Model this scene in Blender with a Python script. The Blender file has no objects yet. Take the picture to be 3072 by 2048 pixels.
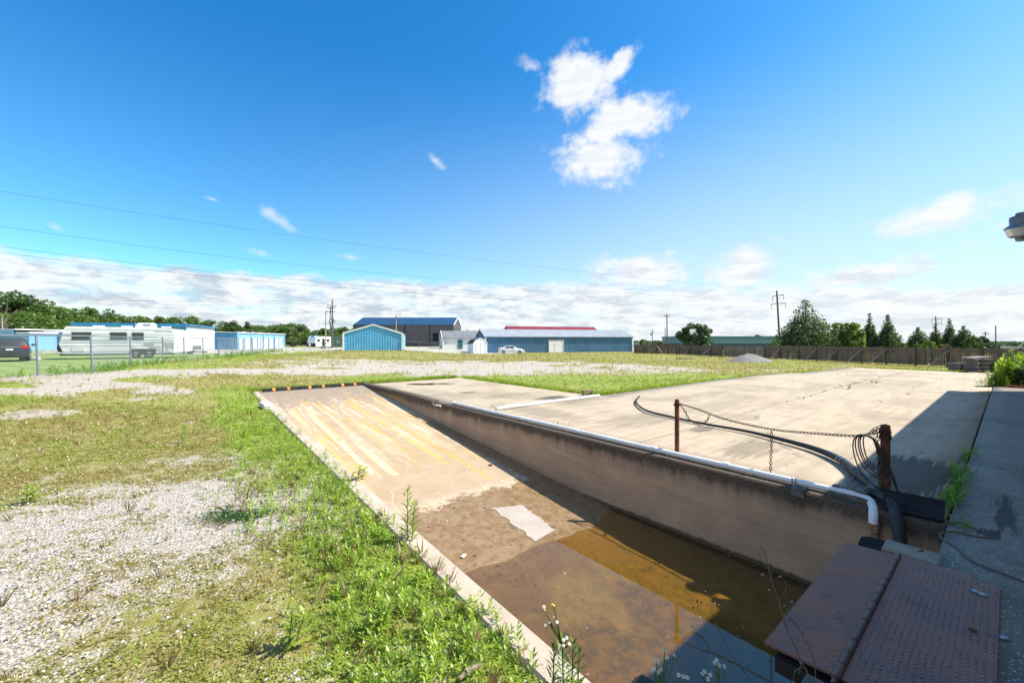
import bpy, math, random
import numpy as np
from mathutils import Vector, Matrix
random.seed(11); rng = np.random.default_rng(7)
sc = bpy.context.scene
col = sc.collection
PI = math.pi
# ------------------------------------------------------------------ calibration
F, CU, HV, CH = 1218.0, 1536.0, 1021.0, 2.1          # focal px, centre column, horizon row, eye height
TH = math.atan2(.633, .774)                           # yard frame: local x = d (across the ramp), local y = t (along it)
N2 = (math.cos(TH), math.sin(TH)); U2 = (-math.sin(TH), math.cos(TH))
def W(d, t, z=0.0): return Vector((d*N2[0]+t*U2[0], d*N2[1]+t*U2[1], z))
def DT(x, y): return x*N2[0]+y*N2[1], x*U2[0]+y*U2[1]
def S(x):
    x = np.clip(x, 0, 1); return x*x*(3-2*x)
def terrain(x, y):
    x = np.asarray(x, float); y = np.asarray(y, float)
    d = x*N2[0]+y*N2[1]
    A = S((-x-9)/12.0)
    return .55*A*(1-.45*S((y-50)/40.0)) - .30*S((d-22)/25.0)*(1-A) - 7.0*S((d-105)/170.0)*S((x-20)/60.0)
def tz(x, y): return float(terrain(x, y))
def gp(u, v, dz=0.0):
    a, b = (u-CU)/F, (v-HV)/F
    Y = CH/b
    for _ in range(60):
        Y = .5*Y + .5*max(1.0, min(300.0, (CH-dz-tz(a*Y, Y))/b))
    return Vector((a*Y, Y, CH-b*Y))
def at(u, v, Y): return Vector(((u-CU)/F*Y, Y, CH-(v-HV)/F*Y))
def pd(u, v, d):                                       # point of a sight line on the upright plane d = const
    a = (u-CU)/F; Y = d/(a*N2[0]+N2[1]); return at(u, v, Y)
# ------------------------------------------------------------------ value noise (numpy)
_perm = rng.random((256, 256))
def vnoise(x, y, s):
    x = np.asarray(x)*s; y = np.asarray(y)*s
    xi = np.floor(x).astype(int); yi = np.floor(y).astype(int); fx = S(x-xi); fy = S(y-yi)
    g = lambda i, j: _perm[i & 255, j & 255]
    return (g(xi, yi)*(1-fx)+g(xi+1, yi)*fx)*(1-fy)+(g(xi, yi+1)*(1-fx)+g(xi+1, yi+1)*fx)*fy
def fbm(x, y, s, o=4):
    r = 0; a = .5; n = 0
    for k in range(o): r = r+a*vnoise(np.asarray(x)+17.3*k, np.asarray(y)-9.1*k, s*2**k); n += a; a *= .55
    return r/n
# ------------------------------------------------------------------ materials
def newmat(name):
    m = bpy.data.materials.new(name); m.use_nodes = True
    nt = m.node_tree; b = nt.nodes['Principled BSDF']; return m, nt, b
def nd(nt, typ, **kw):
    n = nt.nodes.new(typ)
    for k, v in kw.items(): setattr(n, k, v)
    return n
def lk(nt, a, b): nt.links.new(a, b)
def setin(n, **kw):
    for k, v in kw.items(): n.inputs[k.replace('_', ' ')].default_value = v
def coords(nt, scale=(1, 1, 1), kind='Object', rot=(0, 0, 0), loc=(0, 0, 0)):
    tc = nd(nt, 'ShaderNodeTexCoord'); mp = nd(nt, 'ShaderNodeMapping')
    mp.inputs['Scale'].default_value = scale; mp.inputs['Rotation'].default_value = rot; mp.inputs['Location'].default_value = loc
    lk(nt, tc.outputs[kind], mp.inputs['Vector']); return mp.outputs['Vector']
def noise(nt, vec, scale, detail=5, rough=.55):
    n = nd(nt, 'ShaderNodeTexNoise'); setin(n, Scale=scale, Detail=detail, Roughness=rough)
    lk(nt, vec, n.inputs['Vector']); return n.outputs['Fac']
def vor(nt, vec, scale, feature='F1', out='Distance', rnd=1.0):
    n = nd(nt, 'ShaderNodeTexVoronoi', feature=feature); setin(n, Scale=scale, Randomness=rnd)
    lk(nt, vec, n.inputs['Vector']); return n.outputs[out]
def ramp(nt, fac, a, b, ca=0.0, cb=1.0):
    n = nd(nt, 'ShaderNodeMapRange', interpolation_type='SMOOTHSTEP')
    n.inputs['From Min'].default_value = a; n.inputs['From Max'].default_value = b
    n.inputs['To Min'].default_value = ca; n.inputs['To Max'].default_value = cb
    lk(nt, fac, n.inputs['Value']); return n.outputs['Result']
def mth(nt, op, a, b=0.0, clamp=False):
    n = nd(nt, 'ShaderNodeMath', operation=op, use_clamp=clamp)
    for i, v in enumerate((a, b)):
        if isinstance(v, (int, float)): n.inputs[i].default_value = v
        else: lk(nt, v, n.inputs[i])
    return n.outputs[0]
def mix(nt, fac, a, b, mode='MIX'):
    n = nd(nt, 'ShaderNodeMix', data_type='RGBA', blend_type=mode)
    for sock, v in ((n.inputs[0], fac), (n.inputs[6], a), (n.inputs[7], b)):
        if isinstance(v, (int, float)): sock.default_value = v
        elif isinstance(v, tuple): sock.default_value = (*v, 1) if len(v) == 3 else v
        else: lk(nt, v, sock)
    return n.outputs[2]
def bump(nt, b, h, strength=.3, dist=.02):
    n = nd(nt, 'ShaderNodeBump'); setin(n, Strength=strength, Distance=dist)
    lk(nt, h, n.inputs['Height']); lk(nt, n.outputs['Normal'], b.inputs['Normal'])
MATS = {}
def M(name, c, rough=.6, metal=0.0, c2=None, scale=3.0, fine=None, bmp=0.0, bs=40.0, lo=.35, hi=.65, stretch=(1, 1, 1), spec=.4):
    """painted metal, wood, plastic...: two colours of the thing blended by noise, with some bump"""
    if name in MATS: return MATS[name]
    m, nt, b = newmat(name)
    v = coords(nt, stretch)
    if c2 is None: c2 = tuple(x*.82 for x in c)
    f = ramp(nt, noise(nt, v, scale), lo, hi)
    cc = mix(nt, f, c, c2)
    lk(nt, cc, b.inputs['Base Color'])
    setin(b, Roughness=rough, Metallic=metal); b.inputs['Specular IOR Level'].default_value = spec
    if bmp: bump(nt, b, noise(nt, v, bs), bmp, .01)
    MATS[name] = m; return m
def leafmat(name, attr='tint'):
    m, nt, b = newmat(name)
    a = nd(nt, 'ShaderNodeAttribute', attribute_name=attr)
    out = nt.nodes['Material Output']
    d = nd(nt, 'ShaderNodeBsdfDiffuse'); t = nd(nt, 'ShaderNodeBsdfTranslucent'); mx = nd(nt, 'ShaderNodeMixShader')
    lk(nt, a.outputs['Color'], d.inputs['Color']); lk(nt, mix(nt, 1.0, a.outputs['Color'], (1.0, 1.1, .45), 'MULTIPLY'), t.inputs['Color'])
    mx.inputs[0].default_value = .45
    lk(nt, d.outputs[0], mx.inputs[1]); lk(nt, t.outputs[0], mx.inputs[2])
    g = nd(nt, 'ShaderNodeBsdfGlossy'); setin(g, Roughness=.45); g.inputs['Color'].default_value = (1, 1, 1, 1)
    m2 = nd(nt, 'ShaderNodeMixShader'); m2.inputs[0].default_value = .035
    lk(nt, mx.outputs[0], m2.inputs[1]); lk(nt, g.outputs[0], m2.inputs[2]); lk(nt, m2.outputs[0], out.inputs['Surface'])
    nt.nodes.remove(b); return m
LEAF = leafmat('leaf')
# ------------------------------------------------------------------ mesh builder
class MB:
    def __init__(s): s.v = []; s.f = []
    def add(s, vs, fs):
        o = len(s.v); s.v += [tuple(p) for p in vs]; s.f += [tuple(i+o for i in f) for f in fs]; return s
    def box(s, x0, x1, y0, y1, z0, z1, bv=0.0):
        if bv <= 0:
            return s.add([(x0,y0,z0),(x1,y0,z0),(x1,y1,z0),(x0,y1,z0),(x0,y0,z1),(x1,y0,z1),(x1,y1,z1),(x0,y1,z1)],
                  [(0,3,2,1),(4,5,6,7),(0,1,5,4),(1,2,6,5),(2,3,7,6),(3,0,4,7)])
        P = lambda z, i: [(x0+i,y0,z),(x1-i,y0,z),(x1,y0+i,z),(x1,y1-i,z),(x1-i,y1,z),(x0+i,y1,z),(x0,y1-i,z),(x0,y0+i,z)]
        Q = lambda z: [(x0+bv,y0+bv,z)]*1
        a = P(z0+bv, bv); c = P(z1-bv, bv)
        def inn(z): return [(x0+bv,y0+bv,z),(x1-bv,y0+bv,z),(x1-bv,y0+bv,z),(x1-bv,y1-bv,z),(x1-bv,y1-bv,z),(x0+bv,y1-bv,z),(x0+bv,y1-bv,z),(x0+bv,y0+bv,z)]
        top = [(x0+bv,y0+bv,z1),(x1-bv,y0+bv,z1),(x1-bv,y1-bv,z1),(x0+bv,y1-bv,z1)]
        bot = [(x0+bv,y0+bv,z0),(x1-bv,y0+bv,z0),(x1-bv,y1-bv,z0),(x0+bv,y1-bv,z0)]
        vs = a+c+top+bot; fs = [(i,(i+1)%8,8+(i+1)%8,8+i) for i in range(8)]
        fs += [(16,17,18,19),(23,22,21,20)]
        for k,(i,j) in enumerate(((0,1),(2,3),(4,5),(6,7))):
            q = (k+1)%4
            fs += [(8+i,8+j,16+q,16+k) , (j,i,20+k,20+q)]
            n = (j+1)%8
            fs += [(8+j,8+n,16+q), (n,j,20+q)]
        return s.add(vs, fs)
    def bar(s, a, b, w, h, up=(0,0,1)):
        a = Vector(a); b = Vector(b); x = (b-a).normalized(); y = Vector(up).cross(x)
        if y.length < 1e-4: y = Vector((1,0,0)).cross(x)
        y.normalize(); z = x.cross(y)
        q = [(-1,-1),(1,-1),(1,1),(-1,1)]
        vs = [p+y*(i*w/2)+z*(j*h/2) for p in (a,b) for i,j in q]
        return s.add(vs, [(3,2,1,0),(4,5,6,7),(0,1,5,4),(1,2,6,5),(2,3,7,6),(3,0,4,7)])
    def tube(s, pts, r, n=8, cap=True, closed=False):
        pts = [Vector(p) for p in pts]; m = len(pts)
        rs = r if isinstance(r, (list, tuple)) else [r]*m
        vs = []; ref = None
        for i, p in enumerate(pts):
            if closed: tg = pts[(i+1)%m]-pts[i-1]
            else: tg = pts[min(i+1,m-1)]-pts[max(i-1,0)]
            tg = tg.normalized() if tg.length > 1e-9 else Vector((0,0,1))
            if ref is None:
                ref = Vector((0,0,1)) if abs(tg.z) < .9 else Vector((1,0,0))
            y = ref - tg*ref.dot(tg); y.normalize(); z = tg.cross(y); ref = y
            vs += [p+(y*math.cos(2*PI*k/n)+z*math.sin(2*PI*k/n))*rs[i] for k in range(n)]
        fs = [(i*n+k, i*n+(k+1)%n, (i+1)*n+(k+1)%n, (i+1)*n+k) for i in range(m-1) for k in range(n)]
        if closed: fs += [((m-1)*n+k, (m-1)*n+(k+1)%n, (k+1)%n, k) for k in range(n)]
        elif cap: fs += [tuple(range(n-1,-1,-1)), tuple((m-1)*n+k for k in range(n))]
        return s.add(vs, fs)
    def cyl(s, a, b, r, r2=None, n=12): return s.tube([a, b], [r, r if r2 is None else r2], n)
    def lathe(s, prof, n=20, c=(0,0,0)):
        vs = [(c[0]+r*math.cos(2*PI*k/n), c[1]+r*math.sin(2*PI*k/n), c[2]+z) for r,z in prof for k in range(n)]
        m = len(prof)
        fs = [(i*n+k, i*n+(k+1)%n, (i+1)*n+(k+1)%n, (i+1)*n+k) for i in range(m-1) for k in range(n)]
        fs += [tuple(range(n-1,-1,-1)), tuple((m-1)*n+k for k in range(n))]
        return s.add(vs, fs)
    def prism(s, poly, y0, y1, ax='y'):                # poly in (x,z) swept along y, or (y,z) along x, or (x,y) along z
        f = {'y': lambda p,q: (p[0],q,p[1]), 'x': lambda p,q: (q,p[0],p[1]), 'z': lambda p,q: (p[0],p[1],q)}[ax]
        n = len(poly); vs = [f(p,y0) for p in poly]+[f(p,y1) for p in poly]
        return s.add(vs, [tuple(range(n)), tuple(range(2*n-1,n-1,-1))]+[(i,n+i,n+(i+1)%n,(i+1)%n) for i in range(n)])
    def quad(s, *p): return s.add(p, [tuple(range(len(p)))])
    def rock(s, c, r, sx=1, sy=1, sz=.7, seed=0):
        rr = random.Random(seed); t = (1+5**.5)/2
        vs = [(-1,t,0),(1,t,0),(-1,-t,0),(1,-t,0),(0,-1,t),(0,1,t),(0,-1,-t),(0,1,-t),(t,0,-1),(t,0,1),(-t,0,-1),(-t,0,1)]
        fs = [(0,11,5),(0,5,1),(0,1,7),(0,7,10),(0,10,11),(1,5,9),(5,11,4),(11,10,2),(10,7,6),(7,1,8),(3,9,4),(3,4,2),(3,2,6),(3,6,8),(3,8,9),(4,9,5),(2,4,11),(6,2,10),(8,6,7),(9,8,1)]
        out = []
        for v in vs:
            k = r/1.9*rr.uniform(.7,1.2); out.append((c[0]+v[0]*k*sx, c[1]+v[1]*k*sy, c[2]+v[2]*k*sz))
        return s.add(out, fs)
    def build(s, name, m, parent=None, smooth=False, origin=None):
        v = s.v
        if origin is not None: o = Vector(origin); v = [tuple(Vector(p)-o) for p in v]
        me = bpy.data.meshes.new(name); me.from_pydata(v, [], s.f); me.update()
        if smooth:
            me.polygons.foreach_set('use_smooth', [True]*len(me.polygons))
            me.set_sharp_from_angle(angle=math.radians(40))
        ob = bpy.data.objects.new(name, me); col.objects.link(ob); me.materials.append(m)
        if parent is not None: ob.parent = parent
        if origin is not None: ob.location = origin
        return ob
def _split(s):
    par = list(range(len(s.v)))
    def fnd(i):
        while par[i] != i: par[i] = par[par[i]]; i = par[i]
        return i
    for f in s.f:
        for j in f[1:]: par[fnd(j)] = fnd(f[0])
    grp = {}
    for f in s.f: grp.setdefault(fnd(f[0]), []).append(f)
    out = []
    for fs in grp.values():
        ids = sorted({i for f in fs for i in f}); mp = {i: k for k, i in enumerate(ids)}
        m = MB(); m.v = [s.v[i] for i in ids]; m.f = [tuple(mp[i] for i in f) for f in fs]; out.append(m)
    return out
def buildS(mb, name, m, parent, smooth=False):          # every loose piece becomes a part of its own
    return [q.build(name, m, parent, smooth) for q in _split(mb)]
def tag(o, label=None, cat=None, group=None, kind=None):
    if label: o['label'] = label
    if cat: o['category'] = cat
    if group: o['group'] = group
    if kind: o['kind'] = kind
    return o
def thing(name, label, cat, loc=(0,0,0), rz=0.0, group=None):
    e = bpy.data.objects.new(name, None); col.objects.link(e); e.empty_display_size = .2
    e.location = loc; e.rotation_euler = (0,0,rz); return tag(e, label, cat, group)
def dup(root, loc, rz=0.0, sca=None, label=None, group=None):
    r = root.copy(); col.objects.link(r); r.location = loc; r.rotation_euler = (0,0,rz)
    if sca is not None: r.scale = sca
    if label: r['label'] = label
    if group: r['group'] = group
    for ch in list(root.children):
        c = ch.copy(); col.objects.link(c); c.parent = r
        for g in list(ch.children):
            q = g.copy(); col.objects.link(q); q.parent = c
    return r
def bez(pts, n=8):                                     # smooth curve through points
    P = [Vector(p) for p in pts]; out = []
    for i in range(len(P)-1):
        p0 = P[max(i-1,0)]; p1 = P[i]; p2 = P[i+1]; p3 = P[min(i+2,len(P)-1)]
        for k in range(n):
            t = k/n
            out.append(.5*((2*p1)+(p2-p0)*t+(2*p0-5*p1+4*p2-p3)*t*t+(3*p1-p0-3*p2+p3)*t**3))
    out.append(P[-1]); return out
def npmesh(name, V, FA, tint=None, m=None, smooth=False):
    """V (n,3), FA (m,k) of one polygon size, tint (n,3) as a colour attribute of the plant itself"""
    me = bpy.data.meshes.new(name); n = len(V); k = FA.shape[1]; m_ = len(FA)
    me.vertices.add(n); me.vertices.foreach_set('co', np.ascontiguousarray(V, np.float32).ravel())
    me.loops.add(m_*k); me.loops.foreach_set('vertex_index', np.ascontiguousarray(FA, np.int32).ravel())
    me.polygons.add(m_); me.polygons.foreach_set('loop_start', np.arange(0, m_*k, k, dtype=np.int32))
    me.update(calc_edges=True)
    if smooth: me.polygons.foreach_set('use_smooth', np.ones(m_, bool))
    if tint is not None:
        a = me.color_attributes.new('tint', 'FLOAT_COLOR', 'POINT')
        a.data.foreach_set('color', np.concatenate([tint, np.ones((n,1))], 1).astype(np.float32).ravel())
    if m: me.materials.append(m)
    return me
def link(name, me, parent=None):
    o = bpy.data.objects.new(name, me); col.objects.link(o)
    if parent is not None: o.parent = parent
    return o
#PART2
# ------------------------------------------------------------------ camera, light, sky
cam = bpy.data.cameras.new('camera'); camo = bpy.data.objects.new('camera', cam); col.objects.link(camo)
cam.sensor_width = 36; cam.lens = F/3072*36; cam.clip_end = 5000; cam.clip_start = .05
camo.location = (0, 0, CH); camo.rotation_euler = (math.radians(90), 0, 0)
cam.shift_y = -3/3072
sc.camera = camo
SUN_EL = math.radians(47.9)
sd = Vector((math.cos(SUN_EL), .02*math.cos(SUN_EL), math.sin(SUN_EL))).normalized()
sl = bpy.data.lights.new('sun', 'SUN'); sl.energy = 5.0; sl.angle = math.radians(.5); sl.color = (1, .93, .82)
so = bpy.data.objects.new('sun', sl); col.objects.link(so); so.rotation_euler = sd.to_track_quat('Z', 'Y').to_euler(); so.location = (40, 0, 45)
sc.view_settings.view_transform = 'Standard'; sc.view_settings.look = 'None'; sc.view_settings.gamma = 1
sc.view_settings.exposure = .80
w = bpy.data.worlds.new('World'); sc.world = w; w.use_nodes = True
nt = w.node_tree; bg = nt.nodes['Background']
sky = nd(nt, 'ShaderNodeTexSky', sky_type='NISHITA'); sky.sun_disc = False
sky.sun_elevation = SUN_EL; sky.sun_rotation = math.radians(89); sky.air_density = 1.0; sky.dust_density = .6; sky.ozone_density = 1.6
tc = nd(nt, 'ShaderNodeTexCoord'); sx = nd(nt, 'ShaderNodeSeparateXYZ'); lk(nt, tc.outputs['Generated'], sx.inputs[0])
az = mth(nt, 'ARCTAN2', sx.outputs[0], sx.outputs[1]); el = mth(nt, 'ARCSINE', sx.outputs[2])
cv = nd(nt, 'ShaderNodeCombineXYZ'); lk(nt, az, cv.inputs[0]); lk(nt, el, cv.inputs[1])
P = cv.outputs[0]
mp = nd(nt, 'ShaderNodeMapping'); mp.inputs['Scale'].default_value = (1, 1.7, 1); lk(nt, P, mp.inputs['Vector'])
n1 = noise(nt, mp.outputs[0], 9, 9, .62); n2 = noise(nt, mp.outputs[0], 26, 6, .6)
nn = mth(nt, 'ADD', mth(nt, 'MULTIPLY', mth(nt, 'SUBTRACT', n1, .5), 2.0), mth(nt, 'MULTIPLY', mth(nt, 'SUBTRACT', n2, .5), .9))
# sky colour: deeper and more saturated than the raw model, as the camera recorded it
hs = nd(nt, 'ShaderNodeHueSaturation'); setin(hs, Saturation=1.42, Value=1.0); hs.inputs['Fac'].default_value = 1.0
lk(nt, sky.outputs[0], hs.inputs['Color'])
skyc = mix(nt, 1.0, hs.outputs[0], (.080, .130, .134), 'MULTIPLY')
blobs = [(1745,255,106,90,0),(1878,348,136,62,.12),(1850,205,60,34,-.5),(1790,474,132,72,.05),(1800,400,62,48,.2),(1700,215,60,54,0),(1598,200,52,26,.4),
 (830,655,95,20,.55),(1305,482,40,20,.5),(1051,771,65,14,0),(165,680,40,14,.3),(780,758,60,14,.2),(640,598,34,8,.1),
 (2829,640,205,52,-.1),(2339,719,38,16,0),(2920,733,86,17,-.08),(2607,822,200,38,-.06),(2222,812,112,62,0),(1908,818,150,58,0),(2535,880,160,22,0),(2940,884,170,30,0),(3000,678,80,24,-.35),(1760,800,30,12,0)]
def azel(u, v):
    a = math.atan((u-CU)/F); return a, math.atan((HV-v)/F*math.cos(a))
field = None; scraps = None
for (u, v, ru, rv, rot) in blobs:
    a, e = azel(u, v)
    ra = ru/F*math.cos(a)**2; re = rv/F*math.cos(a)*math.cos(e)
    m_ = nd(nt, 'ShaderNodeMapping', vector_type='TEXTURE'); m_.inputs['Location'].default_value = (a, e, 0)
    m_.inputs['Rotation'].default_value = (0, 0, -rot); m_.inputs['Scale'].default_value = (ra, re, 1); lk(nt, P, m_.inputs['Vector'])
    ln = nd(nt, 'ShaderNodeVectorMath', operation='LENGTH'); lk(nt, m_.outputs[0], ln.inputs[0])
    f = mth(nt, 'SUBTRACT', 1.0, ln.outputs['Value'])
    if ru*rv < 2000: scraps = f if scraps is None else mth(nt, 'MAXIMUM', scraps, f)
    else: field = f if field is None else mth(nt, 'MAXIMUM', field, f)
field = mth(nt, 'MAXIMUM', field, -1.5)
warp = nd(nt, 'ShaderNodeTexNoise'); setin(warp, Scale=16.0, Detail=8.0, Roughness=.6); lk(nt, P, warp.inputs['Vector'])
n3 = noise(nt, P, 60, 5, .65)
fz_ = mth(nt, 'ADD', mth(nt, 'MULTIPLY', nn, 1.05), mth(nt, 'ADD', mth(nt, 'MULTIPLY', mth(nt, 'SUBTRACT', warp.outputs['Fac'], .5), 2.2), mth(nt, 'MULTIPLY', mth(nt, 'SUBTRACT', n3, .5), .7)))
cum = ramp(nt, mth(nt, 'ADD', mth(nt, 'ADD', mth(nt, 'MULTIPLY', field, 1.25), .22), mth(nt, 'MULTIPLY', fz_, .85)), -.12, .95)
scraps = mth(nt, 'MAXIMUM', scraps, -1.5)
thin = ramp(nt, mth(nt, 'ADD', mth(nt, 'SUBTRACT', mth(nt, 'MULTIPLY', scraps, 1.3), .12), mth(nt, 'MULTIPLY', fz_, 1.25)), -.1, 1.7, 0, .75)
cum = mth(nt, 'MAXIMUM', cum, thin)
# the long bank of cloud low over the horizon, lower towards the right
top = mth(nt, 'SUBTRACT', .142, mth(nt, 'MULTIPLY', mth(nt, 'MAXIMUM', mth(nt, 'SUBTRACT', az, .15), 0), .075))
bank = mth(nt, 'SUBTRACT', top, el)
bankf = ramp(nt, mth(nt, 'ADD', mth(nt, 'MULTIPLY', bank, 34.0), mth(nt, 'MULTIPLY', nn, 1.1)), -.25, .6)
# streaky holes in the bank
mp2 = nd(nt, 'ShaderNodeMapping'); mp2.inputs['Scale'].default_value = (1, 3.6, 1); lk(nt, P, mp2.inputs['Vector'])
st = noise(nt, mp2.outputs[0], 7, 7, .6)
hole = ramp(nt, st, .34, .54, .66, 1)
bankf = mth(nt, 'MULTIPLY', bankf, hole)
veil = mth(nt, 'MULTIPLY', ramp(nt, el, .62, .0, 0, .80), ramp(nt, az, -.7, .62, .14, 1))     # thin summer haze, thicker to the right
cl = mth(nt, 'MAXIMUM', mth(nt, 'MULTIPLY', cum, .97), mth(nt, 'MULTIPLY', bankf, .97))
sh = ramp(nt, noise(nt, mp2.outputs[0], 13, 8, .68), .43, .62)
ccol = mix(nt, mth(nt, 'MULTIPLY', sh, mth(nt, 'MULTIPLY', ramp(nt, el, .26, .12, .30, 1), ramp(nt, az, .5, -.15, .55, 1))), (.57, .58, .59), (.33, .38, .44))
lit = mix(nt, veil, skyc, (.46, .51, .585))
# broken bright cloud added over the unseen sky behind the viewer, as neutral fill
back = mth(nt, 'MULTIPLY', ramp(nt, sx.outputs[1], -.02, -.35), ramp(nt, n1, .34, .58, .12, .62))
cl = mth(nt, 'MAXIMUM', cl, back)
full = mix(nt, cl, lit, ccol)
lk(nt, full, bg.inputs['Color']); bg.inputs['Strength'].default_value = 1.0
# ------------------------------------------------------------------ what grows where (world metres)
RAMP_T0, RAMP_T1 = .80, 19.3
def curb_d(t): return 1.95+.55*(np.clip(t, 0, 20)-1)/18.8
def cover(x, y):
    """gravel, green, brown, lawn, lot weights"""
    d = x*N2[0]+y*N2[1]; t = x*U2[0]+y*U2[1]
    nz = fbm(x, y, .55, 5)-.5; nb = fbm(x+40, y+11, .16, 4)-.5
    g1 = S((1.40-np.hypot((d+2.0)/3.0, (t-5.8)/3.9)+nz*2.2)/.95)
    ax, ay, bx, by = -28.0, 12.8, -12.5, 26.5                         # gravel track to the left
    q = np.clip(((x-ax)*(bx-ax)+(y-ay)*(by-ay))/((bx-ax)**2+(by-ay)**2), -1, 1.2)
    g2 = S((2.6-np.hypot(x-ax-q*(bx-ax), y-ay-q*(by-ay))+nz*4.2)/1.6)
    g3 = S((1.05-np.hypot((x+2)/17.5, (y-33)/11.3)+nz*1.8+nb*.8)/.45)
    g3 = g3*S((y-24.0-.09*x+nz*3)/2.2) * (1-.55*S((nb*2.2+nz*.8-.15)/.3))
    gravel = np.maximum(np.maximum(g1, g2), g3)
    gravel = np.maximum(gravel, .80*S((nb*1.2+nz*2.4-.04)/.3)*(t > 2.5)*(d < .3)*(y < 22))
    lawn = S((-21.6-.275*(y-18.2)-x)/.8)*(1-S((y-47)/6))
    lot = S((y-71-.02*x)/3)*S((x+50)/8)*S((4-x)/6)*(1-S((y-112)/15))
    lot = np.maximum(lot, S((-x-26)/4)*S((y-46)/5)*(1-S((y-104)/10))*.85*S((y*1.25+x+14)/12))
    gravel = gravel*(1-lawn)
    strip = S((d-.25+nz*1.6)/.9)*S((2.6-d)/.4)*S((24-t)/4)
    fence = S((x+21.3+.275*(y-18.2)+.2)/1.0)*S((-x-14.5-.28*(y-18.2)+nz*4)/2.5)*S((y-10)/4)
    mid = S((nb+.06)/.22)*.75
    green = np.clip(np.maximum(np.maximum(strip, fence*.9), mid*.55), 0, 1)
    edge = S((d-6.5)/1)*S((27-y+nz*5)/3)*S((y-12)/4)*(x < 26)          # bright rim along the slab
    green = np.maximum(green, edge*.95)
    cov = np.clip(1-gravel, 0, 1)
    return gravel, green*cov, (1-green)*cov, lawn, lot, strip
# ------------------------------------------------------------------ ground sheet
def axis(a, b, fine, lo, hi, grow=1.22):
    c = list(np.arange(a, b+1e-6, fine)); s_ = fine; x = b
    while x < hi: s_ *= grow; x += s_; c.append(x)
    s_ = fine; x = a
    while x > lo: s_ *= grow; x -= s_; c.insert(0, x)
    return np.array(c)
dl = axis(-30, 50, .3, -2500, 2500); tl = axis(-3, 60, .3, -700, 3000)
def snap(a, v): a[np.argmin(abs(a-v))] = v
for v_ in (1.85, 6.80): snap(dl, v_)
for v_ in (.30, 19.5): snap(tl, v_)
Dg, Tg = np.meshgrid(dl, tl, indexing='ij')
hat = np.clip(1-abs(Dg-1.85)/3.5, 0, 1)
Dw = Dg+hat*.55*(np.clip(Tg, 0, 20)-1)/18.8
X = Dw*N2[0]+Tg*U2[0]; Y = Dw*N2[1]+Tg*U2[1]
gr, gn, br, lw, lt, stp = cover(X, Y)
bumpz = (fbm(X, Y, .8, 3)-.5)*.05*(np.hypot(X, Y) < 90)
Z = terrain(X, Y)+bumpz-.03
Z -= .06*((Dg > 6.7)*(Tg < 10.3))                                   # sits under the slabs
Z -= .06*((Dg > 6.7)*(Dg < 12.3)*(Tg < 20.2))
Z -= .05*(Dg > -8)*(Tg < .9)*(Dg < 60)
Z = np.where((Dg > 1.8)*(Dg < 6.85)*(Tg > 19.4)*(Tg < 19.9), -.02, Z)
far = np.hypot(X, Y)
idx = np.arange(Dg.size).reshape(Dg.shape)
keep = ~((Dg[:-1, :-1] >= 1.849)*(Dg[1:, :-1] <= 6.801)*(Tg[:-1, :-1] >= .299)*(Tg[:-1, 1:] <= 19.501))
fa = np.stack([idx[:-1, :-1], idx[1:, :-1], idx[1:, 1:], idx[:-1, 1:]], -1)[keep]
gme = npmesh('ground', np.stack([X.ravel(), Y.ravel(), Z.ravel()], 1), fa)
for nm, arr in (('gravel', gr), ('green', gn), ('lawn', lw), ('lot', lt)):
    a = gme.attributes.new(nm, 'FLOAT', 'POINT'); a.data.foreach_set('value', arr.ravel().astype(np.float32))
gm, nt, b = newmat('ground'); v = coords(nt)
A_ = lambda n: nd(nt, 'ShaderNodeAttribute', attribute_name=n).outputs['Fac']
nA = noise(nt, v, 1.6, 8, .65); nB = noise(nt, v, 9.0, 6, .6); nF = noise(nt, v, 60, 3, .6)
st1 = nd(nt, 'ShaderNodeTexVoronoi'); setin(st1, Scale=52.0); lk(nt, v, st1.inputs['Vector'])
stb = nd(nt, 'ShaderNodeSeparateColor'); lk(nt, st1.outputs['Color'], stb.inputs[0])
grav = mix(nt, ramp(nt, stb.outputs[0], .0, 1.0), (.44, .405, .36), (.70, .665, .61))
grav = mix(nt, ramp(nt, st1.outputs['Distance'], .30, .62), grav, (.29, .245, .195))
grav = mix(nt, mth(nt, 'MULTIPLY', ramp(nt, nA, .50, .70), .65), grav, (.36, .29, .21))
soil = mix(nt, ramp(nt, nB, .35, .65), (.15, .12, .065), (.23, .19, .11))
brn = mix(nt, ramp(nt, nB, .3, .7), (.22, .19, .055), (.33, .265, .11))
brn = mix(nt, ramp(nt, nA, .4, .62), brn, (.25, .255, .05))
grn = mix(nt, ramp(nt, nB, .3, .7), (.185, .25, .03), (.27, .32, .05))
veg = mix(nt, ramp(nt, mth(nt, 'ADD', A_('green'), mth(nt, 'MULTIPLY', mth(nt, 'SUBTRACT', nB, .5), 1.2)), .2, .8), brn, grn)
veg = mix(nt, mth(nt, 'MULTIPLY', ramp(nt, nF, .45, .7), .45), veg, soil)
gf = ramp(nt, mth(nt, 'ADD', mth(nt, 'ADD', mth(nt, 'ADD', A_('gravel'), .16), mth(nt, 'MULTIPLY', mth(nt, 'SUBTRACT', nB, .5), 2.1)), mth(nt, 'MULTIPLY', mth(nt, 'SUBTRACT', nF, .5), 1.6)), .2, .8)
cc = mix(nt, gf, veg, grav)
vl = coords(nt, (1, 1, 1), 'Object', (0, 0, .5))
wv = nd(nt, 'ShaderNodeTexWave', wave_type='BANDS', bands_direction='Y'); setin(wv, Scale=.22, Distortion=1.2, Detail=3.0); lk(nt, vl, wv.inputs['Vector'])
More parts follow.
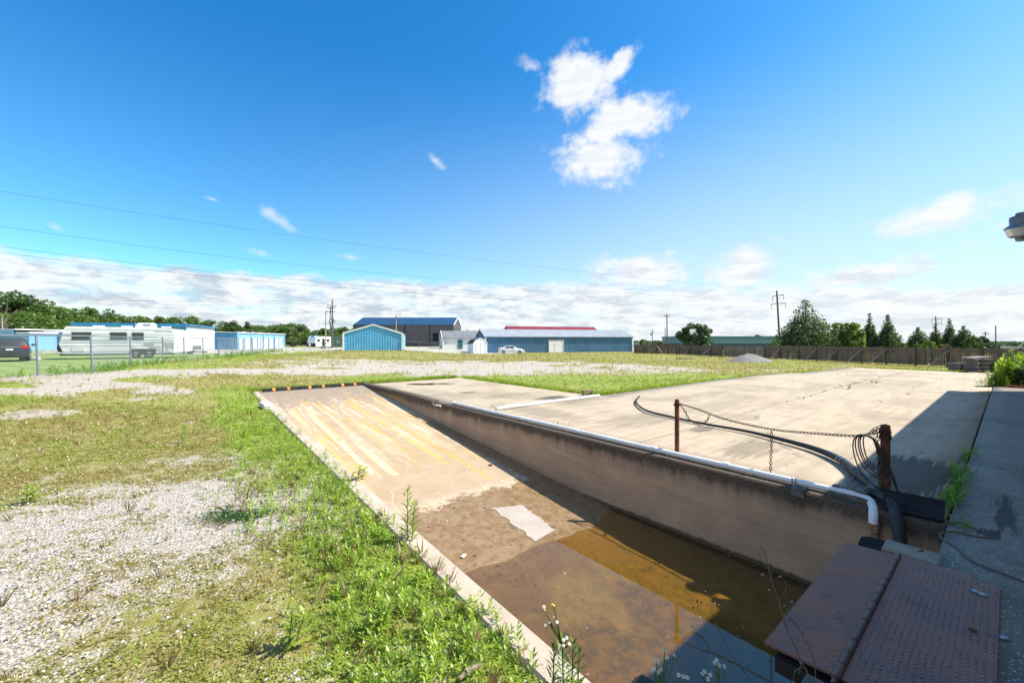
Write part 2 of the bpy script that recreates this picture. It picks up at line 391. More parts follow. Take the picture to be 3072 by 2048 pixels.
lawnc = mix(nt, wv.outputs['Fac'], (.23, .31, .095), (.31, .38, .14)); lawnc = mix(nt, mth(nt, 'MULTIPLY', nB, .5), lawnc, (.12, .20, .04))
cc = mix(nt, A_('lawn'), cc, lawnc)
lotc = mix(nt, ramp(nt, nA, .35, .6), (.46, .43, .39), (.36, .35, .27))
cc = mix(nt, ramp(nt, mth(nt, 'ADD', A_('lot'), mth(nt, 'MULTIPLY', mth(nt, 'SUBTRACT', nA, .5), .5)), .35, .65), cc, lotc)
lk(nt, cc, b.inputs['Base Color']); setin(b, Roughness=.95); b.inputs['Specular IOR Level'].default_value = .15
bump(nt, b, mth(nt, 'ADD', mth(nt, 'MULTIPLY', st1.outputs['Distance'], -.5), nF), .55, .03)
gme.materials.append(gm)
tag(link('ground', gme), kind='structure')
# ------------------------------------------------------------------ concrete materials
def concrete(name, c1, c2, stain=.5, specks=0.0, brush=True, joints=None, oil=(), cracks=False):
    m, nt, b = newmat(name); v = coords(nt)
    nL = noise(nt, v, .35, 6, .6); nM = noise(nt, v, 2.2, 7, .6); nS = noise(nt, v, 55, 4, .6)
    vb = coords(nt, (.22, 2.6, 1)); nb_ = noise(nt, vb, 2.0, 6, .6)
    c = mix(nt, ramp(nt, nM, .3, .7), c1, c2)
    if brush: c = mix(nt, mth(nt, 'MULTIPLY', ramp(nt, nb_, .42, .68), .5), c, tuple(x*.70 for x in c2))
    c = mix(nt, mth(nt, 'MULTIPLY', ramp(nt, nL, .47, .66), stain), c, tuple(x*y for x, y in zip(c2, (.56, .54, .50))))
    c = mix(nt, mth(nt, 'MULTIPLY', ramp(nt, nS, .35, .75), .35), c, tuple(x*.6 for x in c1))
    if specks:
        vd = nd(nt, 'ShaderNodeTexVoronoi'); setin(vd, Scale=38.0); lk(nt, v, vd.inputs['Vector'])
        sc_ = nd(nt, 'ShaderNodeSeparateColor'); lk(nt, vd.outputs['Color'], sc_.inputs[0])
        hit = mth(nt, 'MULTIPLY', mth(nt, 'LESS_THAN', vd.outputs['Distance'], .30), mth(nt, 'GREATER_THAN', sc_.outputs[0], .55))
        c = mix(nt, mth(nt, 'MULTIPLY', hit, specks), c, (.50, .48, .44))
        c = mix(nt, mth(nt, 'MULTIPLY', mth(nt, 'MULTIPLY', mth(nt, 'LESS_THAN', vd.outputs['Distance'], .33), mth(nt, 'LESS_THAN', sc_.outputs[0], .25)), .6), c, (.10, .09, .08))
    sx = nd(nt, 'ShaderNodeSeparateXYZ'); lk(nt, v, sx.inputs[0])
    for (ax, pos, wd) in (joints or ()):
        wob = mth(nt, 'MULTIPLY', mth(nt, 'SUBTRACT', noise(nt, v, 3, 3), .5), .05)
        dj = mth(nt, 'ABSOLUTE', mth(nt, 'ADD', mth(nt, 'SUBTRACT', sx.outputs[ax], pos), wob))
        c = mix(nt, mth(nt, 'MULTIPLY', ramp(nt, dj, wd, wd*.3), .75), c, (.09, .08, .06))
    if cracks:
        nv = nd(nt, 'ShaderNodeTexNoise'); setin(nv, Scale=.7, Detail=6.0); lk(nt, v, nv.inputs['Vector']); sv = nd(nt, 'ShaderNodeVectorMath', operation='SCALE'); sv.inputs['Scale'].default_value = 1.6; lk(nt, nv.outputs['Color'], sv.inputs[0])
        ds_ = nd(nt, 'ShaderNodeVectorMath', operation='ADD'); lk(nt, v, ds_.inputs[0]); lk(nt, sv.outputs[0], ds_.inputs[1])
        ce = vor(nt, ds_.outputs[0], .17, 'DISTANCE_TO_EDGE'); c = mix(nt, mth(nt, 'MULTIPLY', ramp(nt, ce, .0035, .0012), mth(nt, 'MULTIPLY', ramp(nt, nL, .45, .58), .7)), c, (.12, .10, .075))
    for (od, ot, rd, rt, amt, gc) in oil:                            # spills and tyre marks soaked into the slab
        mpp = nd(nt, 'ShaderNodeMapping', vector_type='TEXTURE'); mpp.inputs['Location'].default_value = (od, ot, 0); mpp.inputs['Scale'].default_value = (rd, rt, 1000)
        lk(nt, v, mpp.inputs['Vector']); ln = nd(nt, 'ShaderNodeVectorMath', operation='LENGTH'); lk(nt, mpp.outputs[0], ln.inputs[0])
        ff = mth(nt, 'ADD', mth(nt, 'SUBTRACT', 1.0, ln.outputs['Value']), mth(nt, 'MULTIPLY', mth(nt, 'SUBTRACT', noise(nt, vb, 4.5, 7, .65), .5), 2.6))
        c = mix(nt, mth(nt, 'MULTIPLY', ramp(nt, ff, .1, .45), amt), c, gc)
    lk(nt, c, b.inputs['Base Color']); setin(b, Roughness=.86); b.inputs['Specular IOR Level'].default_value = .25
    bump(nt, b, mth(nt, 'ADD', nS, mth(nt, 'MULTIPLY', nM, .6)), .25, .012)
    return m
PADM = concrete('pad_concrete', (.50, .41, .295), (.425, .345, .25), .55, cracks=True, joints=((1, 4.8, .022), (0, 19.0, .016), (0, 30.5, .016), (0, 13.0, .012), (1, 9.85, .016)),
   oil=((8.9, .95, 1.9, .75, .8, (.06, .053, .045)), (7.9, 1.2, .8, .5, .5, (.09, .08, .07)), (10.0, 17.6, 1.1, .3, .4, (.10, .09, .08)), (10.6, 10.6, .9, .5, .85, (.06, .055, .05)), (9.0, 13.8, .5, .3, .7, (.07, .06, .05)), (8.2, 9.0, .9, 2.2, .45, (.15, .12, .09)), (9.5, 6.2, 2.0, .8, .4, (.17, .135, .1)), (13.5, 6.0, 3.0, .7, .35, (.19, .15, .11)), (8.6, 3.2, 1.2, .5, .5, (.13, .1, .075)), (9.8, 12.2, 1.6, .6, .4, (.17, .14, .1)), (16, 7.5, 2.5, .5, .4, (.2, .16, .12)), (22, 5.5, 4, .6, .35, (.22, .18, .14)), (28, 3, 4, .8, .35, (.22, .18, .14)), (34, 6, 5, .9, .35, (.22, .18, .14)), (8.0, 14.6, .7, 2.4, .35, (.2, .165, .13)), (9.6, 4.6, .6, .25, .7, (.09, .08, .06)), (11.6, 9.4, 2.4, .4, .4, (.14, .12, .1))))
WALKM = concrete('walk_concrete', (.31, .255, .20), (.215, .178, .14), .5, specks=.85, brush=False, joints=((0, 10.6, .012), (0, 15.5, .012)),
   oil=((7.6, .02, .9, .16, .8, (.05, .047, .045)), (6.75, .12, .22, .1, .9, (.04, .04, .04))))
CURBM = concrete('curb_concrete', (.52, .44, .35), (.42, .35, .27), .3, brush=False)
BLOCKM = concrete('block_concrete', (.42, .36, .27), (.29, .23, .16), .5, brush=False)
def yard(name, me_or_mb, m, smooth=False):
    o = me_or_mb.build(name, m, smooth=smooth); o.rotation_euler.z = TH; return o
def sheet(name, dvals, tvals, inside, m, dz):
    Dd, Tt = np.meshgrid(np.array(dvals, float), np.array(tvals, float), indexing='ij')
    X = Dd*N2[0]+Tt*U2[0]; Y = Dd*N2[1]+Tt*U2[1]; Zz = terrain(X, Y)*S((Dd-20)/8)+dz
    id_ = np.arange(Dd.size).reshape(Dd.shape)
    cd = (Dd[:-1, :-1]+Dd[1:, 1:])/2; ct = (Tt[:-1, :-1]+Tt[1:, 1:])/2
    k = inside(cd, ct); f = np.stack([id_[:-1, :-1], id_[1:, :-1], id_[1:, 1:], id_[:-1, 1:]], -1)[k]
    me = npmesh(name, np.stack([Dd.ravel(), Tt.ravel(), Zz.ravel()], 1), f, None, m)
    o = link(name, me); o.rotation_euler.z = TH; tag(o, kind='structure')
    md = o.modifiers.new('thickness', 'SOLIDIFY'); md.thickness = .12; md.offset = -1
    return o
PADD = sorted(set(list(np.arange(6.85, 46.2, .75))+[12.15, 41]))
PADT = [.47, 1, 2, 3, 4, 5, 6, 7, 8, 9, 9.85]+list(np.arange(10.5, 19.6, 1))+[19.5]
sheet('concrete_pad', PADD, PADT, lambda d, t: ((t < 9.85)*(t < 10.3-.06*np.maximum(d-12, 0)*.75)) | (d < 12.15), PADM, 0.0)
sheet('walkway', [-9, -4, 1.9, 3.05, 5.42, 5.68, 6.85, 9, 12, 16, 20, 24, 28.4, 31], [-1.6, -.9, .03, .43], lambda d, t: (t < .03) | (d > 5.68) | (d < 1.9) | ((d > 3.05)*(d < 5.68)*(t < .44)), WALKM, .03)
# ------------------------------------------------------------------ the truck ramp
def floor_z(t): return max(-.0873*(19.0-t) if t > 4 else -1.31-.02*(4-t), -1.40) if t < 19 else 0.0
def rampmat():
    m, nt, b = newmat('ramp_concrete'); v = coords(nt); sx = nd(nt, 'ShaderNodeSeparateXYZ'); lk(nt, v, sx.inputs[0]); dd, tt = sx.outputs[0], sx.outputs[1]
    nM = noise(nt, v, 1.7, 7, .6); nS = noise(nt, v, 45, 4, .6); nP = noise(nt, v, 6, 6, .65)
    c = mix(nt, ramp(nt, nM, .3, .7), (.44, .335, .225), (.36, .272, .18))
    c = mix(nt, mth(nt, 'MULTIPLY', ramp(nt, nS, .35, .75), .3), c, (.26, .19, .125))
    # worn yellow and cream road paint dragged along the slope
    wear = ramp(nt, mth(nt, 'ADD', nP, mth(nt, 'MULTIPLY', nS, .5)), .55, .85, 1, .25)
    def streak(sx_, sy_, off, lo, hi, t0, t1):
        vv = coords(nt, (sx_, sy_, 0), loc=(off, off*1.7, 0)); n = noise(nt, vv, 1.0, 2.5, .5)
        return mth(nt, 'MULTIPLY', mth(nt, 'MULTIPLY', ramp(nt, n, lo, hi), wear), mth(nt, 'MULTIPLY', ramp(nt, tt, t0, t0+1.6), ramp(nt, tt, t1+1.2, t1)))
    up = ramp(nt, tt, 7.5, 13.5, -.05, .05)
    dark = mth(nt, 'MULTIPLY', ramp(nt, mth(nt, 'ADD', nP, ramp(nt, tt, 13.5, 18.2, -.16, .2)), .48, .66), .75)
    c = mix(nt, mth(nt, 'MULTIPLY', streak(4.2, .20, 3.1, .46, .56, 8.5, 17.2), .85), c, (.54, .42, .265))
    c = mix(nt, mth(nt, 'MULTIPLY', streak(6.5, .22, 11.7, .525, .58, 8.0, 17.8), .95), c, (.60, .315, .045))
    c = mix(nt, mth(nt, 'MULTIPLY', streak(5.2, .26, 23.3, .57, .61, 10.0, 17.0), .8), c, (.62, .56, .47))
    for (d0, wd, t0, t1, cc_) in ((5.05, .10, 8.7, 17, (.64, .40, .09)), (5.42, .07, 7.4, 15, (.66, .36, .05)), (2.62, .09, 9.0, 17.5, (.66, .54, .36)), (3.35, .09, 8.6, 15.5, (.70, .60, .42)), (3.72, .10, 8.6, 12.0, (.72, .62, .44)), (2.98, .07, 8.0, 17, (.64, .42, .12))):
        ds = mth(nt, 'ABSOLUTE', mth(nt, 'SUBTRACT', dd, d0))
        mk = mth(nt, 'MULTIPLY', mth(nt, 'MULTIPLY', ramp(nt, ds, wd, wd-.02), mth(nt, 'MULTIPLY', ramp(nt, tt, t0, t0+.06), ramp(nt, tt, t1, t1-2))), wear)
        vv = coords(nt, (3, .5, 0), loc=(d0*7, 0, 0)); mk = mth(nt, 'MULTIPLY', mk, ramp(nt, noise(nt, vv, 1.5, 4), .36, .5))
        c = mix(nt, mk, c, cc_)
    c = mix(nt, dark, c, (.23, .19, .15))
    # cracks with pale filler
    dist = nd(nt, 'ShaderNodeVectorMath', operation='ADD'); nv = nd(nt, 'ShaderNodeTexNoise'); setin(nv, Scale=1.2, Detail=5.0); lk(nt, v, nv.inputs['Vector'])
    sv = nd(nt, 'ShaderNodeVectorMath', operation='SCALE'); sv.inputs['Scale'].default_value = .9; lk(nt, nv.outputs['Color'], sv.inputs[0]); lk(nt, v, dist.inputs[0]); lk(nt, sv.outputs[0], dist.inputs[1])
    ce = vor(nt, dist.outputs[0], .42, 'DISTANCE_TO_EDGE')
    crk = mth(nt, 'MULTIPLY', ramp(nt, ce, .010, .003), ramp(nt, nM, .42, .55))
    c = mix(nt, mth(nt, 'MULTIPLY', crk, .38), c, (.55, .50, .42))
    # soaked, mud-stained lower end
    edge = mth(nt, 'ADD', mth(nt, 'SUBTRACT', 6.95, tt), mth(nt, 'MULTIPLY', mth(nt, 'SUBTRACT', nP, .5), 1.0))
    edge = mth(nt, 'ADD', edge, mth(nt, 'MULTIPLY', mth(nt, 'SUBTRACT', nM, .5), 1.1))
    wet = ramp(nt, edge, -.04, .05)
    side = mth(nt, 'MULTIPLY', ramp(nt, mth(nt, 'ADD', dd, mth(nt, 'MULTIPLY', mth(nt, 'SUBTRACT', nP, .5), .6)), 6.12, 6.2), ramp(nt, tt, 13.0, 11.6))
    rim = mth(nt, 'MULTIPLY', ramp(nt, mth(nt, 'ABSOLUTE', mth(nt, 'SUBTRACT', edge, -.16)), .13, .02), .30)
    c = mix(nt, rim, c, (.62, .53, .42))
    wc = mix(nt, ramp(nt, nP, .35, .65), (.20, .12, .055), (.28, .195, .11))
    wc = mix(nt, mth(nt, 'MULTIPLY', ramp(nt, noise(nt, v, 11, 6, .72), .57, .66), .85), wc, (.035, .027, .016))
    wc = mix(nt, mth(nt, 'MULTIPLY', ramp(nt, noise(nt, v, 2.7, 5, .6), .55, .7), .4), wc, (.27, .20, .13))
    deep = mth(nt, 'MULTIPLY', ramp(nt, mth(nt, 'ADD', tt, mth(nt, 'MULTIPLY', mth(nt, 'SUBTRACT', nM, .5), 1.6)), 5.2, 3.2), .8)  # silt colour darkened towards the deep end, standing in for shade and water depth
    wc = mix(nt, deep, wc, mix(nt, ramp(nt, nP, .4, .62), (.215, .14, .036), (.105, .078, .032)))
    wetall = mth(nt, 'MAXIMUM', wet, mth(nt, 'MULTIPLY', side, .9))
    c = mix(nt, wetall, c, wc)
    lk(nt, c, b.inputs['Base Color'])
    lk(nt, ramp(nt, wetall, 0, 1, .88, .42), b.inputs['Roughness']); b.inputs['Specular IOR Level'].default_value = .3
    bump(nt, b, mth(nt, 'ADD', nS, mth(nt, 'MULTIPLY', nM, .4)), .22, .012)
    return m
RAMPM = rampmat()
ts = np.array([.3]+list(np.arange(.8, 19.61, .2))); ds = np.array([1.9]+list(np.arange(2.2, 6.7, .2))+[6.8])
Dd, Tt = np.meshgrid(ds, ts, indexing='ij'); Zr = np.vectorize(floor_z)(Tt)+(fbm(Dd, Tt, .9, 4)-.5)*.055*S((8.5-Tt)/2)
Dd = np.where(Dd < 1.91, Dd+.5*(Tt-1)/18.8, Dd); id_ = np.arange(Dd.size).reshape(Dd.shape)
class _R:
    def build(s, name, m, smooth=False): return link(name, npmesh(name, np.stack([Dd.ravel(), Tt.ravel(), Zr.ravel()], 1), np.stack([id_[:-1, :-1], id_[1:, :-1], id_[1:, 1:], id_[:-1, 1:]], -1).reshape(-1, 4), None, m, True))
mb = _R()
ramp_o = tag(yard('ramp', mb, RAMPM), kind='structure')
# pale repair patch let into the ramp
def floor_n(d, t): return floor_z(t)+float((fbm(np.array([d]), np.array([t]), .9, 4)[0]-.5)*.055*S((8.5-t)/2))
rp = random.Random(4); na_, nb_2 = 26, 8; V = []
wl = [rp.uniform(-.03, .03) for _ in range(na_+1)]; wr_ = [rp.uniform(-.03, .03) for _ in range(na_+1)]; wt = [rp.uniform(-.035, .035) for _ in range(nb_2+1)]
for i in range(na_+1):
    f = i/na_
    for j in range(nb_2+1):
        g_ = j/nb_2; dd_ = (4.57+.06*f+wl[i])*(1-g_)+(5.07+.13*f+wr_[i])*g_; tt_ = (4.96+.06*g_)*(1-f)+(6.26-.22*g_+wt[j])*f; V.append((dd_, tt_, floor_n(dd_, tt_)+.007))
mb = MB(); mb.add(V, [(i*(nb_2+1)+j, i*(nb_2+1)+j+1, (i+1)*(nb_2+1)+j+1, (i+1)*(nb_2+1)+j) for i in range(na_) for j in range(nb_2)])
PATCHM = concrete('patch_concrete', (.46, .41, .355), (.39, .345, .295), .35, brush=False)
po = mb.build('repair_patch', PATCHM, ramp_o); po['label'] = 'pale new concrete patch at the edge of the puddle'
# water standing in the low end
wm, nt, b = newmat('water'); out = nt.nodes['Material Output']
tr = nd(nt, 'ShaderNodeBsdfTransparent'); tr.inputs['Color'].default_value = (.86, .76, .48, 1)
gl = nd(nt, 'ShaderNodeBsdfGlossy'); setin(gl, Roughness=.015); gl.inputs['Color'].default_value = (1, 1, 1, 1)
fr = nd(nt, 'ShaderNodeLayerWeight'); setin(fr, Blend=.5); mxs = nd(nt, 'ShaderNodeMixShader')
lk(nt, mth(nt, 'ADD', .085, mth(nt, 'MULTIPLY', mth(nt, 'POWER', fr.outputs['Facing'], 5.0), .9)), mxs.inputs[0]); lk(nt, tr.outputs[0], mxs.inputs[1]); lk(nt, gl.outputs[0], mxs.inputs[2]); lk(nt, mxs.outputs[0], out.inputs['Surface'])
vw = coords(nt); bn = nd(nt, 'ShaderNodeBump'); setin(bn, Strength=.02, Distance=.02); lk(nt, noise(nt, vw, 5, 2), bn.inputs['Height'])
lk(nt, bn.outputs[0], gl.inputs['Normal']); lk(nt, bn.outputs[0], fr.inputs['Normal'])
mb = MB(); mb.quad((1.98, .55, -1.235), (6.66, .55, -1.235), (6.66, 5.6, -1.235), (1.98, 5.6, -1.235))
tag(yard('water', mb, wm), kind='structure')
# ------------------------------------------------------------------ ramp walls
def wallmat():
    m, nt, b = newmat('wall_concrete'); v = coords(nt); sx = nd(nt, 'ShaderNodeSeparateXYZ'); lk(nt, v, sx.inputs[0]); zz, tt = sx.outputs[2], sx.outputs[1]
    nM = noise(nt, v, 1.6, 7, .62); nS = noise(nt, v, 50, 4, .6)
    vv = coords(nt, (1, 5.5, .5)); nV = noise(nt, vv, 1.3, 7, .65); vh = coords(nt, (1, .3, 3)); nH = noise(nt, vh, 3, 6, .6)
    c = mix(nt, ramp(nt, nM, .3, .7), (.52, .365, .245), (.43, .295, .195))
    c = mix(nt, mth(nt, 'MULTIPLY', ramp(nt, nH, .42, .68), .4), c, (.29, .215, .16))
    c = mix(nt, mth(nt, 'MULTIPLY', ramp(nt, nS, .4, .75), .3), c, (.2, .145, .105))
    c = mix(nt, mth(nt, 'MULTIPLY', ramp(nt, nV, .62, .72), .35), c, (.42, .36, .30))
    # black mould below the coping, running down in drips
    band = mth(nt, 'ADD', mth(nt, 'ADD', zz, .195), mth(nt, 'ADD', mth(nt, 'MULTIPLY', mth(nt, 'SUBTRACT', nV, .5), .30), mth(nt, 'MULTIPLY', mth(nt, 'SUBTRACT', nM, .5), .22)))
    mould = mth(nt, 'MULTIPLY', ramp(nt, band, -.07, .10), ramp(nt, nS, .2, .65, .6, 1))
    c = mix(nt, mth(nt, 'MULTIPLY', mould, .93), c, (.030, .026, .022))
    c = mix(nt, mth(nt, 'MULTIPLY', ramp(nt, mth(nt, 'ADD', band, .25), .0, .25), .35), c, (.10, .08, .065))
    # damp foot just over the water line
    foot = mth(nt, 'ADD', mth(nt, 'ADD', zz, 1.17), mth(nt, 'MULTIPLY', mth(nt, 'SUBTRACT', nV, .5), .12))
    c = mix(nt, mth(nt, 'MULTIPLY', ramp(nt, foot, .03, -.02), .85), c, (.055, .042, .03))
    # the ochre paint at the far shallow end
    oc = mth(nt, 'MULTIPLY', mth(nt, 'MULTIPLY', ramp(nt, tt, 14.2, 15.4), ramp(nt, zz, -.07, -.11)), ramp(nt, nV, .35, .5))
    c = mix(nt, mth(nt, 'MULTIPLY', oc, .7), c, (.42, .25, .07))
    lk(nt, c, b.inputs['Base Color']); setin(b, Roughness=.9); b.inputs['Specular IOR Level'].default_value = .2
    bump(nt, b, mth(nt, 'ADD', nS, nM), .3, .015)
    return m
WALLM = wallmat()
root = thing('retaining_wall', 'long concrete ramp wall with black mould along its top, under the white pipe', 'wall', (0, 0, 0)); root.rotation_euler.z = TH
rw = root
mb = MB()
# body with a bite out of the coping near the middle
def wz(t): return .015+.07*float(S((t-11)/4))
tsw = [.43, 1.5, 3, 4.5, 6, 7.5, 9, 10.5, 11.78, 11.80, 12.45, 12.47, 13, 14, 15, 16, 17, 18, 19.45]
vs = []
for i, t in enumerate(tsw):
    zt = wz(t)-(.13 if 11.79 < t < 12.46 else 0)
    vs += [(6.65, t, -1.6), (6.65, t, zt-.025), (6.675, t, zt), (6.93, t, zt), (6.95, t, zt-.02), (6.95, t, -1.6)]
k = 6; n = len(tsw)
mb.add(vs, [(i*k+j, i*k+(j+1)%k, (i+1)*k+(j+1)%k, (i+1)*k+j) for i in range(n-1) for j in range(k)]+[tuple(range(k-1, -1, -1)), tuple((n-1)*k+j for j in range(k))])
mb.build('wall_body', WALLM, root)
RUBBLE = M('broken_concrete', (.55, .51, .46), .95, c2=(.38, .34, .30), scale=18, bmp=.6, bs=30)
mb = MB()
for i in range(26): mb.rock((random.uniform(6.68, 6.9), random.uniform(11.82, 12.43), wz(12)-.125+random.uniform(0, .02)), random.uniform(.02, .055), seed=i)
mb.build('chipped_edge', RUBBLE, root)
root = thing('ramp_curb', 'low pale concrete curb along the weedy left side of the ramp', 'curb', (0, 0, 0)); root.rotation_euler.z = TH
mb = MB(); vs = []; tsw = [.8, 1, 3, 5, 7, 9, 11, 13, 15, 17, 19, 19.45]
for t in tsw:
    d = float(curb_d(t)); jj = random.uniform(-.012, .012); vs += [(d, t, -1.6), (d+jj, t, -.02), (d-.02+jj, t, .005), (d-.22, t, .005), (d-.24, t, -.02), (d-.24, t, -.4)]
n = len(tsw)
mb.add(vs, [(i*k+j, (i+1)*k+j, (i+1)*k+(j+1)%k, i*k+(j+1)%k) for i in range(n-1) for j in range(k)]+[tuple(range(k)), tuple((n-1)*k+j for j in range(k-1, -1, -1))])
mb.build('curb_body', CURBM, root)
root = thing('dock_wall', 'stained concrete dock face at the deep end of the ramp', 'wall', (0, 0, 0)); root.rotation_euler.z = TH
DOCKM = concrete('dock_concrete', (.20, .165, .135), (.11, .095, .085), .7, brush=False)
mb = MB(); mb.box(1.7, 3.04, -.3, .80, -1.6, .02); mb.box(3.041, 5.39, -.3, .60, -1.6, .005); mb.box(5.391, 5.68, -.3, .785, -1.6, -.045); mb.box(5.681, 6.645, -.3, .428, -1.6, .02)
mb.build('dock_face', DOCKM, root)
mb = MB(); mb.box(5.392, 5.682, .40, .80, -.044, .045, .012); mb.build('ledge_block', BLOCKM, root)
#PART3
# ------------------------------------------------------------------ things round the ramp
RUST = M('rust', (.23, .075, .036), .85, c2=(.11, .04, .024), scale=9, bmp=.4, bs=70)
RUSTCH = M('rust_chain', (.10, .045, .024), .8, c2=(.05, .026, .018), scale=30)
PVC = M('white_pvc', (.80, .80, .79), .42, c2=(.68, .66, .62), scale=2.2, lo=.5, hi=.75)
BLACKR = M('black_rubber', (.014, .014, .015), .85, c2=(.026, .026, .027), scale=6, spec=.15, bmp=.2, bs=60)
HOSEM = M('hose_rubber', (.022, .024, .027), .6, c2=(.06, .064, .068), scale=5, bmp=.25, bs=50, lo=.45, hi=.8)
CABLE = M('black_cable', (.012, .012, .013), .5)
GREYM = M('galvanised', (.40, .42, .44), .45, .6, c2=(.30, .32, .34), scale=12)
WOODOLD = M('weathered_wood', (.20, .175, .15), .9, c2=(.10, .085, .07), scale=8, stretch=(1, 1, 6), bmp=.4, bs=60)
WOODBLK = M('dark_timber', (.085, .075, .066), .9, c2=(.17, .15, .13), scale=10, bmp=.5, bs=50)
# posts
Dp = 7.1
def post(u, vtop, label, bands, R=.041):
    p = pd(u, 1400, Dp); top = pd(u, vtop, Dp).z; b = Vector((p.x, p.y, .0))
    r = thing('chain_post', label, 'post', b, 0, 'rusty posts carrying the chain')
    mb = MB(); mb.lathe([(R, -.02), (R, top-.012), (R-.004, top), (R-.012, top), (R-.012, top-.05)], 18)
    mb.build('pipe', RUST, r, True)
    mb = MB()
    for z in bands: mb.tube([(math.cos(a)*(R+.008), math.sin(a)*(R+.008), top-z+.012*math.sin(2*a+z*50)) for a in np.linspace(0, 2*PI, 14, endpoint=False)], .006, 5, closed=True)
    mb.build('chain_wrap', RUSTCH, r, True)
    mb = MB(); mb.cyl((-.075, -.02, top-.09), (.075, .02, top-.09), .009, n=8); mb.lathe([(.016, -.005), (.016, .008)], 6, (0, 0, top+.002))
    buildS(mb, 'bolt', RUST, r, True)
    return b, top
b1, t1 = post(2031, 1198, 'slender rusty post on the far end of the sagging chain', (.085, .105))
b2, t2 = post(2656, 1274, 'rusty post wrapped in chain with cable loops hanging beside it', (.07, .09, .105, .125, .145, .165, .185), .05)
def chain(mb, pts, L=.056, wd=.0155, r=.0054):
    pl = bez(pts, 24); acc = [0]
    for a, b in zip(pl, pl[1:]): acc.append(acc[-1]+(b-a).length)
    nL = int(acc[-1]/(L-2.4*r))
    for i in range(nL):
        s = (i+.5)*acc[-1]/nL; k = max(0, min(len(pl)-2, int(np.searchsorted(acc, s)-1)))
        tg = (pl[k+1]-pl[k]).normalized(); c = pl[k]+tg*(s-acc[k])
        y = Vector((0, 0, 1)).cross(tg); y = y.normalized() if y.length > .05 else Vector((1, 0, 0)); z = tg.cross(y)
        side = (y*.8+z*.6) if i % 2 else (z*.8-y*.6)
        h = L/2-wd
        loop = [c+tg*(h+wd*math.cos(a))+side*wd*math.sin(a) for a in (-PI/2, -PI/4, 0, PI/4, PI/2)]+[c-tg*(h+wd*math.cos(a))-side*wd*math.sin(a) for a in (-PI/2, -PI/4, 0, PI/4, PI/2)]
        mb.tube(loop, r, 5, closed=True)
q = lambda u, v, d=7.1: pd(u, v, d)
mb = MB()
chain(mb, [q(2036, 1210), q(2090, 1226), q(2180, 1258), q(2315, 1287), q(2440, 1299), q(2560, 1307), q(2600, 1303), q(2650, 1284)])
chain(mb, [q(2040, 1212), q(2056, 1235), q(2068, 1258), q(2094, 1271), q(2118, 1264), q(2128, 1245)])
chain(mb, [q(2315, 1290, 7.09), q(2314, 1340, 7.09), q(2312, 1390, 7.09), q(2311, 1434, 7.09)])
chain(mb, [q(2648, 1290, 7.03), q(2625, 1300, 7.03), q(2612, 1296, 7.03), q(2640, 1280, 7.03), q(2665, 1300, 7.03)])
chain(mb, [q(2632, 1300, 7.03), q(2634, 1350, 7.03), q(2640, 1440, 7.03), q(2652, 1480, 7.03), q(2661, 1520, 7.03)])
o = mb.build('chain', RUSTCH, None, True, q(2315, 1287)); tag(o, 'rusty sagging chain strung between the two posts', 'chain')
# white drain pipe lying along the coping, with elbow and rusted drop
root = thing('drain_pipe', 'long white drain pipe on the coping, ending in a rusty elbow', 'pipe', W(6.88, 6, .0))
ro = root.location
pl = [(6.86, 11.35, .085), (6.87, 9, .075), (6.885, 6.8, .078), (6.87, 4.8, .07), (6.86, 3, .072), (6.86, 1.9, .075), (6.86, 1.42, .075)]
P_ = [W(*p)-ro for p in pl]
mb = MB(); mb.tube(bez(P_, 5), .043, 14); mb.build('long_run', PVC, root, True)
mb = MB()
for t in (9.3, 8.0, 6.1, 4.2, 2.9): 
    c = W(6.872, t, .076)-ro; dr = Vector((U2[0], U2[1], 0)); mb.tube([c-dr*.05, c-dr*.045, c+dr*.045, c+dr*.05], [.044, .050, .050, .044], 14)
buildS(mb, 'coupling', PVC, root, True)
mb = MB(); c = W(6.86, 11.36, .085)-ro; mb.tube([c-dr*.05, c-dr*.04, c+dr*.03, c+dr*.055], [.05, .056, .056, .03], 14); mb.build('end_cap', PVC, root, True)
mb = MB()
el_ = [W(6.86, 1.44, .075), W(6.86, 1.28, .075), W(6.85, 1.18, .07), W(6.80, 1.11, .05), W(6.70, 1.07, .00), W(6.62, 1.055, -.06), W(6.595, 1.05, -.15)]
mb.tube([p-ro for p in bez(el_, 4)], .048, 14); c = W(6.86, 1.33, .075)-ro; mb.tube([c-dr*.06, c+dr*.06], .053, 14); mb.build('elbow', PVC, root, True)
mb = MB(); x = W(6.594, 1.05, 0)-ro
mb.tube([x+Vector((0, 0, z)) for z in (-.14, -.145, -.20, -.205)], [.048, .058, .058, .05], 14)
mb.tube([x+Vector((0, 0, z)) for z in (-.21, -.25, -.26, -.34, -.35)], [.054, .054, .046, .046, .054], 14)
mb.tube([x+Vector((0, 0, z)) for z in (-.35, -.355, -.42, -.43, -1.2)], [.05, .058, .058, .049, .049], 14)
mb.build('rusty_coupling', M('rusty_pipe', (.26, .13, .055), .8, c2=(.46, .40, .33), scale=11, bmp=.3, lo=.4, hi=.6), root, True)
root2 = thing('pipe_support', 'grey strap and dark wood block carrying the white pipe', 'bracket', W(6.86, 1.95, .0))
ro2 = root2.location
mb = MB(); c = W(6.86, 1.95, .076)-ro2
mb.tube([c+Vector((N2[0]*.050*math.cos(a), N2[1]*.050*math.cos(a), .050*math.sin(a)))-dr*.02 for a in np.linspace(-.6, PI+.6, 12)], .008, 6)
mb.tube([c+Vector((N2[0]*.050*math.cos(a), N2[1]*.050*math.cos(a), .050*math.sin(a)))+dr*.02 for a in np.linspace(-.6, PI+.6, 12)], .008, 6)
mb.build('strap', GREYM, root2, True)
